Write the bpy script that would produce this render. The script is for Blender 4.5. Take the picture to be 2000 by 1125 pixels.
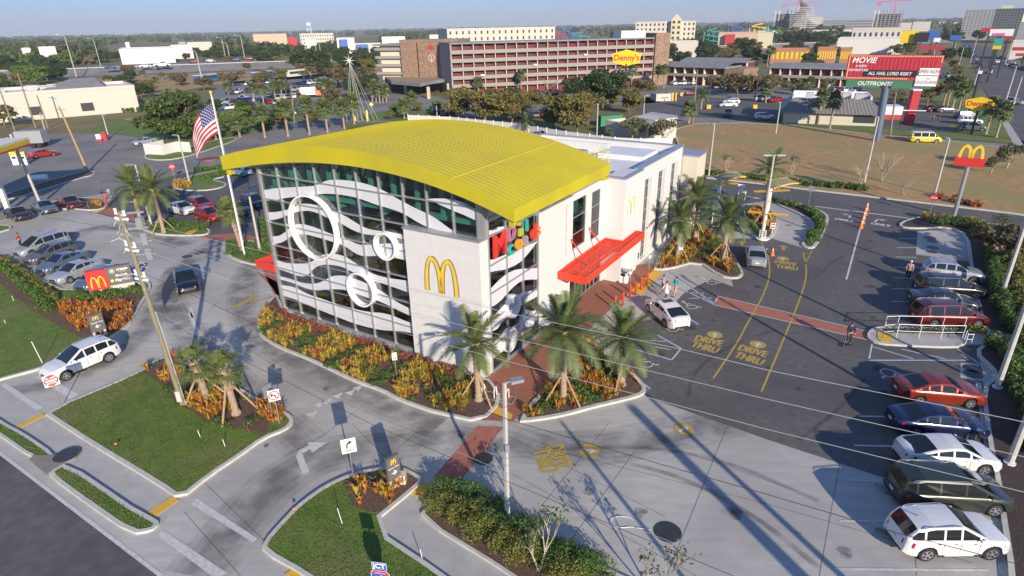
import bpy, bmesh, math, random
import numpy as np
from mathutils import Vector, Matrix
R = math.radians
rnd = random.Random(7)
for o in list(bpy.data.objects): bpy.data.objects.remove(o)
scn = bpy.context.scene
COL = scn.collection

# ---------------------------------------------------------------- camera, world, sun, exposure
F_PX, YH, NX, CAM_H = 1170.0,51.5,1053.0,21.0
CX, CY = 1000.0,562.5
_d = F_PX * F_PX / (CY - YH)
PITCH = math.atan((CY - YH) / F_PX)
ROLL = math.atan((NX - CX) / _d)
_f = Vector((0, math.cos(PITCH),-math.sin(PITCH)))
_u0 = Vector((0, math.sin(PITCH), math.cos(PITCH)))
_r0 = Vector((1,0,0))
_r = math.cos(ROLL) * _r0 - math.sin(ROLL) * _u0
_u = math.cos(ROLL) * _u0 + math.sin(ROLL) * _r0
cam_d = bpy.data.cameras.new('camera')
cam = bpy.data.objects.new('camera', cam_d)
COL.objects.link(cam)
m = Matrix((( _r.x, _u.x, -_f.x, 0),(_r.y, _u.y, -_f.y, 0),(_r.z, _u.z, -_f.z, CAM_H),(0,0,0,1)))
cam.matrix_world = m
cam_d.sensor_width = 36.0
cam_d.lens = 36.0 * F_PX / 2000.0
cam_d.clip_start = 0.1
cam_d.clip_end = 30000
scn.camera = cam

SUN_EL, SUN_AZ = 19.5,-69.0          # degrees; azimuth of the sun counted from +X
sd = Vector((math.cos(R(SUN_AZ)) * math.cos(R(SUN_EL)), math.sin(R(SUN_AZ)) * math.cos(R(SUN_EL)), math.sin(R(SUN_EL))))
sl = bpy.data.lights.new('sun', 'SUN')
sl.energy = 4.9
sl.angle = R(0.5)
sl.color = (1.0,0.87,0.68)
so = bpy.data.objects.new('sun', sl)
COL.objects.link(so)
so.rotation_euler = sd.to_track_quat('Z', 'Y').to_euler()
so.location = (0,0,60)
w = bpy.data.worlds.new('World')
scn.world = w
w.use_nodes = True
wt = w.node_tree
sky = wt.nodes.new('ShaderNodeTexSky')
sky.sky_type = 'NISHITA'
sky.sun_disc = False
sky.sun_elevation = R(SUN_EL)
sky.sun_rotation = R(90 - SUN_AZ)
sky.air_density = 1.0
sky.dust_density = 0.0
sky.ozone_density = 3.0
bg = wt.nodes['Background']
_s = wt.nodes.new('ShaderNodeSeparateXYZ')
_m = wt.nodes.new('ShaderNodeMapRange')
_m.inputs[1].default_value = -0.01; _m.inputs[2].default_value = 0.35
_tc = wt.nodes.new('ShaderNodeTexCoord')
wt.links.new(_tc.outputs['Generated'], _s.inputs[0])
wt.links.new(_s.outputs[2], _m.inputs[0])
_c = wt.nodes.new('ShaderNodeMix'); _c.data_type = 'RGBA'
_c.inputs[6].default_value = (0.215,0.30,0.62,1); _c.inputs[7].default_value = (0.80,0.88,1.12,1)
wt.links.new(_m.outputs[0], _c.inputs[0])
_x = wt.nodes.new('ShaderNodeMix'); _x.data_type = 'RGBA'; _x.blend_type = 'MULTIPLY'
_x.inputs[0].default_value = 1.0
wt.links.new(sky.outputs[0], _x.inputs[6]); wt.links.new(_c.outputs[2], _x.inputs[7])
wt.links.new(_x.outputs[2], bg.inputs[0])
bg.inputs[1].default_value = 0.13
scn.view_settings.view_transform = 'Standard'
scn.view_settings.look = 'None'
scn.view_settings.exposure = 0.42
scn.view_settings.gamma = 1.0
scn.render.engine = 'CYCLES'
scn.cycles.max_bounces = 6
scn.cycles.transparent_max_bounces = 12

# ---------------------------------------------------------------- from the surveyed photo point to a point on level z
def g(px, py, z=0.0):
    d = _f * F_PX + _r * (px - CX) - _u * (py - CY)
    t = (z - CAM_H) / d.z
    return Vector((d.x * t, d.y * t, z))
def g2(p, z=0.0):
    q = g(p[0], p[1], z)
    return (q.x, q.y)
def gy(px, py, dist):
    """point on the view line of a surveyed point at ground distance dist"""
    d = _f * F_PX + _r * (px - CX) - _u * (py - CY)
    t = dist / math.hypot(d.x, d.y)
    return Vector((d.x * t, d.y * t, CAM_H + d.z * t))
def top_z(px, py, base):
    """height of a vertical thing standing on base whose top shows at row py"""
    d = gy(px, py, math.hypot(base[0], base[1]))
    return d.z

# ---------------------------------------------------------------- materials
MATS = {}
def M(name, c1, c2=None, rough=0.7, scale=3.0, bump=0.0, metal=0.0, coat=0.0, world=False, c3=None, scale3=0.3, bscale=None, detail=6.0, trans=0.0, spec=0.5, stretch=None, emit=0.0, lo=0.35, hi=0.65, lo3=0.45, hi3=0.7):
    if name in MATS: return MATS[name]
    mt = bpy.data.materials.new(name)
    mt.use_nodes = True
    nt = mt.node_tree
    N = nt.nodes
    b = N['Principled BSDF']
    b.inputs['Roughness'].default_value = rough
    b.inputs['Metallic'].default_value = metal
    b.inputs['Specular IOR Level'].default_value = spec
    if coat:
        b.inputs['Coat Weight'].default_value = coat
        b.inputs['Coat Roughness'].default_value = 0.05
    b.inputs['Base Color'].default_value = (*c1,1)
    if world:
        src = N.new('ShaderNodeNewGeometry').outputs['Position']
    else:
        src = N.new('ShaderNodeTexCoord').outputs['Object']
    if stretch:
        mp = N.new('ShaderNodeMapping')
        mp.inputs['Scale'].default_value = stretch[0]
        mp.inputs['Rotation'].default_value = (0,0, stretch[1])
        nt.links.new(src, mp.inputs[0])
        src2 = mp.outputs[0]
    else: src2 = src
    col = None
    if c2:
        n = N.new('ShaderNodeTexNoise')
        n.inputs['Scale'].default_value = scale
        n.inputs['Detail'].default_value = detail
        nt.links.new(src2, n.inputs['Vector'])
        rp = N.new('ShaderNodeMapRange')
        rp.inputs[1].default_value = lo; rp.inputs[2].default_value = hi
        nt.links.new(n.outputs[0], rp.inputs[0])
        mx = N.new('ShaderNodeMix'); mx.data_type = 'RGBA'
        mx.inputs[6].default_value = (*c1,1); mx.inputs[7].default_value = (*c2,1)
        nt.links.new(rp.outputs[0], mx.inputs[0])
        col = mx.outputs[2]
        if c3:
            n3 = N.new('ShaderNodeTexNoise')
            n3.inputs['Scale'].default_value = scale3
            n3.inputs['Detail'].default_value = 4
            nt.links.new(src, n3.inputs['Vector'])
            r3 = N.new('ShaderNodeMapRange')
            r3.inputs[1].default_value = lo3; r3.inputs[2].default_value = hi3
            nt.links.new(n3.outputs[0], r3.inputs[0])
            m3 = N.new('ShaderNodeMix'); m3.data_type = 'RGBA'
            m3.inputs[7].default_value = (*c3,1)
            nt.links.new(col, m3.inputs[6]); nt.links.new(r3.outputs[0], m3.inputs[0])
            col = m3.outputs[2]
        nt.links.new(col, b.inputs['Base Color'])
    if bump:
        nb = N.new('ShaderNodeTexNoise')
        nb.inputs['Scale'].default_value = bscale or scale * 4
        nb.inputs['Detail'].default_value = 4
        nt.links.new(src, nb.inputs['Vector'])
        bp = N.new('ShaderNodeBump')
        bp.inputs['Strength'].default_value = bump
        bp.inputs['Distance'].default_value = 0.05
        nt.links.new(nb.outputs[0], bp.inputs['Height'])
        nt.links.new(bp.outputs[0], b.inputs['Normal'])
    if trans:
        tr = N.new('ShaderNodeBsdfTranslucent')
        if col is not None: nt.links.new(col, tr.inputs[0])
        else: tr.inputs[0].default_value = (*c1,1)
        ms = N.new('ShaderNodeMixShader')
        ms.inputs[0].default_value = trans
        nt.links.new(b.outputs[0], ms.inputs[1]); nt.links.new(tr.outputs[0], ms.inputs[2])
        nt.links.new(ms.outputs[0], N['Material Output'].inputs[0])
    MATS[name] = mt
    return mt
def glassM(name, tint, gloss=0.12, rough=0.02, base=.05):
    mt = bpy.data.materials.new(name); mt.use_nodes = True
    nt = mt.node_tree; N = nt.nodes
    N.remove(N['Principled BSDF'])
    t = N.new('ShaderNodeBsdfTransparent'); t.inputs[0].default_value = (*tint, 1)
    gl = N.new('ShaderNodeBsdfGlossy'); gl.inputs['Roughness'].default_value = rough
    fr = N.new('ShaderNodeLayerWeight'); fr.inputs[0].default_value = gloss
    ms = N.new('ShaderNodeMixShader')
    ad = N.new('ShaderNodeMath'); ad.operation = 'ADD'; ad.inputs[1].default_value = base; ad.use_clamp = True
    nt.links.new(fr.outputs['Fresnel'], ad.inputs[0])
    nt.links.new(ad.outputs[0], ms.inputs[0])
    nt.links.new(t.outputs[0], ms.inputs[1]); nt.links.new(gl.outputs[0], ms.inputs[2])
    nt.links.new(ms.outputs[0], N['Material Output'].inputs[0])
    MATS[name] = mt
    return mt

# ---------------------------------------------------------------- mesh builder
class MB:
    def __init__(s): s.v = []; s.f = []; s.m = []
    def quad(s, a, b, c, d, mi=0):
        n = len(s.v); s.v += [tuple(a), tuple(b), tuple(c), tuple(d)]; s.f.append((n, n+1, n+2, n+3)); s.m.append(mi)
    def poly(s, pts, mi=0):
        n = len(s.v); s.v += [tuple(p) for p in pts]; s.f.append(tuple(range(n, n+len(pts)))); s.m.append(mi)
    def box(s, c, size, rz=0.0, mi=0, taper=1.0):
        cx, cy, cz = c; sx, sy, sz = size[0]/2, size[1]/2, size[2]/2
        co, si = math.cos(rz), math.sin(rz); n = len(s.v)
        for dz in (-1,1):
            k = taper if dz > 0 else 1.0
            for dx, dy in ((-1,-1),(1,-1),(1,1),(-1,1)):
                x, y = dx*sx*k, dy*sy*k
                s.v.append((cx+x*co-y*si, cy+x*si+y*co, cz+dz*sz))
        for f in ((0,3,2,1),(4,5,6,7),(0,1,5,4),(1,2,6,5),(2,3,7,6),(3,0,4,7)):
            s.f.append(tuple(n+i for i in f)); s.m.append(mi)
    def b2(s, x0, x1, y0, y1, z0, z1, mi=0):
        s.box(((x0+x1)/2,(y0+y1)/2,(z0+z1)/2),(abs(x1-x0), abs(y1-y0), abs(z1-z0)),0, mi)
    def bar(s, p0, p1, w, h, mi=0, up=(0,0,1)):
        p0, p1 = Vector(p0), Vector(p1); d = (p1-p0).normalized(); up = Vector(up)
        sd_ = d.cross(up)
        if sd_.length < 1e-4: sd_ = d.cross(Vector((1,0,0)))
        sd_.normalize(); u2 = sd_.cross(d).normalized()
        n = len(s.v)
        for p in (p0, p1):
            for a, b in ((-1,-1),(1,-1),(1,1),(-1,1)):
                s.v.append(tuple(p + sd_*a*w/2 + u2*b*h/2))
        for f in ((0,1,2,3),(7,6,5,4),(0,4,5,1),(1,5,6,2),(2,6,7,3),(3,7,4,0)):
            s.f.append(tuple(n+i for i in f)); s.m.append(mi)
    def path(s, pts, rad, n=8, mi=0, cap=True):
        pts = [Vector(p) for p in pts]
        if not hasattr(rad, '__len__'): rad = [rad]*len(pts)
        base = len(s.v); prev = None
        for i, p in enumerate(pts):
            if i == 0: d = pts[1]-p
            elif i == len(pts)-1: d = p-pts[i-1]
            else: d = pts[i+1]-pts[i-1]
            if d.length < 1e-9: d = Vector((0,0,1))
            d.normalize()
            ref = prev if prev is not None else (Vector((1,0,0)) if abs(d.x) < 0.9 else Vector((0,1,0)))
            a = (ref - d*ref.dot(d));
            if a.length < 1e-6: a = d.orthogonal()
            a.normalize(); b = d.cross(a); prev = a
            for k in range(n):
                t = 2*math.pi*k/n
                s.v.append(tuple(p + (a*math.cos(t)+b*math.sin(t))*rad[i]))
        for i in range(len(pts)-1):
            for k in range(n):
                s.f.append((base+i*n+k, base+i*n+(k+1)%n, base+(i+1)*n+(k+1)%n, base+(i+1)*n+k)); s.m.append(mi)
        if cap:
            s.f.append(tuple(base+k for k in reversed(range(n)))); s.m.append(mi)
            e = base+(len(pts)-1)*n; s.f.append(tuple(e+k for k in range(n))); s.m.append(mi)
    def tube(s, p0, p1, r0, r1=None, n=8, mi=0): s.path([p0, p1],[r0, r1 if r1 is not None else r0], n, mi)
    def prism(s, pts, z0, z1, mi=0, side=None, bottom=False):
        n = len(pts); b = len(s.v)
        area = sum(pts[i][0]*pts[(i+1)%n][1]-pts[(i+1)%n][0]*pts[i][1] for i in range(n))
        if area < 0: pts = list(reversed(pts))
        s.v += [(p[0], p[1], z0) for p in pts] + [(p[0], p[1], z1) for p in pts]
        s.f.append(tuple(b+n+i for i in range(n))); s.m.append(mi)
        if bottom: s.f.append(tuple(b+i for i in reversed(range(n)))); s.m.append(mi)
        for i in range(n):
            j = (i+1)%n
            s.f.append((b+i, b+j, b+n+j, b+n+i)); s.m.append(mi if side is None else side)
    def grid(s, rows, mi=0, closed=False):
        b = len(s.v); n = len(rows[0])
        for r_ in rows: s.v += [tuple(p) for p in r_]
        for i in range(len(rows)-1):
            for k in range(n if closed else n-1):
                k2 = (k+1) % n
                s.f.append((b+i*n+k, b+i*n+k2, b+(i+1)*n+k2, b+(i+1)*n+k)); s.m.append(mi)
    def ball(s, c, r, n=8, m_=5, mi=0):
        if not hasattr(r, '__len__'): r = (r, r, r)
        rows = []
        for i in range(m_+1):
            t = math.pi*i/m_
            rows.append([(c[0]+r[0]*math.sin(t)*math.cos(2*math.pi*k/n), c[1]+r[1]*math.sin(t)*math.sin(2*math.pi*k/n), c[2]-r[2]*math.cos(t)) for k in range(n)])
        s.grid(rows, mi, True)
    def ring(s, c, ax, r0, r1, dep, n=40, mi=0):
        """drum ring about axis ax (unit), from c to c+ax*dep"""
        ax = Vector(ax).normalized(); a = ax.orthogonal().normalized(); b = ax.cross(a); c = Vector(c)
        rows = []
        for k in range(n):
            t = 2*math.pi*k/n; d = a*math.cos(t)+b*math.sin(t)
            rows.append([c+d*r0, c+d*r1, c+d*r1+ax*dep, c+d*r0+ax*dep, c+d*r0])
        rows.append(rows[0]); s.grid(rows, mi)
    def leaves(s, C, Nn, size, asp=1.0, mi=0, seed=0):
        """square leaf cards: centres C (n,3), normals Nn"""
        rs = np.random.RandomState(seed); n = len(C)
        Nn = Nn/np.maximum(np.linalg.norm(Nn, axis=1, keepdims=True),1e-6)
        t = rs.normal(size=(n, 3)); t -= Nn*np.sum(t*Nn, axis=1, keepdims=True)
        t /= np.maximum(np.linalg.norm(t, axis=1, keepdims=True),1e-6)
        b = np.cross(Nn, t)
        sz = (size*rs.uniform(0.6,1.3, size=n))[:, None] if not hasattr(size, '__len__') else np.asarray(size)[:, None]
        t = t*sz*0.5*asp; b = b*sz*0.5
        q = np.stack([C-t-b*0.6, C+t-b, C+t*0.8+b, C-t+b*0.7], axis=1).reshape(-1,3)
        base = len(s.v); s.v += [tuple(x) for x in q.tolist()]
        s.f += [(base+4*i, base+4*i+1, base+4*i+2, base+4*i+3) for i in range(n)]
        if hasattr(mi, '__len__'): s.m += list(mi)
        else: s.m += [mi]*n
    def text(s, txt, mat, size, depth=0.03, mi=0, bold=0.0, shear=0.0, sx=1.0, align='CENTER'):
        cu = bpy.data.curves.new('t', 'FONT'); cu.body = txt; cu.size = size; cu.extrude = depth
        cu.align_x = align; cu.align_y = 'CENTER'; cu.offset = bold; cu.shear = shear; cu.resolution_u = 3
        ob = bpy.data.objects.new('t', cu); COL.objects.link(ob)
        dg = bpy.context.evaluated_depsgraph_get(); me = bpy.data.meshes.new_from_object(ob.evaluated_get(dg))
        b = len(s.v)
        for v in me.vertices: s.v.append(tuple(mat @ Vector((v.co.x*sx, v.co.y, v.co.z))))
        for p in me.polygons: s.f.append(tuple(b+i for i in p.vertices)); s.m.append(mi)
        bpy.data.objects.remove(ob); bpy.data.curves.remove(cu); bpy.data.meshes.remove(me)
    def mesh(s, name, mats, smooth=False):
        me = bpy.data.meshes.new(name)
        me.from_pydata(s.v, [], s.f)
        if not isinstance(mats, (list, tuple)): mats = [mats]
        for x in mats: me.materials.append(MATS[x] if isinstance(x, str) else x)
        if len(mats) > 1: me.polygons.foreach_set('material_index', s.m)
        if smooth: me.polygons.foreach_set('use_smooth', [True]*len(s.f))
        me.update()
        return me
    def build(s, name, mats, parent=None, smooth=False, loc=None, rz=None, label=None):
        o = bpy.data.objects.new(name, s.mesh(name, mats, smooth)); COL.objects.link(o)
        if parent: o.parent = parent
        if loc is not None: o.location = loc
        if rz is not None: o.rotation_euler = (0,0, rz)
        if label: o['label'] = label
        if smooth == 'auto':
            pass
        return o
def tag(o, label=None, cat=None, group=None, kind=None):
    if label: o['label'] = label
    if cat: o['category'] = cat
    if group: o['group'] = group
    if kind: o['kind'] = kind
    return o
def empty(name, loc, rz=0.0, label=None, cat=None, group=None):
    o = bpy.data.objects.new(name, None); COL.objects.link(o); o.empty_display_size = 0.3
    o.location = loc; o.rotation_euler = (0,0, rz)
    return tag(o, label, cat, group)
def kids(o): return CH.get(o.name, [])
def dup(root, loc, rz=0.0, label=None, scale=None, group=None, recolor=None):
    def cp(o, par):
        c = o.copy(); COL.objects.link(c)
        if par: c.parent = par
        for ch in o.children: cp(ch, c)
        return c
    r_ = cp(root, None); r_.location = loc; r_.rotation_euler = (0,0, rz)
    if scale: r_.scale = scale if hasattr(scale, '__len__') else (scale,)*3
    if label: r_['label'] = label
    if group: r_['group'] = group
    return r_
def resample(pts, step, closed=True):
    P = [Vector((p[0], p[1])) for p in pts]; out = []
    n = len(P)
    for i in range(n if closed else n-1):
        a, b = P[i], P[(i+1) % n]; k = max(1, int((b-a).length/step))
        for j in range(k): out.append(a.lerp(b, j/k))
    if not closed: out.append(P[-1])
    return out
def smoothpoly(pts, it=2, closed=True):
    P = [Vector((p[0], p[1])) for p in pts]
    for _ in range(it):
        Q = []; n = len(P)
        if not closed: Q.append(P[0])
        for i in range(n if closed else n-1):
            a, b = P[i], P[(i+1) % n]; Q += [a*0.75+b*0.25, a*0.25+b*0.75]
        if not closed: Q.append(P[-1])
        P = Q
    return P
def offset(pts, d):
    """inset of a closed polygon by d (positive = inwards)"""
    P = [Vector((p[0], p[1])) for p in pts]; n = len(P)
    area = sum(P[i].x*P[(i+1)%n].y-P[(i+1)%n].x*P[i].y for i in range(n))
    sg = 1 if area > 0 else -1; out = []
    for i in range(n):
        a, b, c = P[i-1], P[i], P[(i+1)%n]
        d1 = (b-a).normalized(); d2 = (c-b).normalized()
        n1 = Vector((-d1.y, d1.x))*sg; n2 = Vector((-d2.y, d2.x))*sg
        nn = (n1+n2)
        if nn.length < 1e-4: nn = n1
        nn.normalize(); k = 1/max(0.5, nn.dot(n1))
        out.append(b+nn*d*k)
    return out
def inside(p, poly):
    x, y = p; c = False; n = len(poly)
    for i in range(n):
        x1, y1 = poly[i][0], poly[i][1]; x2, y2 = poly[(i+1)%n][0], poly[(i+1)%n][1]
        if (y1 > y) != (y2 > y) and x < (x2-x1)*(y-y1)/(y2-y1)+x1: c = not c
    return c
def scatter(poly, dens, rs):
    xs = [p[0] for p in poly]; ys = [p[1] for p in poly]
    n = int((max(xs)-min(xs))*(max(ys)-min(ys))*dens); out = []
    for _ in range(n):
        p = (rs.uniform(min(xs), max(xs)), rs.uniform(min(ys), max(ys)))
        if inside(p, poly): out.append(p)
    return out

ORD = ['first','second','third','fourth','fifth','sixth','seventh','eighth','ninth','tenth','eleventh','twelfth','thirteenth','fourteenth','fifteenth','sixteenth','seventeenth','eighteenth','nineteenth','twentieth','twenty-first','twenty-second','twenty-third','twenty-fourth','twenty-fifth','twenty-sixth','twenty-seventh','twenty-eighth','twenty-ninth','thirtieth']
def screen_x(o):
    p = Vector(o.location)-Vector((0,0, CAM_H)); return p.dot(_r)/max(.1, p.dot(_f))
def number_group(objs):
    """objects that share a label get their place counted from the left"""
    by = {}
    for o in objs: by.setdefault(o['label'],[]).append(o)
    for lab, L in by.items():
        if len(L) > 1:
            for i, o in enumerate(sorted(L, key=screen_x)): o['label'] = '%s %s, from the left' % (ORD[min(i, 29)], lab)
# ---------------------------------------------------------------- material list
M('asphalt', (0.10,0.095,0.095),(0.135,0.128,0.125),0.9,2.2,0.25, world=True, c3=(0.08,0.075,0.078), scale3=0.15, bscale=30)
M('asphalt_old', (0.20,0.19,0.18),(0.26,0.25,0.235),0.9,1.2,0.2, world=True, c3=(0.16,0.15,0.145), scale3=0.12, bscale=25)
M('asphalt_street', (0.10,0.092,0.09),(0.14,0.13,0.125),0.85,1.5,0.25, world=True, c3=(0.07,0.066,0.07), scale3=0.25, bscale=30)
M('concrete', (0.42,0.40,0.37),(0.52,0.50,0.465),0.85,0.7,0.15, world=True, c3=(0.33,0.315,0.295), scale3=0.11, bscale=20, stretch=((1,3.5,1),0.55), lo3=0.42, hi3=0.68, lo=.3, hi=.7)
M('sidewalk', (0.38,0.37,0.35),(0.44,0.43,0.41),0.9,1.3,0.12, world=True, bscale=20)
M('kerb', (0.46,0.45,0.41),(0.55,0.54,0.50),0.85,2.0,0.1, world=True)
M('grass', (0.085,0.155,0.02),(0.14,0.21,0.036),0.95,1.4,0.8, world=True, c3=(0.20,0.18,0.075), scale3=0.2, bscale=22, lo3=0.5, hi3=0.72)
M('mulch', (0.10,0.055,0.042),(0.17,0.10,0.078),0.95,9,0.9, world=True, bscale=18)
M('dirt', (0.46,0.28,0.12),(0.33,0.20,0.085),0.95,0.9,0.6, world=True, c3=(0.30,0.25,0.09), scale3=0.09, bscale=3, lo3=0.45, hi3=0.62)
M('dry_grass', (0.22,0.16,0.07),(0.14,0.14,0.05),0.95,0.08,0.3, world=True, c3=(0.10,0.12,0.035), scale3=0.02)
M('mulch_dark', (0.045,0.032,0.028),(0.085,0.06,0.05),0.95,9,0.9, world=True, bscale=18)  # dark mulch, with the hedge's shade also put into its colour
M('brick', (0.27,0.105,0.065),(0.34,0.14,0.09),0.85,6,0.2, world=True, bscale=25)
M('red_paving', (0.36,0.12,0.085),(0.43,0.16,0.115),0.85,3,0.15, world=True, bscale=25)
M('white_paint', (0.64,0.63,0.60),(0.48,0.47,0.45),0.75,5, world=True)
M('blue_paint', (0.06,0.14,0.42),(0.10,0.18,0.40),0.75,8, world=True)
M('yellow_paint', (0.52,0.36,0.05),(0.34,0.26,0.09),0.8,9, world=True)
M('tactile', (0.72,0.45,0.06),(0.62,0.38,0.05),0.75,9,0.4, world=True, bscale=20)
M('stucco', (0.66,0.645,0.63),(0.62,0.605,0.59),0.9,2,0.08, bscale=40)
M('roof_white', (0.70,0.71,0.74),(0.65,0.66,0.69),0.85,0.7)
M('coping', (0.42,0.43,0.46), rough=0.4, metal=0.5)
M('aluminium', (0.46,0.48,0.50), rough=0.35, metal=0.6)
M('yellow_roof', (0.55,0.475,0.015),(0.51,0.44,0.016),0.45,0.5, coat=0.1, c3=(0.46,0.39,0.035), scale3=0.25)
M('yellow_rib', (0.50,0.42,0.012), rough=0.45)
M('film', (0.62,0.62,0.66),(0.60,0.60,0.64),0.5,1)
M('teal', (0.14,0.52,0.42),(0.15,0.56,0.45),0.5,1)
M('ring_white', (0.82,0.82,0.82), rough=0.35)
M('logo_yellow', (0.80,0.55,0.03), rough=0.4)
M('logo_side', (0.18,0.12,0.12), rough=0.5)
M('red_metal', (0.75,0.055,0.02),(0.70,0.05,0.02),0.4,1)
M('red_sign', (0.62,0.035,0.03), rough=0.45)
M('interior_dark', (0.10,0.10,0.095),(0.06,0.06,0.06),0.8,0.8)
M('interior_floor', (0.22,0.18,0.14),(0.14,0.12,0.10),0.5,1)
M('interior_brown', (0.20,0.10,0.05),(0.10,0.14,0.05),0.7,1.2)
M('steel', (0.50,0.51,0.52), rough=0.35, metal=0.7)
M('white_metal', (0.75,0.75,0.73), rough=0.4)
M('dark_metal', (0.06,0.06,0.065), rough=0.45, metal=0.3)
M('black', (0.02,0.02,0.022), rough=0.5)
M('joint', (0.14,0.135,0.13), rough=0.9)
M('wire_grey', (0.42,0.42,0.43), rough=0.5)
M('slab_brown', (0.27,0.245,0.22),(0.22,0.2,0.18),0.9,2)
M('pole_concrete', (0.50,0.49,0.45),(0.42,0.41,0.38),0.85,2)
M('pole_wood', (0.26,0.235,0.16),(0.19,0.17,0.115),0.9,3,0.3, stretch=((8,8,0.5),0))
M('wood_brace', (0.42,0.30,0.17),(0.36,0.25,0.13),0.85,5)
M('orange', (0.85,0.20,0.04), rough=0.5)
M('sign_white', (0.80,0.80,0.80), rough=0.45)
M('sign_grey', (0.13,0.125,0.125), rough=0.5)
M('sign_blue', (0.02,0.12,0.50), rough=0.45)
M('sign_red', (0.60,0.03,0.04), rough=0.45)
M('sign_green', (0.03,0.22,0.10), rough=0.5)
M('beige_base', (0.62,0.55,0.46), rough=0.8)
glassM('facade_glass', (0.52,0.60,0.57),0.14,.03,.15)
glassM('window_glass', (0.32,0.44,0.44),0.18,.03,.14)
M('far_glass', (0.03,0.04,0.05), rough=0.12)
M('tyre', (0.018,0.018,0.02), rough=0.8)
M('rim', (0.55,0.56,0.58), rough=0.3, metal=0.8)
M('car_glass', (0.012,0.015,0.018), rough=0.06, coat=0.5)
M('trim', (0.025,0.025,0.028), rough=0.5)
M('headlight', (0.55,0.58,0.62), rough=0.1, coat=1.0)
M('taillight', (0.45,0.01,0.015), rough=0.15, coat=1.0)
M('plate', (0.75,0.75,0.72), rough=0.5)
M('leaf_green', (0.055,0.10,0.02),(0.10,0.15,0.035),0.6,0.7, trans=0.25)
M('leaf_dark', (0.025,0.055,0.014),(0.05,0.085,0.02),0.6,0.6, trans=0.2)
M('leaf_bright', (0.10,0.17,0.025),(0.15,0.22,0.04),0.55,0.8, trans=0.3)
M('leaf_olive', (0.14,0.14,0.033),(0.22,0.17,0.045),0.65,0.5, trans=0.25)
M('leaf_brown', (0.19,0.13,0.07),(0.12,0.12,0.05),0.7,0.6, trans=0.25)
M('leaf_grey', (0.10,0.115,0.055),(0.15,0.15,0.08),0.7,0.6, trans=0.2)
M('palm_leaf', (0.105,0.15,0.055),(0.18,0.22,0.085),0.5,1.3, trans=0.25)
M('palm_leaf_bright', (0.13,0.17,0.045),(0.19,0.23,0.07),0.5,1.3, trans=0.3)
M('palm_dead', (0.34,0.22,0.11),(0.26,0.16,0.08),0.8,2)
M('bark', (0.22,0.17,0.12),(0.13,0.10,0.075),0.9,4,0.5)
M('bark_light', (0.45,0.39,0.31),(0.34,0.28,0.21),0.85,4,0.3)
M('palm_bark', (0.42,0.31,0.22),(0.27,0.19,0.13),0.9,3,0.6, bscale=9, stretch=((2,2,6),0))
M('hedge_a', (0.065,0.13,0.022),(0.11,0.18,0.035),0.6,1.1, trans=0.2)
M('hedge_b', (0.14,0.17,0.03),(0.20,0.18,0.04),0.6,1.1, trans=0.2)
M('brom_yellow', (0.42,0.30,0.035),(0.52,0.38,0.06),0.5,2.0, trans=0.25)
M('brom_orange', (0.50,0.17,0.03),(0.55,0.27,0.05),0.5,2.0, trans=0.25)
M('brom_red', (0.22,0.07,0.045),(0.30,0.11,0.06),0.6,2.0, trans=0.2)
M('wood_far', (0.035,0.055,0.022),(0.07,0.085,0.035),0.9,0.03, trans=0.1)
M('wood_far_brown', (0.13,0.095,0.05),(0.09,0.085,0.04),0.9,0.05, trans=0.1)

def stainM(name, col, amt, sc=1.2):
    mt = bpy.data.materials.new(name); mt.use_nodes = True; nt = mt.node_tree; N = nt.nodes; b = N['Principled BSDF']; b.inputs['Base Color'].default_value = (*col, 1); b.inputs['Roughness'].default_value = .9
    g_ = N.new('ShaderNodeNewGeometry'); n = N.new('ShaderNodeTexNoise'); n.inputs['Scale'].default_value = sc; n.inputs['Detail'].default_value = 6; nt.links.new(g_.outputs['Position'], n.inputs['Vector'])
    r_ = N.new('ShaderNodeMapRange'); r_.inputs[1].default_value = .3; r_.inputs[2].default_value = .75; r_.inputs[3].default_value = 0; r_.inputs[4].default_value = amt; nt.links.new(n.outputs[0], r_.inputs[0])
    t = N.new('ShaderNodeBsdfTransparent'); m_ = N.new('ShaderNodeMixShader'); nt.links.new(r_.outputs[0], m_.inputs[0]); nt.links.new(t.outputs[0], m_.inputs[1]); nt.links.new(b.outputs[0], m_.inputs[2]); nt.links.new(m_.outputs[0], N['Material Output'].inputs[0]); MATS[name] = mt
stainM('tyre_wear', (.12,.117,.12),.22,.7); stainM('oil_stain', (.03,.03,.032),.6,2.5); stainM('skid', (.04,.04,.042),.4,.6)
# ---------------------------------------------------------------- haze: even air round the whole place
def make_haze(dens=0.00012):
    s = MB(); s.b2(-6000,6000,-400,11000,-1.5,190)
    mt = bpy.data.materials.new('haze'); mt.use_nodes = True; nt = mt.node_tree
    nt.nodes.remove(nt.nodes['Principled BSDF'])
    pv = nt.nodes.new('ShaderNodeVolumePrincipled')
    pv.inputs['Color'].default_value = (0.80,0.86,0.95,1)
    pv.inputs['Density'].default_value = dens
    nt.links.new(pv.outputs[0], nt.nodes['Material Output'].inputs['Volume'])
    MATS['haze'] = mt
    tag(s.build('haze', 'haze'), kind='stuff')
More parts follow.
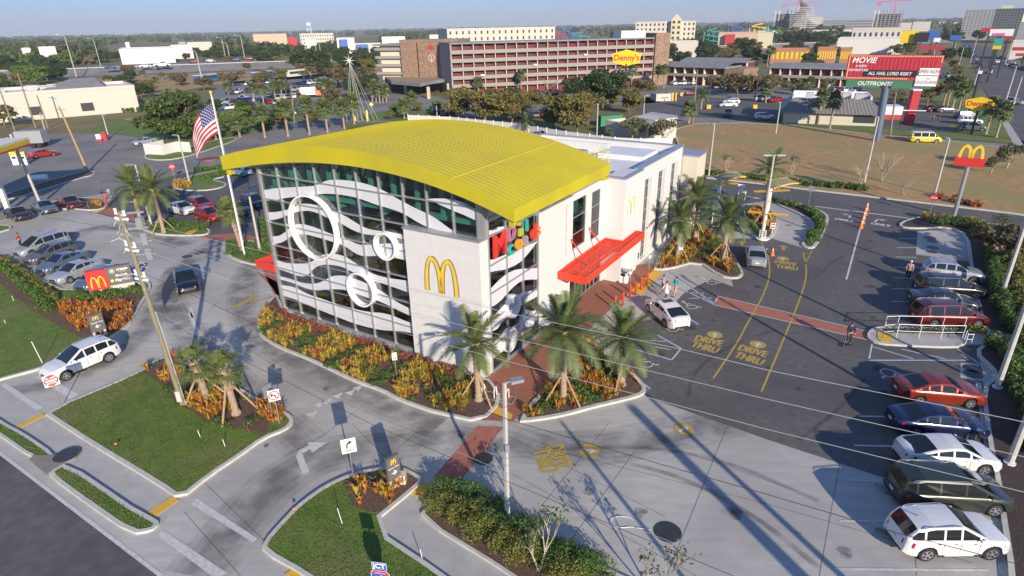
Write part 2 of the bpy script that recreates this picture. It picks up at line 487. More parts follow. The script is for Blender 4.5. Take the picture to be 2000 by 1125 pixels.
# ================================================================ THE RESTAURANT
BO = g(946,740); BANG = R(147.9 + 180)
bld = empty('restaurant_building', (BO.x, BO.y, 0), BANG, 'white and glass restaurant under a curved yellow roof, white waves and rings on its glass', 'restaurant')
ZT = np.polyfit([22.5,18.4,13.2,8.5,3.4,1.0,-3.05],[12.56,13.45,14.1,14.15,13.64,13.2,11.97],3)
ZB = np.polyfit([22.3,18.4,13.5,8.7,3.1,-.57,-2.9],[11.6,12.3,13.0,13.15,12.75,11.96,11.3],3)
ztop = lambda a: float(np.polyval(ZT, a))
zbot = lambda a: float(np.polyval(ZB, a))
def A(a, b, z): return (-a, b, z)
class BB(MB):
    def ab(s, a0, a1, b0, b1, z0, z1, mi=0): s.b2(-a1,-a0, b0, b1, z0, z1, mi)
RB0, RB1, RA0, RA1 = -0.8,12.2,-3.0,22.5
s = BB(); aa = np.linspace(RA0, RA1,60)
zback = lambda a: ztop(a) + 0.02
s.grid([[A(a, RB0, ztop(a)) for a in aa],[A(a, RB1, ztop(a)) for a in aa]])
s.grid([[A(a, RB0, zbot(a)) for a in aa],[A(a, RB0, ztop(a)) for a in aa]])
s.grid([[A(a, RB1, ztop(a)) for a in aa],[A(a, RB1, zbot(a)) for a in aa]])
s.grid([[A(a, RB1, zbot(a)) for a in aa],[A(a, RB0, zbot(a)) for a in aa]])
for a in (RA0, RA1): s.quad(A(a, RB0, zbot(a)), A(a, RB1, zbot(a)), A(a, RB1, ztop(a)), A(a, RB0, ztop(a)))
roof = s.build('roof', 'yellow_roof', bld)
s = BB(); b = RB0 + 0.12
while b < RB1:
    s.grid([[A(a, b-0.02, ztop(a)-.01) for a in aa],[A(a, b-0.02, ztop(a)+0.042) for a in aa],[A(a, b+0.02, ztop(a)+0.042) for a in aa],[A(a, b+0.02, ztop(a)-.01) for a in aa]])
    b += 0.44
s.build('roof_seam', 'yellow_rib', roof)
s = BB(); s.ab(1.17,1.25, RB0, RB1, ztop(1.2)-0.01, ztop(1.2)+0.05); s.build('expansion_joint', 'yellow_rib', roof)
for a in (-2.7,22.2):
    for bb in (-0.45,11.6): s = BB(); s.ab(a-.16, a+.16, bb-.2, bb+.2, zbot(a)-0.42, zbot(a)+0.02); s.ab(a-.45, a-.1, bb-.1, bb+.1, zbot(a)-0.32, zbot(a)-.15); s.build('gutter_outlet', 'yellow_roof', roof)
s = BB()
for b in (0.2,3.9,7.6,11.3): s.grid([[A(a, b, zbot(a)-0.22) for a in aa[6:-4]],[A(a, b+.15, zbot(a)-0.22) for a in aa[6:-4]],[A(a, b+.15, zbot(a)+.02) for a in aa[6:-4]]]); s.grid([[A(a, b, zbot(a)+.02) for a in aa[6:-4]],[A(a, b, zbot(a)-0.22) for a in aa[6:-4]]])
s.build('soffit_beam', 'coping', roof)

zg = lambda a: zbot(a) - 0.12     # head of the glass
GB = 0.52
s = BB(); ga = np.linspace(5.8,20,30)
s.grid([[A(a, GB, 0.2) for a in ga],[A(a, GB, zg(a)) for a in ga]])
ga = np.linspace(0.3,5.8,12)
s.grid([[A(a, GB, 9.45) for a in ga],[A(a, GB, zg(a)) for a in ga]])
fg = s.build('glass_wall', 'facade_glass', bld)
s = BB(); ROWS = [0.2,1.95,3.83,5.7,7.56,9.43,11.3]
for a in [20,18,16,14,12,10,8,6.0]: s.ab(a-.045, a+.045, GB-.13, GB+.06,0.2, zg(a))
s.ab(19.95,20.2, GB-.16, GB+.25,0.0, zg(20))
for a in (4.1,2.1,0.35): s.ab(a-.045, a+.045, GB-.13, GB+.06,9.45, zg(a))
for z in ROWS:
    hi = 20; lo = 5.85 if z < 9.4 else .35
    if z == 11.3: lo, hi = .6,20
    s.ab(lo, hi, GB-.11, GB+.055, z-.045, z+.045)
ga = np.linspace(0.3,20,40)
for a0, a1 in zip(ga[:-1], ga[1:]): s.bar(A(a0, GB-.02, zg(a0)), A(a1, GB-.02, zg(a1)),.16,.22)
s.build('mullions', 'aluminium', fg)
def bandmesh(s, up, lo, ax, off):
    up = sorted(up); lo = sorted(lo)
    x0 = max(up[0][0], lo[0][0]); x1 = min(up[-1][0], lo[-1][0]); xs = np.linspace(x0, x1,60)
    def sm(p):
        y = np.interp(xs, [q[0] for q in p],[q[1] for q in p]); k = np.array([1,2,3,2,1])/9.
        return np.convolve(np.pad(y, 2, 'edge'), k, 'valid')
    u_, l_ = sm(up), sm(lo)
    for i in range(59):
        if ax == 'b': P = [A(xs[i], off, l_[i]), A(xs[i], off, u_[i]), A(xs[i+1], off, u_[i+1]), A(xs[i+1], off, l_[i+1])]
        else: P = [A(off, xs[i], l_[i]), A(off, xs[i], u_[i]), A(off, xs[i+1], u_[i+1]), A(off, xs[i+1], l_[i+1])]
        s.quad(*P)
FB = [
 ([(19.9,10.02),(19.0,10.27),(17.8,10.47),(16.1,10.73),(14.4,10.98),(13.8,11.11),(13.4,11.36),(12.9,11.57),(12.1,11.7),(11.2,11.77),(10.0,11.8),(9.1,11.74),(8.2,11.61),(7.4,11.41),(6.6,11.08),(5.5,10.77),(4.7,10.54),(4.0,10.41),(3.4,10.17),(2.8,9.88),(2.2,9.53)],[(19.9,9.24),(18.6,9.45),(17.9,9.66),(16.9,9.88),(16.1,10.0),(15.0,10.21),(14.1,10.44),(13.1,10.61),(11.8,10.72),(10.2,10.7),(9.3,10.57),(8.4,10.42),(7.1,10.32),(6.0,10.15),(5.6,9.95),(4.8,9.67),(4.0,9.48),(2.2,9.45)]),
 ([(4.0,11.37),(3.5,11.48),(2.8,11.56),(2.1,11.61),(1.4,11.51),(0.9,11.37),(0.4,11.2)],[(4.0,11.33),(3.6,11.27),(3.0,11.1),(2.1,10.89),(1.3,10.73),(0.4,10.5)]),
 ([(19.9,8.31),(18.9,8.49),(17.9,8.74),(16.8,9.12),(16.1,9.48),(15.3,9.61),(14.3,9.64),(13.3,9.52),(12.1,9.39),(11.6,9.25),(10.9,9.02),(10.0,8.69),(9.1,8.59),(7.8,8.69),(6.9,8.73),(5.9,8.66)],[(19.9,7.69),(18.8,7.95),(17.9,8.31),(17.1,8.65),(16.2,8.91),(15.2,9.11),(14.4,9.07),(13.4,8.84),(12.0,8.62),(11.1,8.32),(10.0,8.16),(8.7,8.26),(6.9,8.41),(5.9,8.34)]),
 ([(19.9,6.38),(19.0,6.56),(18.2,7.05),(17.5,7.55),(16.8,7.86),(16.0,7.97),(15.1,7.93),(14.1,7.8),(13.1,7.64),(12.0,7.59),(11.2,7.42),(10.3,7.25),(9.4,7.54),(8.5,7.69),(7.2,7.99),(5.9,8.1)],[(19.9,5.76),(18.9,6.04),(18.2,6.42),(17.4,6.91),(16.5,7.12),(15.9,7.19),(14.6,7.16),(13.3,7.08),(12.3,7.02),(11.5,6.81),(10.9,6.51),(10.1,6.5),(8.9,6.78),(7.8,6.91),(5.9,6.93)]),
 ([(19.9,4.44),(19.3,4.37),(18.3,4.42),(17.0,4.67),(15.9,4.91),(15.5,5.27),(14.9,5.66),(14.1,5.97),(13.3,6.14),(12.6,6.19),(11.9,6.13),(11.2,5.85),(10.4,5.57),(9.6,5.31),(8.7,5.27),(7.8,5.31),(5.9,5.49)],[(19.9,3.64),(19.0,3.62),(17.8,3.51),(17.0,3.57),(16.3,3.91),(15.8,4.45),(15.1,4.87),(14.2,5.13),(13.3,5.25),(12.4,5.27),(11.6,5.07),(10.7,4.8),(9.7,4.76),(8.8,4.77),(7.8,4.7),(5.9,4.54)]),
 ([(19.9,3.04),(18.8,3.07),(17.7,3.02),(16.8,3.05),(15.9,3.2),(15.2,3.48),(14.5,3.85),(13.9,4.26),(13.0,4.5),(12.4,4.6),(11.7,4.59),(11.0,4.53),(9.8,4.37),(8.8,4.14),(8.0,3.76),(7.1,3.5),(5.9,3.3)],[(19.9,2.74),(18.7,2.78),(17.8,2.67),(16.9,2.6),(16.0,2.63),(15.2,2.85),(14.0,3.18),(13.3,3.33),(12.4,3.45),(11.4,3.39),(10.4,3.29),(9.4,3.31),(8.5,3.17),(7.6,2.99),(5.9,2.72)]),
 ([(19.9,2.27),(18.8,2.41),(17.9,2.39),(17.2,2.19),(16.4,2.11),(15.3,2.1),(14.2,2.03),(13.2,2.0),(12.1,2.04),(11.1,2.08),(10.1,2.18),(9.1,2.39),(8.1,2.43),(7.2,2.31),(5.9,2.23)],[(19.9,1.32),(18.6,1.32),(17.7,1.22),(16.7,1.11),(15.6,1.02),(14.5,0.94),(13.4,0.86),(12.4,0.78),(11.3,0.79),(10.3,0.84),(9.3,0.94),(8.3,1.15),(7.3,1.37),(5.9,1.48)])]
for u_, l_ in FB: s = BB(); bandmesh(s, u_, l_, 'b', GB-.02); s.build('wave_film', 'film', fg)
SBND = [
 ([(0.9,7.98),(1.6,7.8),(2.9,7.69),(4.0,7.61),(4.8,7.48),(6.0,7.42),(7,7.34)],[(0.9,7.15),(1.7,6.98),(2.9,6.67),(4.0,6.56),(4.8,6.57),(5.4,6.73),(6.1,6.94),(7,7.3)]),
 ([(0.9,9.78),(1.4,9.79),(2.1,9.74),(2.8,9.58)],[(0.9,9.5),(1.6,9.5),(2.3,9.47),(2.8,9.42)]),
 ([(0.9,11.2),(1.6,11.0),(2.4,10.4)],[(0.9,10.3),(1.6,10.3),(2.4,10.3)]),
 ([(0.9,5.97),(1.5,6.11),(2.2,6.27),(3.1,6.34),(4.0,6.25),(5.0,5.98),(5.9,5.67),(7,5.34)],[(0.9,4.76),(1.6,4.69),(2.3,4.75),(2.8,4.91),(3.8,5.12),(4.6,5.16),(5.2,5.06),(5.9,4.85),(7,4.45)]),
 ([(0.9,3.98),(1.6,4.06),(2.1,4.2),(2.8,4.31),(3.8,4.41),(5.0,4.25),(5.9,3.99),(7,3.61)],[(0.9,3.03),(1.7,2.89),(2.1,3.09),(2.7,3.19),(3.5,3.23),(4.5,3.32),(5.6,3.26),(7,3.14)]),
 ([(0.9,2.2),(1.9,2.2),(2.9,2.27),(4.0,2.18),(5.2,2.19),(7,2.22)],[(0.9,1.02),(1.9,0.94),(2.6,0.95),(3.8,1.01),(4.9,0.98),(5.9,1.09),(7,1.29)])]
s = BB()
s.quad(A(0,.9,.1), A(0,7,.1), A(0,7,11.3), A(0,.9,11.3))
s.quad(A(0,7,9.45), A(0,11.9,9.45), A(0,11.9,11.3), A(0,7,11.3))
sg = s.build('glass_wall', 'facade_glass', bld)
s = BB()
for b in (.9,2.9,4.95,6.97): s.ab(-.13,.05, b-.045, b+.045,.05,11.4)
for b in (9.0,11.9): s.ab(-.13,.05, b-.045, b+.045,9.45,11.4)
for z in (.12,1.95,3.83,5.7,7.56): s.ab(-.11,.05,.9,7, z-.045, z+.045)
for z in (9.43,10.6): s.ab(-.11,.05,.9,11.9, z-.045, z+.045)
s.ab(-.25,.02,7.0,12.0,9.38,9.5)
s.ab(-.22,.05,0.86,7.0,0,.1)
s.build('mullions', 'aluminium', sg)
for u_, l_ in SBND: s = BB(); bandmesh(s, u_, l_, 'a', -.02); s.build('wave_film', 'film', sg)
s = BB(); s.ab(-.03,.34,.36,.9,9.47,11.7)
for k in range(5): s.ab(-.045+.075*k, -.03+.075*k, .34,.36,9.5,11.7)
s.build('corner_post', 'aluminium', bld)
s = BB(); s.ab(5.83,20.2,.42,.8,0,.15); s.build('plinth', 'coping', bld)
s = BB(); s.ab(-.04,5.83,0,.86,0,9.35); fw = s.build('wall', 'stucco', bld, label='plain white wall carrying the large gold arches')
s = BB(); s.ab(-.09,5.9,-.06,.9,9.35,9.47); s.build('coping', 'coping', fw)
M('groove', (.5,.485,.47), rough=.9); s = BB()
for z in (3.15,6.25): s.ab(0,5.8,-.004,0, z, z+.02)
s.ab(2.9,2.92,-.004,0,0,5.2); s.build('wall_joint', 'groove', fw)
def arches(s, w=1.0, h=1.0, t=0.13, dep=0.1, face=0, side=1):
    """two golden arches in the x-z plane, centre at origin, y from 0 (back) to -dep (front)"""
    n = 14
    def half(xf, xt, ztop_, flip):
        rows = []
        for i in range(n+1):
            k = i/n; ang = k*math.pi/2
            xo = xt + (xf-xt)*math.cos(ang)**1.0; zo = ztop_*math.sin(ang)**0.9
            fi = xf + (xt-xf)*t_rel;
            xi = xt + (fi-xt)*math.cos(ang)**0.85; zi = (ztop_-t*0.85)*math.sin(ang)**0.9
            rows.append((xo, zo, xi, zi))
        return rows
    t_rel = t/(w*0.25)*0.82
    for (xf, xt) in ((-w/2,-w/4),(0.0+t*.42,-w/4),(0.0-t*.42, w/4),(w/2, w/4)):
        rows = half(xf, xt, h, False)
        F_, B_ = [],[]
        for i in range(n):
            xo, zo, xi, zi = rows[i]; xo2, zo2, xi2, zi2 = rows[i+1]
            s.quad((xo,-dep,zo),(xi,-dep,zi),(xi2,-dep,zi2),(xo2,-dep,zo2), face)
            s.quad((xo,0,zo),(xo2,0,zo2),(xi2,0,zi2),(xi,0,zi), face)
            s.quad((xo,0,zo),(xo,-dep,zo),(xo2,-dep,zo2),(xo2,0,zo2), side)
            s.quad((xi,-dep,zi),(xi,0,zi),(xi2,0,zi2),(xi2,-dep,zi2), side)
        xo, zo, xi, zi = rows[0]
        s.quad((xo,-dep,zo),(xo,0,zo),(xi,0,zi),(xi,-dep,zi), side)
s = MB(); arches(s, 2.62,2.42,.32,.14)
o = s.build('arch_logo', ['logo_yellow', 'logo_side'], fw); o.location = A(2.93,-.003,5.48)
for (a, z, r_) in ((14.75,7.95,2.42),(7.75,7.75,.97),(10.6,3.98,1.3)):
    s = BB(); s.ring(A(a, GB, z),(0,-1,0), r_-.11, r_, .45,48)
    s.build('ring', 'ring_white', bld, label='white ring standing off the front glass')
for (b, z, r_) in ((3.35,3.9,.82),(5.2,1.95,.82),(2.85,1.6,.86)):
    s = BB(); s.ring(A(0, b, z),(1,0,0), r_-.09, r_, .34,36)
    s.build('ring', 'ring_white', bld, label='white ring standing off the side glass')
s = BB(); tb = 1.25
for i in range(10):
    a0 = 20-2*i-.55; z1 = zg(a0)-.25; z0 = 10.15 if i > 6 else 10.3
    s.bar(A(a0, tb, z0), A(a0, tb, z1),.30,.22, up=(0,1,0))
    a1 = a0-1.35 if i < 5 else a0-1.2
    if i < 5: s.bar(A(a0-.35, tb, z1), A(a1, tb, z0),.26,.2, up=(0,1,0))
    else: s.bar(A(a0-.35, tb, z0), A(a1, tb, zg(a1)-.25),.26,.2, up=(0,1,0))
s.bar(A(19.9, tb, 10.1), A(0.5, tb, 10.1),.3,.34, up=(0,0,1))
for b in (4.4,7.8):
    for i in range(9):
        a0 = 19.4-2.2*i; s.bar(A(a0, b, 9.6), A(a0, b, zg(a0)-.4),.2,.2, up=(0,1,0)); s.bar(A(a0-.2, b, 9.6), A(a0-1.9, b, zg(a0-1.9)-.4),.16,.16, up=(0,1,0))
    s.bar(A(19.9, b, 9.5), A(.6, b, 9.5),.26,.26)
for a in (17,13,9,5): s.bar(A(a, 1.2,9.5), A(a, 11,9.5),.22,.28)
s.build('roof_truss', 'teal', bld)
s = BB(); s.ab(1.0,19.7,2.6,11.4,4.6,4.95); s.ab(.3,19.7,.9,11.4,.02,.08); s.ab(.3,8.0,3.4,11.4,7.9,8.2)
s.build('floor', 'interior_floor', bld)
s = BB(); s.ab(.2,19.9,11.35,11.5,0,10.9)
for a in (3.2,9.4,15.2): s.ab(a-.1, a+.1,6,11.35,0,8.8)
s.build('inner_wall', 'interior_dark', bld)
s = BB()
for a in (1.9,7.9,13.9,18.9): s.ab(a-.16, a+.16,2.4,2.72,0,9.4)
for a in np.arange(1,19.6,.55): s.bar(A(a, 2.62,4.95), A(a, 2.62,5.9),.03,.03)
s.bar(A(1,2.62,5.92), A(19.6,2.62,5.92),.06,.05)
s.build('column', 'interior_dark', bld)
rr = random.Random(3)
for k in range(26):
    a = rr.uniform(1.5,19); b = rr.uniform(1.6,6); z = 0.08
    if rr.random() < .5: b = rr.uniform(3.2,8); z = 4.95
    s = BB(); s.ab(a-.4, a+.4, b-.35, b+.35, z+.68, z+.74); s.bar(A(a, b, z), A(a, b, z+.68),.08,.08); s.build('table', 'interior_brown', bld)
    s = BB(); s.ab(a+.55, a+.95, b-.2, b+.2, z, z+.48); s.ab(a+.9, a+.97, b-.2, b+.2, z+.48, z+.95); s.build('chair', 'interior_brown', bld)
for a, h in ((9.3,4),(8,3.4),(6.6,3),(17.4,3.2),(15.6,4)): s = BB(); s.ab(a-.5, a+.5,4.2,4.6,5,5+h*.7); s.build('partition', 'interior_brown', bld)
def wall_b(s, a0, a1, b0, b1, z0, z1, holes, mi=0):
    """wall slab running along b with rectangular holes (b0,b1,z0,z1)"""
    cur = b0
    for (h0, h1, y0, y1) in sorted(holes):
        s.ab(a0, a1, cur, h0, z0, z1, mi)
        if y0 > z0: s.ab(a0, a1, h0, h1, z0, y0, mi)
        if y1 < z1: s.ab(a0, a1, h0, h1, y1, z1, mi)
        cur = h1
    s.ab(a0, a1, cur, b1, z0, z1, mi)
s = BB(); s.ab(-.06,.3,7.03,11.3,0,9.38)
s.build('wall', 'stucco', bld, label='tall blank white panel beside the side glass')
s = BB(); s.ab(.02,.3,11.3,12.3,0,3.2); s.ab(.02,.3,18.6,19.0,0,3.2); s.ab(.02,.3,12.3,18.6,2.9,3.2); wall_b(s, .02,.3,11.3,19.0,3.2,9.4,[(11.36,11.62,4.8,8.85),(12.62,14.98,4.85,8.8),(16.0,17.72,4.6,8.7)])
sw = s.build('wall', 'stucco', bld, label='white side wall with tall windows above the red canopy')
def window_b(b0, b1, z0, z1, rows, a, par, vert=()):
    s = BB(); s.quad(A(a, b0, z0), A(a, b1, z0), A(a, b1, z1), A(a, b0, z1)); wd = s.build('window', 'window_glass', par)
    s = BB()
    for b in (b0+.03, b1-.03) + tuple(vert): s.ab(a-.06, a+.04, b-.035, b+.035, z0, z1)
    for z in [z0+.03] + list(rows) + [z1-.03]: s.ab(a-.055, a+.035, b0, b1, z-.035, z+.035)
    s.build('frame', 'aluminium', wd)
    return wd
for b0, b1, z0, z1 in ((11.36,11.62,4.8,8.85),(12.62,14.98,4.85,8.8),(16.0,17.72,4.6,8.7)):
    window_b(b0, b1, z0, z1,[6.05,7.4],.12, sw)
s = BB(); s.ab(1.3,1.4,11.9,18.95,0,8.5); s.ab(.3,1.3,11.9,18.95,7.3,7.4); s.build('inner_wall', 'interior_dark', sw)  # dark panels added behind the panes so the windows look dark
for q in (13.8,16.8): s = BB(); s.ab(.6,.7, q-1.0, q+.8,7.25,8.8); s.build('teal_panel', 'teal', sw)
window_b(12.3,18.6,0.1,2.9,[2.3],.2, sw, (13.6,14.9,15.7,16.5,17.3))
s = BB(); s.ab(-.09,.35,11.3,19.0,9.4,9.5); s.build('coping', 'coping', sw)
s = BB(); s.ab(0.3,19.9,11.5,11.8,0,12.0); s.build('wall', 'stucco', bld, label='back wall of the hall')
s = BB(); s.quad(A(19.95,.6,.1), A(19.95,11.5,.1), A(19.95,11.5,11.6), A(19.95,.6,11.6)); lg = s.build('glass_wall', 'facade_glass', bld)
s = BB()
for b in (2.6,4.6,6.6,8.6,10.6): s.ab(19.9,20.05, b-.04, b+.04,0.1,11.7)
for z in ROWS: s.ab(19.9,20.05,.6,11.5, z-.04, z+.04)
s.build('mullions', 'aluminium', lg)
s = BB()
s.ab(-1.6,0.3,19.0,22.9,0,9.3)
wall_b(s, -1.35,-.85,22.9,35.6,0,9.3,[(24.5,26.25,.25,8.05),(28.2,30.15,.25,8.05),(32.1,34.05,.25,8.05)])
s.ab(-1.35,15.5,35.3,35.6,0,9.3); s.ab(15.2,15.5,12,35.3,0,9.3)
wg = s.build('wall', 'stucco', bld, label='white walls of the flat roofed rear wing')
for b0, b1 in ((24.5,26.25),(28.2,30.15),(32.1,34.05)):
    window_b(b0, b1,.25,8.05,[1.4+.0*b0,2.6,3.75,4.9,6.05,7.2],-1.0, wg, ((b0+b1)/2+.35,))
s = BB(); s.ab(-.5,-.4,23,35.3,0,8.3); s.build('inner_wall', 'interior_dark', wg)
s = BB(); s.ab(0.3,15.2,11.8,35.3,8.55,8.7); s.ab(-.85,.3,22.9,35.3,8.55,8.7); s.ab(-1.5,.3,19.1,22.8,8.9,9.0)
s.build('flat_roof', 'roof_white', wg)
s = BB()
s.ab(-1.72,-1.35,18.9,23.0,9.3,9.4); s.ab(-1.45,-.8,22.95,35.7,9.3,9.4); s.ab(-.85,15.5,35.25,35.7,9.3,9.4); s.ab(-1.4,.4,18.9,19.25,9.3,9.4); s.ab(15.1,15.6,12,35.3,9.3,9.4)
s.build('coping', 'coping', wg)
s = BB(); s.ab(0.6,5.4,29.0,33.2,8.7,9.15); s.build('roof_box', 'roof_white', wg, label='low white box on the flat roof')
s = BB(); s.ab(5.4,15.2,31.6,31.9,8.7,9.6); s.build('parapet', 'stucco', wg)
for q in ((6.2,7.6,27,28.4,8.7,9.5),(9,10.4,24,25.6,8.7,9.6),(10.8,12.6,28,29.4,8.7,9.5)): s = BB(); s.ab(*q); s.build('roof_unit', 'coping', wg)
s = BB(); s.ab(3.0,4.3,24.6,26.0,8.7,9.0); h_ = s.build('roof_hatch', 'roof_white', wg)
s = BB()
for a, b in ((2.9,24.5),(4.4,24.5),(2.9,26.1),(4.4,26.1),(3.6,26.1)): s.bar(A(a, b, 8.7), A(a, b, 10.0),.05,.05)
for z in (9.5,10.0): s.bar(A(2.9,24.5, z), A(2.9,26.1, z),.05,.05); s.bar(A(4.4,24.5, z), A(4.4,26.1, z),.05,.05); s.bar(A(2.9,26.1, z), A(4.4,26.1, z),.05,.05); s.bar(A(2.9,24.5, z), A(3.5,24.5, z),.05,.05)
M('safety_yellow', (0.70,0.68,0.12), rough=0.5)
s.build('guard_rail', 'safety_yellow', h_)
s = MB(); arches(s, 1.9,1.5,.24,.1); o = s.build('arch_logo', ['logo_yellow', 'ring_white'], wg); o.location = A(-1.603,20.3,6.0); o.rotation_euler = (0,0, R(90))
s = BB(); s.ab(-2.9,12,35.72,39.0,0,8.2); s.build('service_block', 'beige_base', bld); s = BB(); s.ab(-3.0,12.1,35.72,39.1,8.2,8.35); s.build('coping', 'coping', bld)
s = BB(); s.ab(-1.63,-1.6,20.2,21.2,.16,2.35); s.ab(-1.64,-1.6,22.2,22.4,1.3,1.75); s.build('service_door', 'sign_white', wg)
def canopy(name, foot, slats, z0=3.45, z1=4.0):
    s = BB(); n = len(foot)
    for i in range(n): s.bar(A(*foot[i],(z0+z1)/2), A(*foot[(i+1) % n],(z0+z1)/2),.12, z1-z0)
    for p, q in slats: s.bar(A(*p, z1-.1), A(*q, z1-.1),.07,.05)
    return s
sl_ = [((.0, b),(-2.4, b)) for b in np.arange(11.5,18.9,.27)] + [((-1.66, b),(-2.4, b)) for b in np.arange(19.1,22,.27)] + [((-.12, b),(-2.4, b)) for b in np.arange(10.2,11.3,.27)]
s = canopy('c', [(-.12,10.0),(-2.42,10.0),(-2.42,22.1),(-1.66,22.1),(-1.66,18.94),(-.05,18.94)], sl_)
s.bar(A(-.6,10,3.8), A(-.6,18.9,3.8),.1,.2); s.bar(A(-1.7,10,3.8), A(-1.7,22,3.8),.1,.2)
cn = s.build('entrance_canopy', 'red_metal', bld, label='red slatted canopy over the entrance on the parking side')
for q in (12.3,15.6): s = BB(); s.bar(A(0, q, 5.9), A(-1.6, q, 4.0),.07,.07); s.build('canopy_rod', 'red_metal', cn)
s = canopy('c', [(20.2,.3),(22.4,.3),(22.4,7.0),(20.2,7.0)],[((20.2, b),(22.4, b)) for b in np.arange(.6,7,.27)])
cn = s.build('entrance_canopy', 'red_metal', bld, label='red slatted canopy over the entrance on the street corner')
s = BB(); s.bar(A(20.2,2,5.4), A(21.8,2,4.0),.07,.07); s.build('canopy_rod', 'red_metal', cn)
LET = [('M', 1.95,8.62,2.0,(0.72,0.04,0.035),0),('c', 2.98,8.15,1.45,(0.03,0.42,0.38),.12),('D', 3.4,8.95,1.3,(0.42,0.16,0.28),-.05),('o', 4.0,8.2,1.45,(0.85,0.32,0.03),.12),
       ('n', 4.45,8.85,1.0,(0.45,0.50,0.06),0),('a', 4.95,8.15,1.5,(0.32,0.30,0.33),.06),('l', 5.3,8.95,1.1,(0.03,0.42,0.36),-.04),('d', 5.95,8.3,1.5,(0.70,0.05,0.04),.1),("'", 6.45,9.2,1.0,(0.3,0.3,0.32),0),('s', 6.6,8.35,1.2,(0.80,0.22,0.06),.1)]
s = BB(); mts = []
for i, (ch, b, z, sz, c, off) in enumerate(LET):
    M('letter_%d' % i, c, rough=0.45); M('letter_edge_%d' % i, tuple(min(1, x*.55) for x in c), rough=0.5); mts.append('letter_%d' % i)
    mat = Matrix(((0,0,1,.22+off),(1,0,0, b),(0,1,0, z),(0,0,0,1)))
    s.text(ch, mat, sz, .1, i, bold=.02)
s.build('lettering', mts, sg)
# ================================================================ GROUND, ROADS, KERBS, MARKINGS
def G2(pts, z=0.0): return [g2(p, z) for p in pts]
def sheet(name, pts, mat, z, kind='structure', world=False):
    s = MB(); P = pts if world else G2(pts)
    n = len(P); area = sum(P[i][0]*P[(i+1)%n][1]-P[(i+1)%n][0]*P[i][1] for i in range(n))
    if area < 0: P = list(reversed(P))
    s.poly([(p[0], p[1], z) for p in P]); o = s.build(name, mat)
    bm = bmesh.new(); bm.from_mesh(o.data); bmesh.ops.triangulate(bm, faces=bm.faces[:]); bm.to_mesh(o.data); bm.free()
    return tag(o, kind=kind) if kind else o
def tri(o):
    bm = bmesh.new(); bm.from_mesh(o.data); bmesh.ops.triangulate(bm, faces=[f for f in bm.faces if len(f.verts) > 4]); bm.to_mesh(o.data); bm.free(); return o
def island(name, pts, fill, kerb=.2, h=.15, sm=1, world=False, gutter=True):
    """raised bed: kerb ring + filling; returns (outer, inner) world polygons"""
    P = pts if world else G2(pts)
    if sm: P = [tuple(p) for p in smoothpoly(P, sm)]
    I = offset(P, kerb); n = len(P)
    s = MB()
    area = sum(P[i][0]*P[(i+1)%n][1]-P[(i+1)%n][0]*P[i][1] for i in range(n));
    if area < 0: P = list(reversed(P)); I = list(reversed(I))
    for i in range(n):
        j = (i+1) % n
        a, b, c, d = P[i], P[j], I[j], I[i]
        s.quad((a[0],a[1],-.02),(b[0],b[1],-.02),(b[0],b[1],h),(a[0],a[1],h)); s.quad((a[0],a[1],h),(b[0],b[1],h),(c[0],c[1],h),(d[0],d[1],h))
        s.quad((c[0],c[1],h),(d[0],d[1],h),(d[0],d[1],.05),(c[0],c[1],.05))
    k = tag(s.build('kerb', 'kerb'), kind='structure')
    if fill:
        f = sheet(name, [tuple(p) for p in I], fill, h-.03, world=True)
    return P, I
s = MB(); s.quad((-5900,-350,-.06),(5900,-350,-.06),(5900,10900,-.06),(-5900,10900,-.06)); tag(s.build('ground', 'dry_grass'), kind='structure')
sheet('yard_paving', [(-700,330),(0,345),(250,330),(500,300),(800,330),(1340,345),(1490,362),(1690,386),(1862,406),(2010,424),(2010,640),(2010,1300),(1500,1400),(900,1400),(-400,900),(-900,700)], 'concrete', 0.0)
sa, sb = Vector(g2((0,885))), Vector(g2((315,1125))); sdv = (sb-sa).normalized(); snv = Vector((sdv.y, -sdv.x))
if snv.y > 0: snv = -snv
e0, e1 = sa - sdv*160, sa + sdv*90
sheet('street', [tuple(e0), tuple(e1), tuple(e1+snv*30), tuple(e0+snv*30)], 'asphalt_street', .006, world=True)
def stripe(s, a, b, w_, z=.012, mi=0, world=False):
    a, b = (Vector(a), Vector(b)) if world else (Vector(g2(a)), Vector(g2(b)))
    d = (b-a).normalized(); n = Vector((-d.y, d.x))*w_/2
    s.quad((*(a-n), z),(*(b-n), z),(*(b+n), z),(*(a+n), z), mi)
def ribbon(s, W, w_, z, mi=0):
    L, R_ = [],[]
    for i in range(len(W)):
        d = (W[min(i+1, len(W)-1)]-W[max(i-1,0)]).normalized(); nn = Vector((-d.y, d.x))*w_/2; L.append((*(W[i]-nn), z)); R_.append((*(W[i]+nn), z))
    s.grid([R_, L], mi)
s = MB(); stripe(s, (-200,733),(315,1125),.17,.012); stripe(s, tuple(sa+snv*3.6-sdv*60), tuple(sa+snv*3.6+sdv*60),.12,.012, world=True)
tag(s.build('road_line', 'white_paint'), kind='structure')
lot = [(1263,775),(1500,859),(1740,938),(1945,1006),(1905,747),(1905,690),(1700,655),(1900,650),(1912,590),(1894,512),(1887,463),(1852,447),(1801,449),(1767,447),(1753,441),(1770,430),(2010,470),(2040,424),(2010,423),(1862,405),(1687,385),(1548,369),(1488,361),(1350,345),(1330,352),(1330,420),(1411,466),(1440,560),(1444,542),(1338,570),(1313,597),(1262,575),(1236,610),(1150,650),(1165,677),(1240,736)]
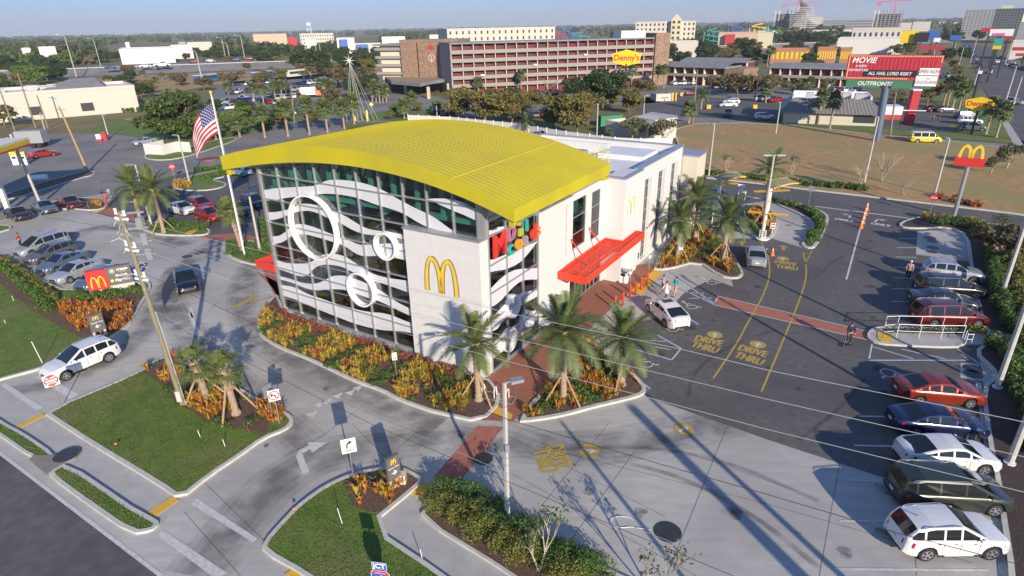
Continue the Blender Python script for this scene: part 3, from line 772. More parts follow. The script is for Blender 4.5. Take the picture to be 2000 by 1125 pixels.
lot = [(1263,775),(1500,859),(1740,938),(1950,1008),(1935,860),(1912,690),(1926,560),(1894,500),(1887,463),(1852,447),(1753,441),(1800,424),(2100,470),(2100,436),(2010,423),(1862,405),(1687,385),(1548,369),(1488,361),(1350,345),(1320,350),(1330,425),(1411,466),(1432,560),(1390,545),(1338,570),(1313,597),(1298,618),(1190,640),(1170,676),(1240,740)]
sheet('parking_lot', lot, 'asphalt', .006)
sheet('lot_paving_patch', [(1792,452),(1852,448),(1887,463),(1898,512),(1789,497)], 'concrete', .011)
sheet('driveway_lane', [(1421,466),(1508,466),(1567,484),(1590,452),(1580,425),(1551,404),(1500,393),(1440,400),(1400,400),(1396,425)], 'concrete', .011)
sheet('access_apron', [(1262,575),(1303,529),(1360,512),(1404,541),(1353,552),(1338,570),(1313,597),(1293,610)], 'concrete', .011)
sheet('access_apron', [(1150,672),(1163,655),(1225,640),(1242,664),(1222,706),(1208,705)], 'concrete', .011)
sheet('access_apron', [(1876,709),(1911,711),(1920,745),(1876,738)], 'concrete', .0115)
sheet('parking_lot', [(190,417),(300,446),(465,474),(545,500),(640,400),(640,310),(470,312),(330,345),(235,372)], 'asphalt', .006)
sheet('service_road', [(-200,500),(0,430),(120,395),(235,372),(330,345),(470,312),(640,300),(700,215),(660,222),(560,240),(450,268),(370,290),(180,333),(120,345),(0,385),(-300,440)], 'asphalt_old', .010)
sheet('filling_station_yard', [(-500,420),(0,380),(120,352),(170,338),(260,320),(350,300),(345,290),(290,272),(235,263),(160,259),(60,266),(-100,275),(-500,285)], 'asphalt_old', .006)
sheet('brick_walk', [(940,822),(1003,824),(1088,733),(1141,680),(1150,672),(1123,672),(1139,653),(1232,569),(1283,522),(1262,515),(1160,540),(1049,652),(960,732),(946,742),(983,783)], 'brick', .05)
sheet('crosswalk', [(933,832),(984,834),(893,947),(845,934)], 'red_paving', .008)
sheet('crosswalk', [(1400,579),(1693,648),(1693,663),(1392,594)], 'red_paving', .0105)
sheet('crosswalk', [(375,462),(461,455),(545,470),(552,590),(535,575),(500,500),(461,473)], 'red_paving', .0105)
sheet('crosswalk', [(192,417),(215,405),(262,420),(262,433)], 'red_paving', .0105)
sheet('crosswalk', [(500,530),(560,560),(566,600),(550,590),(530,560)], 'red_paving', .0105)
I1 = island('lawn', [(84,808),(275,728),(292,712),(328,696),(387,720),(469,760),(500,779),(548,801),(572,816),(574,828),(560,842),(516,859),(470,893),(411,932),(352,980),(310,950),(171,866),(108,824)], 'grass', .22)
I2 = island('lawn', [(-400,860),(0,744),(91,720),(187,683),(240,647),(259,632),(275,600),(291,574),(297,560),(290,550),(270,552),(139,573),(80,547),(0,507),(-400,330)], 'grass', .22)
I3 = island('lawn', [(511,1080),(517,1060),(545,1028),(575,996),(615,964),(649,944),(687,928),(735,917),(780,915),(803,923),(830,940),(804,964),(724,1029),(876,1130),(1100,1300),(900,1330),(600,1130)], 'grass', .2)
I4 = island('planting_bed', [(841,985),(868,957),(905,972),(1000,1022),(1090,1068),(1230,1135),(1500,1262),(1400,1400),(1003,1130),(815,1014)], 'mulch', .15)
I5 = island('planting_bed', [(540,575),(516,600),(504,624),(503,653),(522,669),(553,685),(607,706),(649,727),(697,749),(745,766),(777,783),(820,799),(855,810),(940,828),(983,784),(958,744),(946,742),(811,699),(568,612),(553,603),(548,590)], 'mulch', .2)
I6 = island('planting_bed', [(1003,827),(1053,823),(1107,813),(1160,798),(1203,788),(1240,779),(1259,771),(1263,760),(1245,738),(1205,708),(1165,679),(1150,672),(1140,681),(1088,734)], 'mulch', .25)
I7 = island('planting_bed', [(1268,527),(1303,529),(1362,512),(1404,541),(1437,547),(1452,540),(1450,528),(1411,466),(1378,440),(1350,430),(1330,440)], 'mulch', .25)
I8 = island('planting_bed', [(1504,391),(1551,396),(1582,404),(1608,415),(1620,425),(1614,445),(1594,484),(1582,487),(1567,483),(1565,476),(1584,452),(1587,441),(1579,429),(1551,415),(1520,402)], 'mulch', .3)
I9 = island('planting_bed', [(1438,402),(1449,425),(1465,451),(1475,466),(1492,473),(1508,466),(1520,440),(1519,421),(1506,411),(1477,400)], 'mulch', .3)
I10 = island('planting_bed', [(1753,441),(1767,431),(1799,424),(1850,428),(1927,437),(2100,458),(2300,640),(2010,660),(1960,660),(1920,650),(1908,600),(1897,540),(1893,512),(1887,461),(1852,445),(1801,448),(1767,447)], 'mulch_dark', .25)
I11 = island('planting_bed', [(1930,668),(2000,672),(2400,700),(2400,1300),(1975,1300),(1970,1125),(1953,1012),(1942,930),(1927,860),(1915,760),(1942,738),(1935,720),(1900,690)], 'mulch_dark', .22)
I12 = island('walk_paving', [(1693,652),(1705,642),(1725,640),(1900,645),(1925,652),(2010,660),(2300,680),(2300,700),(2010,676),(1930,676),(1880,674),(1870,682),(1735,676),(1710,672),(1694,664)], 'sidewalk', .15)
sheet('planting_bed', [(1724,645),(1890,650),(1890,656),(1724,652)], 'mulch', .135)
I13 = island('lawn', [(1330,300),(1345,345),(1488,360),(1548,368),(1687,384),(1860,404),(2000,421),(2300,462),(2300,300),(1984,296),(1940,285),(1700,262),(1500,240),(1310,243)], 'dirt', .25)
I14 = island('lawn', [(334,364),(343,357),(375,343),(430,332),(445,345),(412,352),(440,358),(444,362),(430,369),(395,374),(350,372)], 'grass', .2)
I15 = island('lawn', [(280,305),(300,299),(345,292),(450,268),(470,272),(380,303),(340,312),(310,314),(285,311)], 'grass', .2)
I16 = island('planting_bed', [(276,448),(262,440),(268,430),(330,438),(402,446),(413,452),(405,460),(370,462),(310,460),(290,454)], 'grass', .2)
I17 = island('planting_bed', [(435,492),(437,480),(450,472),(480,470),(515,476),(540,490),(545,505),(525,520),(500,520),(460,510)], 'grass', .22)
I18 = island('planting_bed', [(60,402),(120,392),(170,386),(205,392),(212,405),(185,413),(130,408),(60,415)], 'mulch', .2)
I19 = island('planting_bed', [(0,385),(80,358),(170,334),(188,336),(183,343),(160,348),(0,398)], 'mulch', .2)
I20 = island('lawn', [(-100,462),(0,440),(22,442),(24,448),(0,455),(-100,480)], 'grass', .2)
s = MB()
sheet('pavement', [(-200,700),(-100,745),(3,830),(47,851),(133,909),(250,988),(256,992),(318,1024),(352,980),(312,951),(171,866),(108,824),(85,808),(30,765)], 'sidewalk', .012)
sheet('pavement', [(804,963),(841,986),(815,1016),(1003,1132),(1300,1320),(1100,1320),(876,1132),(724,1030)], 'sidewalk', .012)
V1 = island('verge', [(-200,690),(8,828),(48,848),(112,892),(100,905),(62,897),(0,853),(-200,720)], 'grass', .16,.13)
V2 = island('verge', [(103,921),(133,906),(252,987),(258,992),(311,1020),(312,1027),(296,1040),(256,1046),(171,987),(95,931)], 'grass', .2,.13)
s = MB(); P = G2([(58,902),(66,893),(112,892),(140,881),(155,880),(158,886),(148,897),(130,907),(106,921),(93,931)]); s.prism(P, 0,.15); tag(s.build('storm_drain_slab', 'slab_brown'), 'grey concrete storm drain slab with a round lid cutting the grass verge', 'drain')
s2 = MB(); c = g(131,893); s2.path([(c.x,c.y,.14),(c.x,c.y,.156)],.62,24); lid = s2.build('drain_lid', 'dark_metal'); lid.parent = bpy.data.objects['storm_drain_slab']
def plate(pts, z=.02, lab=None):
    s = MB(); P = G2(pts); s.prism(P, z-.015, z+.008); o = s.build('tactile_plate', 'tactile'); return tag(o, lab, 'tactile paving', 'yellow tactile plates at ramps')
plate([(32,833),(82,808),(90,812),(40,837)],.03, 'yellow tactile plate at the lower left corner of the lawn, end of the pavement')
plate([(287,1002),(336,970),(350,978),(302,1011)],.03, 'yellow tactile plate where the pavement meets the exit drive')
plate([(803,964),(826,943),(862,957),(841,985)],.03, 'yellow tactile plate beside the pedestal sign, partly shaded by shrubs')
plate([(972,795),(1001,811),(998,821),(956,804)],.065, 'yellow tactile plate at the street end of the brick walk')
plate([(1123,672),(1139,653),(1163,657),(1144,677)],.065, 'yellow tactile plate between the two feathery palms beside the brick walk')
plate([(1232,569),(1277,528),(1295,532),(1251,579)],.065, 'long yellow tactile plate under the red bollards')
plate([(1713,651),(1742,656),(1742,672),(1720,670),(1713,664)],.15, 'yellow tactile plate inside the white handrail')
plate([(1385,469),(1392,462),(1402,463),(1408,468),(1403,473),(1390,473)],.155, 'yellow tactile plate between two palms in the bed by the wing')
plate([(181,411),(205,409),(196,413),(178,415)],.03, 'yellow tactile plate beside the red sedan on the far left')
plate([(362,458),(377,450),(388,452),(374,460)],.165, 'yellow tactile plate on the island with two leaning palms')
plate([(598,1118),(570,1112),(556,1122),(575,1135)],.03, 'yellow tactile plate cut by the bottom edge of the photo')
s = MB()
for a, b in [((1190,825),(1060,985)),((1420,832),(1302,1125)),((1640,905),(1600,1125)),((990,850),(1300,1010)),((1000,925),(1360,1125)),((1045,870),(1500,985)),((1240,880),(1090,1090)),((690,830),(860,1000)),((607,704),(500,760)),((745,766),(620,858)),((855,810),(735,912)),((400,943),(520,1060)),((160,640),(420,690)),((420,500),(300,640)),((300,470),(200,560)),((380,640),(470,540)),((1330,880),(1560,960)),((1500,985),(1900,1100)),((1780,955),(1790,1125)),((360,1000),(470,1125)),((0,705),(140,660))]:
    stripe(s, a, b, .03,.0035)
tag(s.build('paving_joint', 'joint'), kind='structure')
# ---- painted lines (white=0, blue=1, yellow=2)
s = MB()
for q in ([(67,736),(88,733),(155,771),(139,781)],[(1,752),(12,749),(85,796),(72,803)],[(372,983),(386,974),(503,1052),(494,1060)],[(305,1045),(320,1036),(445,1120),(420,1130)]):
    s.poly([(*g2(p),.013) for p in q],0)
for a, b, w_ in [((1592,403),(1780,427),.3),((1680,447),(1653,546),.16),((1755,466),(1792,466),.12),((1752,484),(1790,484),.12),((1750,502),(1790,503),.12),((1747,522),(1810,523),.12),((1745,543),(1800,544),.12),((1743,564),(1800,565),.12),((1741,589),(1790,589),.12),((1738,615),(1790,615),.12),
    ((1678,813),(1740,814),.12),((1668,870),(1750,872),.12),((1658,938),(1745,940),.12),((1640,1018),(1745,1018),.12),((1630,1112),(1930,1114),.12),((1400,578),(1694,647),.1),((1392,595),(1694,664),.1),
    ((370,611),(388,652),.28),((371,600),(378,620),.28)]:
    stripe(s, a, b, w_, .0135,0)
def bay(s, a, b, off=.12):
    stripe(s, a, b, .1,.0135,0)
    A_, B_ = Vector(g2(a)), Vector(g2(b)); d = (B_-A_).normalized(); n = Vector((-d.y, d.x))*off
    stripe(s, tuple(A_+n), tuple(B_+n),.12,.0135,1, world=True)
bay(s, (1303,531),(1395,593)); bay(s, (1286,543),(1394,594),-.12)
bay(s, (1335,616),(1364,634)); bay(s, (1284,655),(1330,681)); bay(s, (1232,680),(1312,703),-.12); bay(s, (1163,678),(1270,760)); bay(s, (1697,704),(1890,704)); stripe(s, (1690,760),(1745,760),.12,.0135,1)
for a, b in [((1697,704),(1703,673)),((1703,677),(1790,703)),((1760,682),(1850,702)),((1394,594),(1404,579)),((1330,681),(1312,703)),((1300,560),(1345,558)),((1325,571),(1375,573)),((1345,583),(1390,582)),((1262,675),(1310,683)),((1245,664),(1300,667)),((1290,548),(1330,545)),((1870,682),(1915,712)),((1876,690),(1900,712)),((1890,704),(1940,735)),
    ((1700,652),(1880,652))][:14]:
    stripe(s, a, b, .1,.0135,0)
for pts, w_ in [([(1568,492),(1575,520),(1574,548),(1560,590),(1540,640),(1487,765)],.13),([(1500,500),(1505,535),(1490,580),(1466,620),(1440,670),(1393,739)],.13),([(1586,489),(1572,517)],.1),([(1567,494),(1583,498)],.08),([(1568,502),(1580,505)],.08),([(1570,510),(1577,512)],.08),([(1487,474),(1500,500)],.12),([(460,600),(500,578)],.5),([(470,578),(505,570)],.12),([(490,590),(530,580)],.3)]:
    W = [Vector(g2(p)) for p in pts]
    if len(W) > 3: W = smoothpoly(W, 2, False)
    ribbon(s, W, w_, .0145,2)
tag(s.build('road_marking', ['white_paint', 'blue_paint', 'yellow_paint']), kind='structure')
def gmat(px, py, px2, py2, z=.016):
    """frame on the ground at the first point, text running towards the second"""
    a, b = Vector(g2((px, py))), Vector(g2((px2, py2))); d = (b-a).normalized(); n = Vector((-d.y, d.x))
    return Matrix(((d.x, n.x, 0, a.x),(d.y, n.y, 0, a.y),(0,0,1, z),(0,0,0,1)))
s = MB()
def gtext(txt, px, py, px2, py2, mi, L_=1.85, cap=.9, z=.016):
    q = MB(); q.text(txt, Matrix(), cap/.7); xs = [v[0] for v in q.v]; k = L_/(max(xs)-min(xs))
    for i in range(3): m_ = gmat(px, py, px2, py2, z+.0006*i); s.text(txt, m_ @ Matrix.Translation(((i-1)*.04,(i-1)*.02,0)), cap/.7,0.0, mi, bold=.012, sx=k)
def disc(px, py, r_, mi, z=.0168):
    c = g2((px, py)); s.poly([(c[0]+r_*math.cos(t*math.pi/14), c[1]+r_*math.sin(t*math.pi/14), z) for t in range(28)], mi)
def arrow(px, py, px2, py2, L_, mi, w_=.18, z=.0175, hw=.42):
    m_ = gmat(px, py, px2, py2, z)
    for poly_ in ([(-L_/2,-w_/2),(L_*.12,-w_/2),(L_*.12,w_/2),(-L_/2,w_/2)],[(L_*.08,-hw),(L_/2,0),(L_*.08,hw)]):
        s.poly([tuple(m_ @ Vector((x, y, 0))) for x, y in poly_], mi)
YEL, WHT = 1,0
for a in ((1384,666,1410,672),(1470,686,1496,693),(1534,514,1558,518),(1091,891,1100,910)): gtext('DRIVE', *a, YEL)
for a in ((1377,679,1403,686),(1463,701,1489,709),(1537,523,1561,526),(1062,900,1070,919)): gtext('THRU', *a, YEL)
for px, py, r_ in ((1396,654,.55),(1480,673,.55),(1529,505,.55),(1151,880,.54),(1335,838,.54)): disc(px, py, r_, YEL)
for px, py, qx, qy in ((1396,655,1401,640),(1480,674,1486,660),(1529,506,1529,497),(1151,880,1185,887),(1335,838,1356,826)): arrow(px, py, qx, qy, .75,2,.17,.018,.25)
arrow(1449,475,1449,460,1.5,YEL,.3,.0175,.5); arrow(1530,484,1530,470,1.5,YEL,.3,.0175,.5)
gtext('ONLY', 1649,430,1670,433, WHT, 1.95,.75); gtext('ONLY', 1720,439,1741,442, WHT, 1.9,.75)
def bent(px, py, px2, py2, sc, flip, mi=0, z=.0175):
    m_ = gmat(px, py, px2, py2, z)
    for poly_ in ([(-.6,-1.2),(-.3,-1.2),(-.3,.3),(-.6,.3)],[(-.6,.3),(-.3,.3),(.1,.42),(.1,.75),(-.35,.62)],[(.1,.1),(.95,.55),(.1,1.05)]):
        P = [tuple(m_ @ Vector((x*sc*flip, y*sc, 0))) for x, y in poly_]; s.poly(P if flip > 0 else P[::-1], mi)
bent(1655,421,1676,424,.7,-1); bent(1718,431,1739,434,.7,1)
arrow(1471,386,1487,389,2.2,WHT,.2,.0175,.4)
bent(606,889,627,882,1.15,1)
arrow(330,372,345,370,2,WHT,.2); arrow(252,395,262,394,2,WHT,.2)
for px, py in ((625,789),(641,783),(662,772),(686,766),(701,757),(612,808)):
    m_ = gmat(px, py, px+30, py+12,.016); s.poly([tuple(m_ @ Vector(q)) for q in ((-.3,-.3,0),(.3,-.3,0),(0,.35,0))],0)
def access(px, py, px2, py2, sc, mi=0):
    """wheelchair symbol"""
    m_ = gmat(px, py, px2, py2,.0165)
    def ln(pts, w_):
        for a, b in zip(pts[:-1], pts[1:]):
            a, b = Vector(a), Vector(b); d = (b-a).normalized(); n = Vector((-d.y, d.x))*w_/2
            s.poly([tuple(m_ @ Vector((q.x*sc, q.y*sc, 0))) for q in (a-n, b-n, b+n, a+n)], mi)
    ln([(.45*math.cos(R(t)),.45*math.sin(R(t))-.15) for t in range(110,390,20)],.1)
    ln([(-.15,.85),(-.12,.15),(.35,.12),(.6,-.5),(.85,-.42)],.13); ln([(-.12,.5),(.3,.5)],.1)
    s.poly([tuple(m_ @ Vector(((-.17+.16*math.cos(t))*sc, (1.02+.16*math.sin(t))*sc, 0))) for t in np.linspace(0,5.8,12)], mi)
access(1388,551,1409,548,.9); access(1349,598,1370,595,.9); access(1260,709,1281,706,.95); access(1312,641,1333,638,.9); access(1742,730,1742,745,1.1)
tri(tag(s.build('road_marking', ['white_paint', 'yellow_paint', 'white_paint']), kind='structure'))
for px, py, r_, lab in ((1304,1039,.62,'dark manhole cover on the concrete, lower right, near the hoop of fallen cable'),(944,896,.5,'manhole cover beside the red crosswalk'),(1816,465,.55,'upper manhole of the light patch in the far parking bays'),(1820,471,.5,'second manhole of the light patch'),(1822,484,.55,'third manhole of the light patch'),(1820,492,.5,'lowest manhole of the light patch'),(1900,720,.55,'manhole on the small grey patch beside the marked bay'),(1900,731,.55,'faded lower manhole on the small grey patch'),(390,494,.5,'right one of two small manholes near the pale island'),(366,501,.5,'left one of two small manholes near the pale island'),(1812,456,.3,'smallest lid at the top of the light patch')):
    s = MB(); c = g(px, py); s.path([(c.x,c.y,.005),(c.x,c.y,.02)], r_, 28); tag(s.build('manhole_cover', 'dark_metal'), lab, 'manhole')
s = MB(); stripe(s, (1911,747),(1927,860),.3,.014); stripe(s, (1927,860),(1960,1125),.3,.014); tag(s.build('kerb', 'kerb'), kind='structure')

def wear(name, pts, w_, mat, z, n=3):
    W = smoothpoly([Vector(g2(p)) for p in pts],3, False); s = MB()
    for k in range(n): ribbon(s, W, w_*(1-.28*k), z+k*.0004)
    tag(s.build(name, mat), kind='structure')
wear('tyre_wear', [(380,1125),(450,1040),(520,955),(620,890),(740,868),(860,850),(1000,868),(1150,880),(1330,845),(1500,800)],3.0, 'tyre_wear', .0048)
wear('tyre_wear', [(600,870),(520,800),(400,690),(330,600),(330,540),(420,470),(520,440)],2.6, 'tyre_wear', .0062)
wear('tyre_wear', [(20,770),(130,740),(240,690),(300,620),(350,520)],2.4, 'tyre_wear', .0076)
wear('tyre_wear', [(20,530),(150,450),(250,440),(360,480)],3.0, 'tyre_wear', .0088)
wear('tyre_wear', [(860,830),(700,770),(560,700),(480,640),(470,560),(500,500)],2.6, 'tyre_wear', .0021)
for i, (pts, w_) in enumerate([([(1345,775),(1350,735),(1390,695),(1450,665),(1530,640)],.25),([(1080,880),(1250,870),(1420,900),(1600,980)],.3),([(1560,860),(1640,800),(1690,740)],.22),([(1590,545),(1640,500),(1720,480)],.2),([(1200,900),(1330,930),(1480,1010),(1600,1110)],.3)]): wear('skid_mark', pts, w_, 'skid', .0192+.0005*i, 1)
s = MB(); rr = random.Random(8)
for px, py in [(1340,655),(1352,640),(1392,626),(1730,770),(1735,832),(1745,900),(1725,955),(1720,1040),(1715,720),(1700,560),(1720,590),(1705,620),(1360,540),(1420,640),(1500,720),(1560,760),(80,450),(140,455),(60,560),(1290,690),(1480,560),(1540,440),(1700,470),(640,760),(900,850),(520,870),(1150,960),(1250,1000),(1650,1080),(1430,1000),(1560,1040)]:
    c = g2((px, py)); r_ = rr.uniform(.15,.5); s.poly([(c[0]+r_*rr.uniform(.6,1.2)*math.cos(a), c[1]+r_*rr.uniform(.6,1.2)*math.sin(a),.0196) for a in np.linspace(0,5.8,11)])
tag(s.build('oil_stain', 'oil_stain'), kind='structure')
# ================================================================ VEGETATION
def uni(n, rs):
    v = rs.normal(size=(n, 3)); return v/np.linalg.norm(v, axis=1, keepdims=True)
def crown_pts(clumps, n, rs, fill=0.35):
    vol = np.array([c[3]*c[4]*c[5] for c in clumps])**0.8; idx = rs.choice(len(clumps), n, p=vol/vol.sum())
    C = np.array([c[:3] for c in clumps])[idx]; Rr = np.array([c[3:] for c in clumps])[idx]
    d = uni(n, rs); r_ = rs.uniform(fill, 1.0, n)**0.55*rs.uniform(.88,1.12, n)
    return C + d*Rr*r_[:, None], d*0.7 + uni(n, rs)*0.8 + np.array([0,0,.25])
def limb_tree(s, h, r_, rs, nb=7, tr=.12, spread=.6, mi=0, lean=0):
    """tapered trunk with forking limbs; returns tip points"""
    tips = []
    p = [Vector((0,0,-.1)), Vector((lean*.3+rs.uniform(-.04,.04)*h, rs.uniform(-.04,.04)*h, h*.2)), Vector((lean*.6+rs.uniform(-.05,.05)*h, rs.uniform(-.05,.05)*h, h*.42))]
    s.path(p, [tr*1.35, tr, tr*.8],8, mi)
    for k in range(nb):
        a = 2*math.pi*k/nb + rs.uniform(-.4,.4); z0 = h*rs.uniform(.22,.42); L_ = r_*rs.uniform(.6,1.0)
        st = p[1].lerp(p[2], max(0,(z0/h-.2)/.22)); hh = h*rs.uniform(.6,.95)
        mid = st + Vector((math.cos(a)*L_*.45, math.sin(a)*L_*.45,(hh-z0)*.5)); en = st + Vector((math.cos(a)*L_*spread*1.3, math.sin(a)*L_*spread*1.3, hh-z0))
        s.path([st, mid, en],[tr*.5, tr*.32, tr*.1],5, mi); tips.append(en)
        for j in range(2):
            a2 = a + rs.uniform(-.9,.9); e2 = mid + Vector((math.cos(a2)*L_*.5, math.sin(a2)*L_*.5, h*rs.uniform(.12,.3))); s.path([mid, e2],[tr*.25, tr*.07],4, mi, False); tips.append(e2)
    return tips
def broadleaf(name, h, r_, leafm, barkm, n, ls, seed, label, cat='tree', dens=.35, clumps=14, zlo=.3, group=None, tr=None):
    rs = np.random.RandomState(seed); rr = random.Random(seed)
    root = empty(name, (0,0,0),0, label, cat, group)
    s = MB(); tips = limb_tree(s, h, r_, rr, 7, tr or h*.022+.05); s.build('trunk', barkm, root, True)
    cl = []
    for k in range(clumps):
        a = rr.uniform(0,2*math.pi); q = rr.random()**.6*r_*.68; z = h*(zlo+(1-zlo)*rr.uniform(.22,.86)); k2 = 1-.45*abs((z/h-zlo)/(1-zlo)-.45)
        cl.append((math.cos(a)*q*k2, math.sin(a)*q*k2, z, r_*rr.uniform(.24,.42), r_*rr.uniform(.24,.42), h*rr.uniform(.09,.17)))
    C, N_ = crown_pts(cl, n, rs, dens)
    s = MB(); s.leaves(C, N_, ls, seed=seed); s.build('crown', leafm, root)
    return root
def bare_tree(name, h, r_, seed, label, barkm='bark_light', leafm=None, n=0, stems=3, group=None):
    rr = random.Random(seed); root = empty(name, (0,0,0),0, label, 'tree', group); s = MB(); tips = []
    def br(p, d, L_, r0, lv):
        q = p + d*L_; s.path([p, q],[r0, r0*.62],5 if lv < 2 else 3,0, False)
        if lv >= 4: tips.append(q); return
        for _ in range(3 if lv < 3 else 2):
            d2 = (d + Vector((rr.uniform(-.6,.6), rr.uniform(-.6,.6), rr.uniform(-.05,.4)))*.75).normalized(); br(q, d2, L_*rr.uniform(.55,.85), r0*.6, lv+1)
    for k in range(stems):
        a = 2*math.pi*k/stems+rr.random(); br(Vector((0,0,-.05)), Vector((math.cos(a)*.3, math.sin(a)*.3,1)).normalized(), h*.3, h*.011+.02,0)
    s.build('trunk', barkm, root)
    if leafm:
        rs = np.random.RandomState(seed); T = np.array([tuple(t) for t in tips]); C = T[rs.randint(len(T), size=n)] + rs.normal(size=(n, 3))*h*.035
        s = MB(); s.leaves(C, uni(n, rs), h*.028, seed=seed); s.build('crown', leafm, root)
    return root
def date_palm(label, h, cr, seed, group, nf=30, leafm='palm_leaf', brace=0, dead=0, nl=34, loc=(0,0,0), skirt=True):
    rr = random.Random(seed); root = empty('feathery_palm', loc, rr.uniform(0,6), label, 'palm', group)
    s = MB(); zz = np.linspace(0, h, int(h/.16)+2); lx, ly = rr.uniform(-.12,.12), rr.uniform(-.12,.12)
    pts = [(lx*(z/h)**2, ly*(z/h)**2, z-.05) for z in zz]; tr0 = .17+cr*.012
    rad = [tr0*(1.5 if z < .2 else (1.2 if z < .5 else (1.0 if z < h-.8 else 1.35)))*(1+.09*((i % 2)*2-1)) for i, z in enumerate(zz)]
    s.path(pts, rad, 10); s.build('trunk', 'palm_bark', root, True)
    top = Vector((lx, ly, h-.1)); s = MB()
    for k in range(nf):
        az = k*2.39996+rr.uniform(-.15,.15); t = k/nf; el = R(86-105*t**.85+rr.uniform(-7,7)); L_ = cr*rr.uniform(.88,1.12)*(.85 if t < .15 else 1)
        dr = (.55+.75*t)*rr.uniform(.8,1.2); d = Vector((math.cos(az)*math.cos(el), math.sin(az)*math.cos(el), math.sin(el)))
        p = top.copy(); rac = [p.copy()]; n = 9; cur = d.copy()
        for i in range(n):
            cur = (cur + Vector((0,0,-dr*.16*(i/n+.35)))).normalized(); p = p + cur*L_/n; rac.append(p.copy())
        s.path(rac, [.03*(1-.8*i/n) for i in range(n+1)],3,1, False)
        side = d.cross(Vector((0,0,1)));
        if side.length < .05: side = Vector((math.sin(az),-math.cos(az),0))
        side.normalize()
        for j in range(nl):
            q = (.13+.87*j/nl)*n; i0 = min(int(q), n-1); f = q-i0; c = rac[i0].lerp(rac[i0+1], f); tg = (rac[i0+1]-rac[i0]).normalized()
            ll = L_*.20*math.sin(math.pi*min(1,.12+.86*(j/nl)))**.6+.05
            up = side.cross(tg).normalized()
            for sg in (-1,1):
                dd = (side*sg*.85+tg*.62+up*(.32*rr.uniform(.4,1.4))-Vector((0,0,.14))).normalized(); e = c+dd*ll+Vector((0,0,-.13*ll)); w_ = tg*.035*cr/2.4
                mi = 0
                s.quad(c-w_, c+w_, e+w_*.25, e-w_*.25, mi)
    s.build('crown', [leafm, 'leaf_bright'], root)
    if dead:
        s = MB()
        for k in range(dead):
            az = rr.uniform(0,6.28); c = top+Vector((math.cos(az)*.25, math.sin(az)*.25,-.1)); e = c+Vector((math.cos(az)*.45, math.sin(az)*.45,-1.5)); s.path([c, c.lerp(e, .5)+Vector((math.cos(az)*.12, math.sin(az)*.12,0)), e],[.03,.02,.01],3,0, False)
            for j in range(24):
                q = c.lerp(e, j/24); sd_ = Vector((-math.sin(az), math.cos(az),0))*(.25 if j % 2 else -.25); s.quad(q, q+Vector((0,0,.03)), q+sd_+Vector((0,0,-.25)), q+sd_+Vector((0,0,-.28)))
        s.build('dead_frond', 'palm_dead', root)
    for k in range(brace):
        a = k*2*math.pi/brace+.6; s = MB(); s.bar((math.cos(a)*1.25, math.sin(a)*1.25,.02),(math.cos(a)*.16, math.sin(a)*.16,1.75),.085,.085); s.build('support_pole', 'wood_brace', root)
    return root
def fan_palm(label, h, cr, seed, group, nf=26, leafm='palm_leaf_bright', brace=0, lean=(0,0), nb=13, boots=True, loc=(0,0,0), rag=1.0, lw=.05):
    rr = random.Random(seed); root = empty('fan_palm', loc, 0, label, 'palm', group); s = MB()
    zz = np.linspace(0, h, max(6, int(h/.2))); pts = [(lean[0]*(z/h), lean[1]*(z/h), z-.05) for z in zz]
    rad = [.2*(1.45 if z < .3 else (1.25 if (z > h*.55 and boots) else 1.0))*(1+.10*((i % 2)*2-1)*(2 if z > h*.5 and boots else .5)) for i, z in enumerate(zz)]
    s.path(pts, rad, 9)
    if boots:
        for k in range(26):
            z = h*rr.uniform(.5,.98); a = rr.uniform(0,6.28); c = Vector((lean[0]*z/h+math.cos(a)*.2, lean[1]*z/h+math.sin(a)*.2, z)); s.bar(c, c+Vector((math.cos(a)*.16, math.sin(a)*.16,.3)),.1,.03)
    s.build('trunk', 'palm_bark', root)
    top = Vector((lean[0], lean[1], h-.1)); s = MB()
    for k in range(nf):
        t = k/nf; az = k*2.39996+rr.uniform(-.2,.2); el = R(80-125*t+rr.uniform(-8,8)); d = Vector((math.cos(az)*math.cos(el), math.sin(az)*math.cos(el), math.sin(el)))
        pl = cr*rr.uniform(.42,.6); c = top+d*pl+Vector((0,0,-.12*t*cr)); s.path([top, c],[.03,.018],3,1, False)
        side = d.cross(Vector((0,0,1)))
        if side.length < .05: side = Vector((1,0,0))
        side.normalize(); up = side.cross(d).normalized(); fr = cr*rr.uniform(.42,.55)
        for j in range(nb):
            a = R(-115+230*j/(nb-1)); dd = (d*math.cos(a)+side*math.sin(a)+up*.10*math.cos(a)).normalized(); l1 = fr*(.75+.25*math.cos(a)); m1 = c+dd*l1*.55; e = c+dd*l1+Vector((0,0,-.30*l1*rr.uniform(.6,1.5)*rag))
            w_ = dd.cross(up).normalized()*fr*lw*2.2
            s.quad(c-w_*.2, m1-w_, m1+w_, c+w_*.2,0); s.quad(m1-w_, e-w_*.15, e+w_*.15, m1+w_, 0)
    s.build('crown', [leafm, 'leaf_bright'], root)
    for k in range(brace):
        a = k*2*math.pi/brace+.3; s = MB(); s.bar((math.cos(a)*1.3, math.sin(a)*1.3,.02),(lean[0]*.6+math.cos(a)*.2, lean[1]*.6+math.sin(a)*.2, h*.62),.09,.09); s.build('support_pole', 'wood_brace', root)
    return root
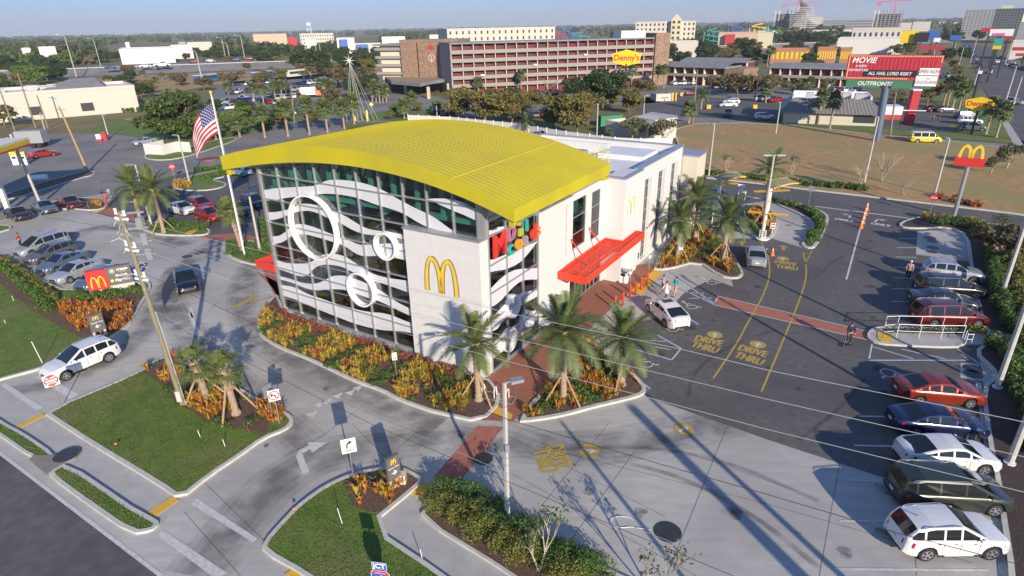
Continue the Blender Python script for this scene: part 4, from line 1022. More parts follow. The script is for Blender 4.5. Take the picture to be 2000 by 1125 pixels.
# --- near palms ------------------------------------------------
def ph(px, py, topx, topy): b = g(px, py); return max(.5, top_z(topx, topy, b))
NP = 'young feathery palms in the planting beds'
def place(o, px, py, z=.1): c = g(px, py); o.location = (c.x, c.y, z); return o
place(date_palm('feathery palm with a hanging dead frond in front of the white wall with gold arches', ph(935,785,932,672),2.3,11, NP, 24, 'palm_leaf_bright', 3,2),935,784)
place(date_palm('feathery palm with full dark crown between brick walk and orange plants', ph(1100,785,1106,650),2.75,12, NP, 36, brace=3),1100,784)
place(date_palm('feathery palm overhanging the white sedan in the marked bays', ph(1213,755,1220,662),2.45,13, NP, 34, brace=3),1213,755)
P0 = date_palm('feathery palm nearest the blue parking sign in the wing bed', 4.0,2.6,14, NP, 34, brace=3); b = g(1322,507); place(P0,1322,507);
P1 = dup(P0, g(1357,470) + Vector((0,0,.1)),2.0, 'feathery palm at the back of the wing bed, close to the tall windows', 1.12)
P2 = dup(P0, g(1411,512) + Vector((0,0,.1)),4.2, 'feathery palm at the drive lane edge beside the dark pickup', 1.08)
place(date_palm('tall thin feathery palm in the menu island of the drive lane', ph(1492,435,1503,325),2.5,15, NP, 20, 'palm_leaf_bright', 4,0),1490,440)
place(date_palm('left one of two leaning feathery palms on the island by the left lot', ph(279,440,262,362),3.0,16, NP, 26, 'palm_leaf_bright', 0),278,443)
place(date_palm('right one of two leaning feathery palms on the island by the left lot', ph(321,455,302,368),3.2,17, NP, 28, 'palm_leaf_bright', 2),321,456)
place(date_palm('small palm peeking over the yellow roof near the white fence', 2.6,2.4,18, NP, 22),1027,263)
FP = 'young fan palms near the street'
place(fan_palm('left one of the two fan palms on the lawn held by wooden props', 2.8,1.5,21, FP, 22, brace=2, lean=(-.35,.1), nb=15, lw=.024, rag=1.0),408,786)
place(fan_palm('right one of the two fan palms on the lawn held by wooden props', 3.2,1.5,22, FP, 23, brace=3, lean=(-.25,.15), nb=15, lw=.024, rag=1.0),463,812)
place(fan_palm('fan palm with a rough trunk at the foot of the flagpole', ph(476,492,452,412),1.7,23, FP, 30, brace=0, lean=(-.5,0), nb=17, lw=.034, rag=1.3),474,492)
# --- bedding plants and hedges ---------------------------------
def tufts(name, poly, dens, seed, mats, hgt=.45, label=None, blades=11, keep=None, w_=.035, probs=None, z0=.1):
    """strap-leaved bedding plants: rosettes of arching blades"""
    rr = random.Random(seed); s = MB(); pts = scatter(poly, dens, rr)
    for (x, y) in pts:
        if keep and not keep(x, y): continue
        mi = rr.choices(range(len(mats)), probs)[0] if probs else rr.randrange(len(mats)); H = hgt*rr.uniform(.6,1.25)
        for k in range(blades):
            a = rr.uniform(0,6.28); o_ = rr.uniform(.1,.75)*H; d = Vector((math.cos(a), math.sin(a),0)); n = Vector((-d.y, d.x, 0))*w_*rr.uniform(.7,1.3)
            c = Vector((x+d.x*.05, y+d.y*.05, z0)); m_ = c+d*o_*.5+Vector((0,0, H*.75)); e = c+d*o_*1.1+Vector((0,0, H*rr.uniform(.75,1.1)))
            s.quad(c-n*.7, c+n*.7, m_+n, m_-n, mi); s.quad(m_-n, m_+n, e+n*.15, e-n*.15, mi)
    o = s.build(name, mats); return tag(o, label, 'bedding plants', None, 'stuff')
def bushes(name, poly, dens, seed, mat, r_=.4, h=.5, label=None, n=120, ls=.09, cat='hedge', kind=None, z0=.1, flat=.7):
    rr = random.Random(seed); rs = np.random.RandomState(seed); s = MB(); pts = scatter(poly, dens, rr) if dens else poly; C = []; N_ = []
    for (x, y) in pts:
        q = r_*rr.uniform(.75,1.25); hh = h*rr.uniform(.8,1.15)
        c, d = crown_pts([(x, y, z0+hh*.45, q, q, hh*.6),(x+rr.uniform(-.3,.3)*q, y+rr.uniform(-.3,.3)*q, z0+hh*.65, q*.6, q*.6, hh*.45)], n, rs, .5); c[:, 2] = np.maximum(c[:, 2], z0); C.append(c); N_.append(d)
    if not C: return None
    s.leaves(np.concatenate(C), np.concatenate(N_), ls, seed=seed)
    return tag(s.build(name, mat), label, cat, None, kind)
bedA = G2([(541,582),(520,604),(508,626),(509,650),(528,668),(560,683),(612,703),(655,724),(705,746),(750,762),(785,780),(825,794),(862,806),(905,812),(930,745),(880,718),(811,700),(700,664),(600,628),(566,618),(553,606)])
fr = lambda x, y: (math.sin((x*.84-y*.54)*1.55+math.sin(y*1.3)*.5))
tufts('bedding_plants', bedA, 11,31,['brom_yellow', 'brom_orange', 'leaf_bright', 'brom_red'],.52, None, 12, lambda x, y: fr(x, y) > -.25 and ((Vector((x, y, 0))-BO).dot(Vector((math.cos(R(57.9)), math.sin(R(57.9)),0)))) < -.75, probs=[.68,.1,.15,.07])
tufts('bedding_plants', bedA, 22,32,['brom_red'],.32, None, 9, lambda x, y: -.95 < ((Vector((x, y, 0))-BO).dot(Vector((math.cos(R(57.9)), math.sin(R(57.9)),0)))) < .1, w_=.03)
def under(poly, f, dens, seed, mat, r_, h, name='ground_cover', n=70, ls=.08):
    rr = random.Random(seed); return bushes(name, [p for p in scatter(poly, dens, rr) if f(*p)], None, seed, mat, r_, h, None, n, ls, 'ground cover', 'stuff')
under(bedA, lambda x, y: fr(x, y) < -.35 and ((Vector((x, y, 0))-BO).dot(Vector((math.cos(R(57.9)), math.sin(R(57.9)),0)))) < -.9,3.2,33, 'hedge_a', .35,.32)
bedB = G2([(1096,738),(1142,684),(1158,680),(1200,712),(1236,740),(1250,760),(1235,770),(1200,780),(1155,790),(1105,805),(1052,815),(1012,820)])
fb = lambda x, y: math.sin(x*1.9+y*1.1)
tufts('bedding_plants', bedB, 12,34,['brom_orange', 'brom_yellow', 'brom_red', 'leaf_bright'],.5, None, 11, lambda x, y: fb(x, y) > -.3 and not (math.hypot(x-g(1240,762).x, y-g(1240,762).y) < 1.0), probs=[.5,.22,.13,.15])
under(bedB, lambda x, y: fb(x, y) < -.3,3.5,35, 'hedge_a', .33,.32)
bedC = G2([(1285,530),(1310,524),(1365,506),(1405,530),(1440,540),(1443,530),(1405,470),(1375,448),(1345,450),(1300,490)])
tufts('bedding_plants', bedC, 7,36,['brom_yellow', 'brom_orange', 'brom_red'],.55, None, 9, lambda x, y: math.sin(x*1.2-y*.9) > -.5, w_=.045, probs=[.5,.25,.25])
under(bedC, lambda x, y: math.sin(x*1.2-y*.9) < -.1,2.6,37, 'hedge_a', .45,.45)
bedD = G2([(282,722),(300,712),(335,700),(392,725),(470,765),(500,785),(545,805),(560,822),(520,850),(482,838),(424,833),(373,803),(344,790),(323,757)])
sheet('mulch_bed', [(278,729),(300,710),(330,698),(388,724),(469,764),(498,782),(530,795),(536,800),(520,858),(482,841),(424,836),(373,805),(344,792),(323,759)], 'mulch', .135)
fd = lambda x, y: math.sin(x*1.3+1)+math.sin(y*1.7)
tufts('bedding_plants', bedD, 9,38,['brom_orange', 'brom_yellow'],.6, None, 11, lambda x, y: fd(x, y) > .15, w_=.045, probs=[.7,.3])
under(bedD, lambda x, y: fd(x, y) < -.6,2.4,39, 'hedge_a', .45,.35)
bedE = G2([(112,604),(150,596),(200,600),(255,598),(262,612),(258,628),(235,645),(190,658),(160,655),(130,625)])
sheet('mulch_bed', [(35,585),(88,624),(133,648),(160,664),(187,660),(240,645),(258,630),(274,600),(289,574),(290,556),(280,554),(200,590),(110,600),(60,560),(0,514),(0,556)], 'mulch', .135)
tufts('bedding_plants', bedE, 12,40,['brom_orange', 'brom_red'],.6, None, 11, lambda x, y: math.sin(x*2)+math.cos(y*2.2) > -.5, w_=.045, probs=[.85,.15])
bedF = G2([(688,950),(720,935),(760,925),(800,932),(815,945),(745,1000),(700,990),(684,970)])
sheet('mulch_bed', [(671,942),(692,932),(735,920),(780,918),(801,925),(824,941),(802,964),(745,1009),(692,993),(681,974)], 'mulch', .135)
tufts('bedding_plants', bedF, 8,41,['brom_orange', 'brom_yellow'],.55, None, 11, lambda x, y: math.sin(x*3+1)+math.cos(y*2.2) > -.2, probs=[.8,.2])
under(G2([(712,935),(745,925),(752,945),(715,955)]), lambda x, y: True, 4,42, 'hedge_a', .4,.45)
for i, (poly, lab) in enumerate([([(275,440),(262,440),(330,440),(400,448),(372,458),(300,455)],0),([(440,480),(470,474),(520,480),(535,500),(500,516),(445,500)],0)]): under(G2(poly), lambda x, y: True, 1.6,43+i, 'hedge_a', .6,.5, n=90, ls=.1)
tufts('bedding_plants', G2([(338,362),(350,354),(375,358),(372,368),(345,370)]),5,45,['brom_orange', 'brom_yellow'],.55, w_=.06)
tufts('bedding_plants', G2([(170,398),(198,395),(202,405),(180,402)]),5,46,['brom_orange', 'brom_yellow'],.55, w_=.06)
tufts('bedding_plants', G2([(1478,408),(1505,425),(1512,440),(1500,458),(1480,440),(1460,425)]),5,47,['brom_orange', 'brom_yellow'],.6, w_=.06)
tufts('bedding_plants', G2([(1760,438),(1790,428),(1840,430),(1930,444),(1925,438),(1800,424)]),5,48,['brom_orange', 'brom_yellow'],.6, w_=.06)
tufts('bedding_plants', G2([(1830,383),(1920,402),(1925,412),(1830,392)]),4,49,['brom_orange', 'brom_red'],.6, w_=.07)
def hedgerow(pts, w_, h, mat, label, seed, z0=.1, n=150, ls=.11, step=.55, group=None, ht=None):
    W = [g2(p) for p in pts]; P = resample(W, step, False); rr = random.Random(seed); C = []
    rs = np.random.RandomState(seed); cc = []; nn = []
    for p in P:
        for k in range(max(1, int(w_/.5))):
            q = (p.x+rr.uniform(-.5,.5)*w_*.7, p.y+rr.uniform(-.5,.5)*w_*.7); r_ = .42*rr.uniform(.8,1.2); hh = h*rr.uniform(.88,1.1)
            c, d = crown_pts([(q[0], q[1], z0+hh*.5, r_, r_, hh*.52)], n, rs, .55); c[:, 2] = np.maximum(c[:, 2], z0); cc.append(c); nn.append(d)
    s = MB(); s.leaves(np.concatenate(cc), np.concatenate(nn), ls, seed=seed)
    return tag(s.build('hedge', mat), label, 'hedge', group)
hedgerow([(1850,440),(1905,450),(1930,470),(1935,520),(1948,570),(1965,650)],1.3,1.1, 'hedge_a', 'clipped green hedge curving round the far right parking bays', 51, ls=.09, n=300)
hedgerow([(1810,436),(1850,440)],1.3,.8, 'hedge_a', 'short end of low green shrubs behind the light concrete patch', 52, ls=.13)
hedgerow([(1962,500),(1985,560),(2000,640),(2030,720)],1.6,1.2, 'hedge_b', 'yellow green shrubs outside the clipped hedge on the right edge', 53, ls=.1, n=260)
hedgerow([(1950,680),(1985,730),(2005,800),(2030,900)],1.5,1.0, 'hedge_a', 'green hedge below the walkway on the right edge', 54, ls=.09, n=300)
hedgerow([(1343,338),(1420,346),(1520,358),(1690,374)],1.2,.8, 'hedge_a', 'long low hedge along the far kerb of the back drive', 55, ls=.15, n=90)
hedgerow([(1512,396),(1550,404),(1580,414),(1598,428),(1600,445),(1590,462),(1580,478)],1.2,.6, 'hedge_a', 'low hedge filling the crescent island of the drive lane', 56, ls=.12)
hedgerow([(1450,415),(1462,435),(1478,455),(1490,465)],.8,.5, 'hedge_a', 'low shrubs on the left side of the menu island', 57)
hedgerow([(0,524),(40,555),(75,585),(103,612)],.9,.75, 'hedge_a', 'bushy green hedge row across the lawn behind the sign, left edge', 58)
hedgerow([(160,590),(200,583),(240,578),(270,575)],1.1,.7, 'hedge_a', 'green shrubs at the foot of the large red and grey sign', 59)
hedgerow([(110,590),(60,548),(0,507)],.7,.55, 'hedge_b', 'low grass-like strip along the kerb of the left parking row', 60)
hedgerow([(385,335),(430,330),(440,342),(400,350)],1.6,.6, 'hedge_a', 'green hedge on the pale island beside the lamp post', 61, n=80, ls=.16)
hedgerow([(330,440),(380,447),(402,450)],1.2,.8, 'hedge_a', 'hedge in front of the red sedan and the white sedan', 62)
hedgerow([(516,448),(530,470),(535,500)],1.4,1.5, 'hedge_a', 'bushy shrub at the left corner of the glass building', 63)
hedgerow([(20,238),(120,228),(200,222),(270,218)],1.6,1.2, 'hedge_a', 'clipped hedge along the cream building far left', 64, n=60, ls=.25, step=1.2)
hedgerow([(1745,650),(1885,652)],.3,.25, 'hedge_a', 'tiny shrubs behind the white handrail', 65, z0=.13, n=40)
hedgerow([(1895,650),(1920,655)],.7,.55, 'hedge_b', 'light green shrub at the end of the handrail', 66)
shr = [((868,990),'hedge_b'),((905,1012),'hedge_b'),((940,1040),'hedge_b'),((985,1065),'hedge_b'),((1020,1085),'hedge_b'),((875,968),'hedge_a'),((920,978),'hedge_a'),((955,1002),'hedge_a'),((1010,1040),'hedge_a'),((1075,1085),'hedge_a'),((1110,1100),'hedge_a'),((1150,1115),'hedge_a'),((1100,1122),'hedge_b'),((960,1030),'hedge_a')]
names = ['first','second','third','fourth','fifth','sixth','seventh','eighth','ninth','tenth','eleventh','twelfth','thirteenth','fourteenth']
for i, (p, mt) in enumerate(shr):
    c = g2(p); o = bushes('shrub', [c, (c[0]+.45, c[1]-.2),(c[0]-.35, c[1]-.3)], None, 70+i, mt, .62,.95, None, 1000,.058, 'shrub')
    tag(o, '%s round shrub of the strip by the lower lot, %s counted down the strip' % ('yellow tinged' if mt == 'hedge_b' else 'bright green', names[i]), 'shrub', 'round shrubs in the strip by the lower lot')
place(bare_tree('small_tree', 3.3,1,81, 'thin pale young tree with few leaves rising from the shrubs at the bottom', leafm='leaf_green', n=420, stems=2),1053,1118)
place(bare_tree('small_tree', 3.0,1,82, 'thin young tree at the bottom edge, mostly twigs', leafm='leaf_grey', n=260, stems=2),1285,1180)
def turf(poly, dens, seed, holes=()):
    rr = random.Random(seed); rs = np.random.RandomState(seed); P = [p for p in scatter(poly, dens, rr) if not any(inside(p, h) for h in holes)]; n = len(P)
    C = np.array([(p[0], p[1],.12) for p in P]); a = rs.uniform(0,6.283, n); w_ = rs.uniform(.012,.03, n); h = rs.uniform(.03,.075, n); t = np.stack([np.cos(a)*w_, np.sin(a)*w_, np.zeros(n)],1); l = np.stack([rs.normal(0,.025, n), rs.normal(0,.025, n), h],1)
    q = np.stack([C-t, C+t, C+l+t*.3, C+l-t*.3],1).reshape(-1,3); s = MB(); s.v = [tuple(x) for x in q.tolist()]; s.f = [(4*i, 4*i+1,4*i+2,4*i+3) for i in range(n)]; s.m = [0]*n
    tag(s.build('grass', 'grass_blade'), kind='stuff')
M('grass_blade', (.10,.165,.026),(.165,.22,.05),.9,.8, world=True, c3=(.24,.21,.09), scale3=.25, lo3=.5, hi3=.7, trans=.3)
turf([tuple(p) for p in I1[1]],170,401,[bedD]); turf([tuple(p) for p in I3[1]],170,402,[bedF]); turf([tuple(p) for p in I2[1] if True],60,403,[bedE]); turf([tuple(p) for p in V1[1]],150,404); turf([tuple(p) for p in V2[1]],170,405)
# --- trees beyond, each with its own label ----------------------
OAK = broadleaf('oak_tree', 9,6.5, 'leaf_green', 'bark', 9000,.40,101, 'big dense dark green oak behind the flag', clumps=30, zlo=-.05)
place(OAK, 350,272,0); OAK.scale = (1.2,1.2,1.15)
OLV = broadleaf('autumn_tree', 6.0,4.2, 'leaf_olive', 'bark', 4200,.34,102, 'olive brown tree behind the white fence', clumps=18, zlo=.18)
GRN = broadleaf('green_tree', 8.5,5.6, 'leaf_dark', 'bark', 5200,.42,103, 'dense green tree under the yellow pole sign', clumps=20, zlo=.15)
THN = broadleaf('thin_tree', 5.0,3.2, 'leaf_grey', 'bark_light', 1300,.26,104, 'thin grey green tree', clumps=12, zlo=.25, dens=.5)
BRN = broadleaf('brown_tree', 4.5,3.6, 'leaf_brown', 'bark', 1500,.34,105, 'brown leafed tree', clumps=12, zlo=.25, dens=.4)
BRI = broadleaf('bright_tree', 8.0,7.0, 'leaf_bright', 'bark', 4500,.55,106, 'broad bright green tree on the far left', clumps=20, zlo=.15)
CRP = bare_tree('bare_tree', 4.2,2,107, 'bare pale crape myrtle')
CRL = bare_tree('sparse_tree', 3.8,2,108, 'pale crape myrtle with few leaves', leafm='leaf_grey', n=500)
CON = broadleaf('conifer_tree', 3.4,1.3, 'leaf_green', 'bark', 700,.22,109, 'slim young tree', clumps=10, zlo=.1)
SAB = fan_palm('round headed cabbage palm beyond', 6.0,2.0,110, 'cabbage palms beyond the site', 34, 'palm_leaf', 0,(0,0),9, False, lw=.09)
USED = set()
PROTO = [OLV, GRN, THN, BRN, BRI, CRP, CRL, CON, SAB]
USED.add(OAK.name)
def tree(proto, px, py, sc, label, rz=None, sz=None):
    c = g(px, py); rz = rnd.uniform(0,6.28) if rz is None else rz
    S_ = (sc, sc, sz or sc)
    if proto.name not in USED:
        USED.add(proto.name); proto.location = c; proto.rotation_euler = (0,0, rz); proto.scale = S_; proto['label'] = label; return proto
    return dup(proto, c, rz, label, S_)
for px, py, sc, lab in [(905,236,1.3,'leftmost'),(950,246,1.35,'second'),(1000,240,1.25,'third'),(1082,258,1.3,'fourth'),(1125,264,1.35,'fifth'),(1148,246,1.2,'sixth')]:
    tree(OLV, px, py, sc, 'olive brown tree with dense crown behind the white fence, %s from the left' % lab)
tree(OLV, 1228,222,1.0, 'olive tree left of the storage yard, in front of the long hotel')
tree(GRN, 1178,215,1.35, 'largest dark green tree, left of the pole of the yellow hexagon sign', sz=1.25)
tree(GRN, 1120,195,.8, 'smaller green tree left of the largest one, by the long hotel')
tree(THN, 1236,278,1.0, 'grey green tree in front of the beige yard wall, left trunk')
tree(THN, 1292,285,1.05, 'grey green tree with pale trunks at the end of the white fence')
tree(CON, 1190,282,.85, 'slim conifer-like young tree in front of the white fence')
tree(CON, 1118,290,.6, 'small young tree against the white fence, left of the slim one')
tree(CRP, 1722,354,1.15, 'tall bare pale tree on the brown field')
tree(CRP, 1765,383,.7, 'small bare tree on the green verge of the brown field')
tree(CRL, 1418,337,.75, 'small leafy pale-stemmed tree on the field near the back hedge')
tree(CRP, 1680,362,.75, 'thin bare tree beside the tilted pole in the back hedge')
tree(CRL, 1545,342,.8, 'pale-stemmed tree right of the tall feathery palm')
tree(BRN, 1955,520,.9, 'reddish brown tree outside the hedge on the right edge')
tree(CRL, 1945,480,.9, 'thin leafy tree behind the right hedge')
tree(THN, 1965,330,.8, 'grey tree on the field at the right edge')
tree(THN, 1935,340,.55, 'small bare looking tree left of the grey one on the right field')
tree(BRI, 75,165,1.0, 'broad bright green tree beyond the cream building, far left')
tree(GRN, 30,150,.9, 'dark tree left of the broad bright green one')
tree(THN, 140,222,.95, 'left thin grey tree against the cream building'); tree(THN, 232,214,.95, 'right thin grey tree against the cream building'); tree(CON, 187,220,1.15, 'cone shaped green tree between two thin trees, cream building')
tree(BRN, 12,250,1.3, 'bare brown tree left of the cream building')
tree(GRN, 292,190,.5, 'dark tree right of the cream building')
# ================================================================ VEHICLES
PAINT = {}
def paint(name, c, metal=.35):
    M('paint_'+name, c, rough=.28, metal=metal, coat=.8); return 'paint_'+name
for n_, c_ in dict(white=(.72,.72,.72), pearl=(.78,.77,.74), silver=(.42,.44,.46), grey=(.13,.135,.145), dark=(.03,.032,.038), black=(.012,.013,.018), navy=(.012,.02,.075), blue=(.03,.06,.16), slate=(.13,.17,.23), red=(.42,.015,.015), maroon=(.13,.012,.018), copper=(.30,.035,.015), darkgreen=(.05,.055,.045), tan=(.40,.37,.32), purple=(.05,.02,.04), skyblue=(.2,.32,.45), orange=(.6,.12,.02), yellow=(.75,.55,.02)).items(): paint(n_, c_, .1 if n_ in ('white','pearl','yellow') else .4)
CARS = dict(
 sedan=dict(L=4.75, W=1.82, wb=2.75, r=.32, deck=[(-2.37,.62),(-2.33,.98),(-2.1,1.05),(-1.45,1.06),(.95,.98),(1.6,.93),(2.1,.82),(2.33,.66),(2.37,.5)], roof=[(-1.75,1.04),(-.95,1.36),(-.35,1.45),(.25,1.44),(1.15,.98)], bot=.24, pil=[-.95,-.3,.55], sill=.3),
 coupe=dict(L=4.6, W=1.8, wb=2.7, r=.33, deck=[(-2.3,.6),(-2.26,1.0),(-2.05,1.08),(-1.5,1.08),(1.0,.98),(1.6,.93),(2.05,.82),(2.26,.66),(2.3,.5)], roof=[(-1.95,1.06),(-.95,1.33),(-.2,1.42),(.35,1.40),(1.25,.98)], bot=.22, pil=[-.95,-.2,.6], sill=.28),
 suv=dict(L=4.55, W=1.85, wb=2.7, r=.36, deck=[(-2.27,.6),(-2.24,.95),(-2.16,1.08),(-1.6,1.12),(.95,1.08),(1.6,1.03),(2.05,.93),(2.24,.75),(2.27,.55)], roof=[(-2.2,1.10),(-1.85,1.55),(-1.2,1.66),(.05,1.65),(1.1,1.08)], bot=.28, pil=[-1.55,-.75,-.05,.75], sill=.36),
 van=dict(L=5.1, W=1.98, wb=3.05, r=.35, deck=[(-2.55,.55),(-2.53,.95),(-2.46,1.08),(-1.8,1.1),(1.2,1.06),(1.75,1.0),(2.2,.88),(2.5,.7),(2.55,.5)], roof=[(-2.5,1.10),(-2.3,1.58),(-1.6,1.74),(.35,1.70),(1.6,1.04)], bot=.25, pil=[-1.95,-.95,.15,1.05], sill=.32),
 bigvan=dict(L=5.2, W=2.0, wb=3.1, r=.36, deck=[(-2.6,.55),(-2.58,.98),(-2.54,1.15),(-1.8,1.18),(1.6,1.16),(2.0,1.1),(2.35,.98),(2.56,.75),(2.6,.5)], roof=[(-2.58,1.18),(-2.5,1.85),(-2.2,1.95),(1.0,1.93),(1.95,1.13)], bot=.3, pil=[-2.3,-1.05,.2,1.2], sill=.36),
 hatch=dict(L=4.1, W=1.75, wb=2.5, r=.31, deck=[(-2.03,.6),(-2.0,.95),(-1.92,1.02),(-1.4,1.05),(.9,1.0),(1.45,.94),(1.8,.84),(2.02,.68),(2.05,.5)], roof=[(-1.95,1.03),(-1.6,1.4),(-1.0,1.52),(.1,1.5),(1.1,1.0)], bot=.23, pil=[-1.3,-.35,.6], sill=.3),
 pickup=dict(L=5.6, W=1.98, wb=3.5, r=.39, deck=[(-2.8,.7),(-2.78,1.12),(-2.7,1.16),(-.75,1.16),(1.3,1.16),(1.9,1.12),(2.4,1.05),(2.76,.9),(2.8,.6)], roof=[(-.72,1.16),(-.5,1.75),(-.2,1.85),(.7,1.83),(1.5,1.17)], bot=.4, pil=[-.3,.45], sill=.5))
def car_parts(kind):
    K = CARS[kind]; L_, W_, wb, r_ = K['L'], K['W'], K['wb'], K['r']; hw = W_/2
    xs = sorted(set([round(x, 3) for x in list(np.linspace(-L_/2, L_/2,26)) + [p[0] for p in K['deck']] + [sg*wb/2+.02*L_/5+d for sg in (-1,1) for d in (-r_-.07,-r_*.85,-r_*.5,0, r_*.5, r_*.85, r_+.07)] + [p[0] for p in K['roof']]]))
    dz = lambda x: float(np.interp(x, [p[0] for p in K['deck']],[p[1] for p in K['deck']]))
    def wx(x):
        t = abs(x)/(L_/2); return hw*(1-.22*max(0,(t-.72)/.28)**2.0-.02*t)
    def zb(x):
        z = K['bot'] + .10*max(0,(abs(x)/(L_/2)-.9)/.1)
        for sg in (-1,1):
            cx = sg*wb/2+.02*L_/5; d = abs(x-cx)
            if d < r_+.07: z = max(z, r_+math.sqrt(max(0,(r_+.075)**2-d*d)))
        return z
    body = MB(); rows = []
    for x in xs:
        zt, z0, w_ = dz(x), zb(x), wx(x); sh = zt-.10
        z0 = min(z0, sh-.06); t = abs(x)/(L_/2); crown = .035*(1-t**4)
        h_ = [(0, z0),(w_*.9, z0),(w_, z0+.02),(w_*1.0, z0+(sh-z0)*.35+.01),(w_*1.0, z0+(sh-z0)*.7),(w_*.975, sh),(w_*.9, zt-.02),(w_*.6, zt+crown*.5),(0, zt+crown)]
        row = [(x, y, z) for y, z in h_] + [(x, -y, z) for y, z in reversed(h_[1:-1])]
        rows.append(row)
    body.grid(rows, 0, True); body.poly(rows[0][::-1],0); body.poly(rows[-1],0)
    body.m = [0]*len(body.f)
    rp = K['roof']; rz = lambda x: float(np.interp(x, [p[0] for p in rp],[p[1] for p in rp]))
    x0, x1 = rp[0][0], rp[-1][0]; xr0, xr1 = rp[1][0], rp[-2][0]
    gx = sorted(set([round(v, 3) for v in list(np.linspace(x0, x1,22)) + [p[0] for p in rp] + [q+d for q in K['pil'] for d in (-.045,.045)]]))
    gx = [x for x in gx if x0 <= x <= x1]; hmax = max(p[1] for p in rp)
    belt = lambda x: dz(x)-.03
    win, ws, rw = MB(), MB(), MB(); sidew = {}
    prof = []
    for x in gx:
        b = belt(x); z = max(rz(x), b+.035); wB = wx(x)*.94; k = (z-b)/(hmax-belt(0)); wT = wB-(.19*hw/.9)*min(1, k)*1.0; wT = wB*(1-.20*k)
        f = lambda q: wB+(wT-wB)*((q-b)/(z-b))
        p1, p2 = b+min(.045,(z-b)*.3), z-min(.085,(z-b)*.4)
        cr = .035*k
        prof.append([(wB, b-.05),(f(p1), p1),(f(p2), p2),(wT*.97, z-.02),(wT*.86, z+.005),(wT*.45, z+cr*.8),(0, z+cr)])
    segs = []; edges = K['pil']
    def inpil(xm): return any(abs(xm-q) < .05 for q in edges)
    sx0, sx1 = rp[0][0]+.18+(.25 if kind in ('sedan', 'coupe') else 0), rp[-1][0]-.22
    for i in range(len(gx)-1):
        xm = (gx[i]+gx[i+1])/2
        for sgn in (1,-1):
            for j in range(6):
                a, b = prof[i][j], prof[i][j+1]; c, d = prof[i+1][j], prof[i+1][j+1]
                P = [(gx[i], sgn*a[0], a[1]),(gx[i+1], sgn*c[0], c[1]),(gx[i+1], sgn*d[0], d[1]),(gx[i], sgn*b[0], b[1])]
                if sgn > 0: P = P[::-1]
                tgt = body
                if j == 1 and sx0 < xm < sx1 and not inpil(xm):
                    kx = sum(1 for q in edges if q < xm); tgt = sidew.setdefault((kx, sgn), MB())
                elif j >= 4 and xm > xr1+.0: tgt = ws
                elif j >= 4 and xm < xr0 and kind != 'pickup': tgt = rw
                elif j >= 4 and kind == 'pickup' and xm < xr0: tgt = rw
                tgt.quad(*P, 0)
    t_ = MB()
    for sg in (1,-1): t_.b2(-wb/2+r_+.1, wb/2-r_-.06, sg*(hw-.02)-.015, sg*(hw-.02)+.02, K['bot']-.02, K['bot']+.09)
    t_.b2(-L_/2+.25, L_/2-.25,-hw*.85, hw*.85, K['bot']-.03, K['bot']+.03)
    fx = L_/2; t_.b2(fx-.06, fx+.012,-hw*.42, hw*.42,.47,.62 if kind != 'pickup' else .95); t_.b2(fx-.1, fx+.008,-hw*.55, hw*.55,.3,.42)
    t_.b2(-fx-.012,-fx+.06,-hw*.62, hw*.62,.32,.42)
    for x in [q for q in edges if q > -1.5] + [edges[-1]+.55]:
        for sg in (1,-1): t_.b2(x-.006, x+.006, sg*(wx(x)*1.0)-.004, sg*(wx(x)*1.0)+.004, K['bot']+.12, dz(x)-.13)
    if kind == 'pickup': t_.b2(-2.66,-.85,-.78,.78,1.1,1.215)
    hl, tl = [],[]
    for sg in (1,-1):
        zf = dz(fx-.2)-.08; h_ = MB(); rows = []
        for k in range(5):
            x = fx-.02-.11*k; y = sg*(wx(x)*(.62+.1*k) if k < 4 else wx(x)+.004); y = sg*min(abs(y), wx(x)+.006); rows.append([(x+.03, y, zf-.14),(x+.03, y+sg*.008, zf-.07),(x-.01, y, zf+.005)])
        h_.grid(rows); hl.append(h_)
        zr = dz(-fx+.06)-.02; q_ = MB(); tall = kind in ('suv', 'van', 'bigvan', 'hatch'); hh = .24 if tall else .15; rows = []
        for k in range(5):
            x = -fx-.012+.09*k; y = sg*min(wx(x)*(.76+.08*k), wx(x)+.006); rows.append([(x-.01, y, zr-hh-.02),(x-.012, y, zr-hh*.5),(x+.02, y*.985, zr)])
        q_.grid(rows); tl.append(q_)
    mir = []
    for sg in (1,-1): q_ = MB(); mx = rp[-1][0]-.42; q_.ball((mx, sg*(hw*.94+.11), belt(mx)+.10),(.07,.10,.065),8,5); mir.append(q_)
    pl = MB(); pl.b2(-fx-.025,-fx-.005,-.16,.16,.58 if kind not in ('sedan','coupe') else .62,.70 if kind not in ('sedan','coupe') else .74)
    rails = None
    if kind in ('suv', 'van'):
        rails = []
        for sg in (1,-1): q_ = MB(); y = sg*hw*.94*.78; q_.path([(xr0+.15, y, rz(xr0+.15)+.01),(xr0+.35, y, rz(xr0+.35)+.05),(xr1-.35, y, rz(xr1-.35)+.05),(xr1-.1, y, rz(xr1-.1)+.01)],.018,5); rails.append(q_)
    wheel = MB(); n = 20; rows = []
    for yy, rr_ in ((-.11, r_*.6),(-.11, r_*.93),(-.08, r_),(.08, r_),(.11, r_*.93),(.11, r_*.64)): rows.append([(rr_*math.cos(2*math.pi*k/n), yy, rr_*math.sin(2*math.pi*k/n)) for k in range(n)])
    wheel.grid(rows, 0, True); wheel.poly(rows[0]);
    rim = MB(); rim.ring((0,.07,0),(0,1,0), r_*.56, r_*.66,.045,20)
    for k in range(5):
        a = k*2*math.pi/5
        for da in (-.13,.13): rim.bar((0,.095,0),(math.cos(a+da)*r_*.6,.1, math.sin(a+da)*r_*.6),.045,.03, up=(0,1,0))
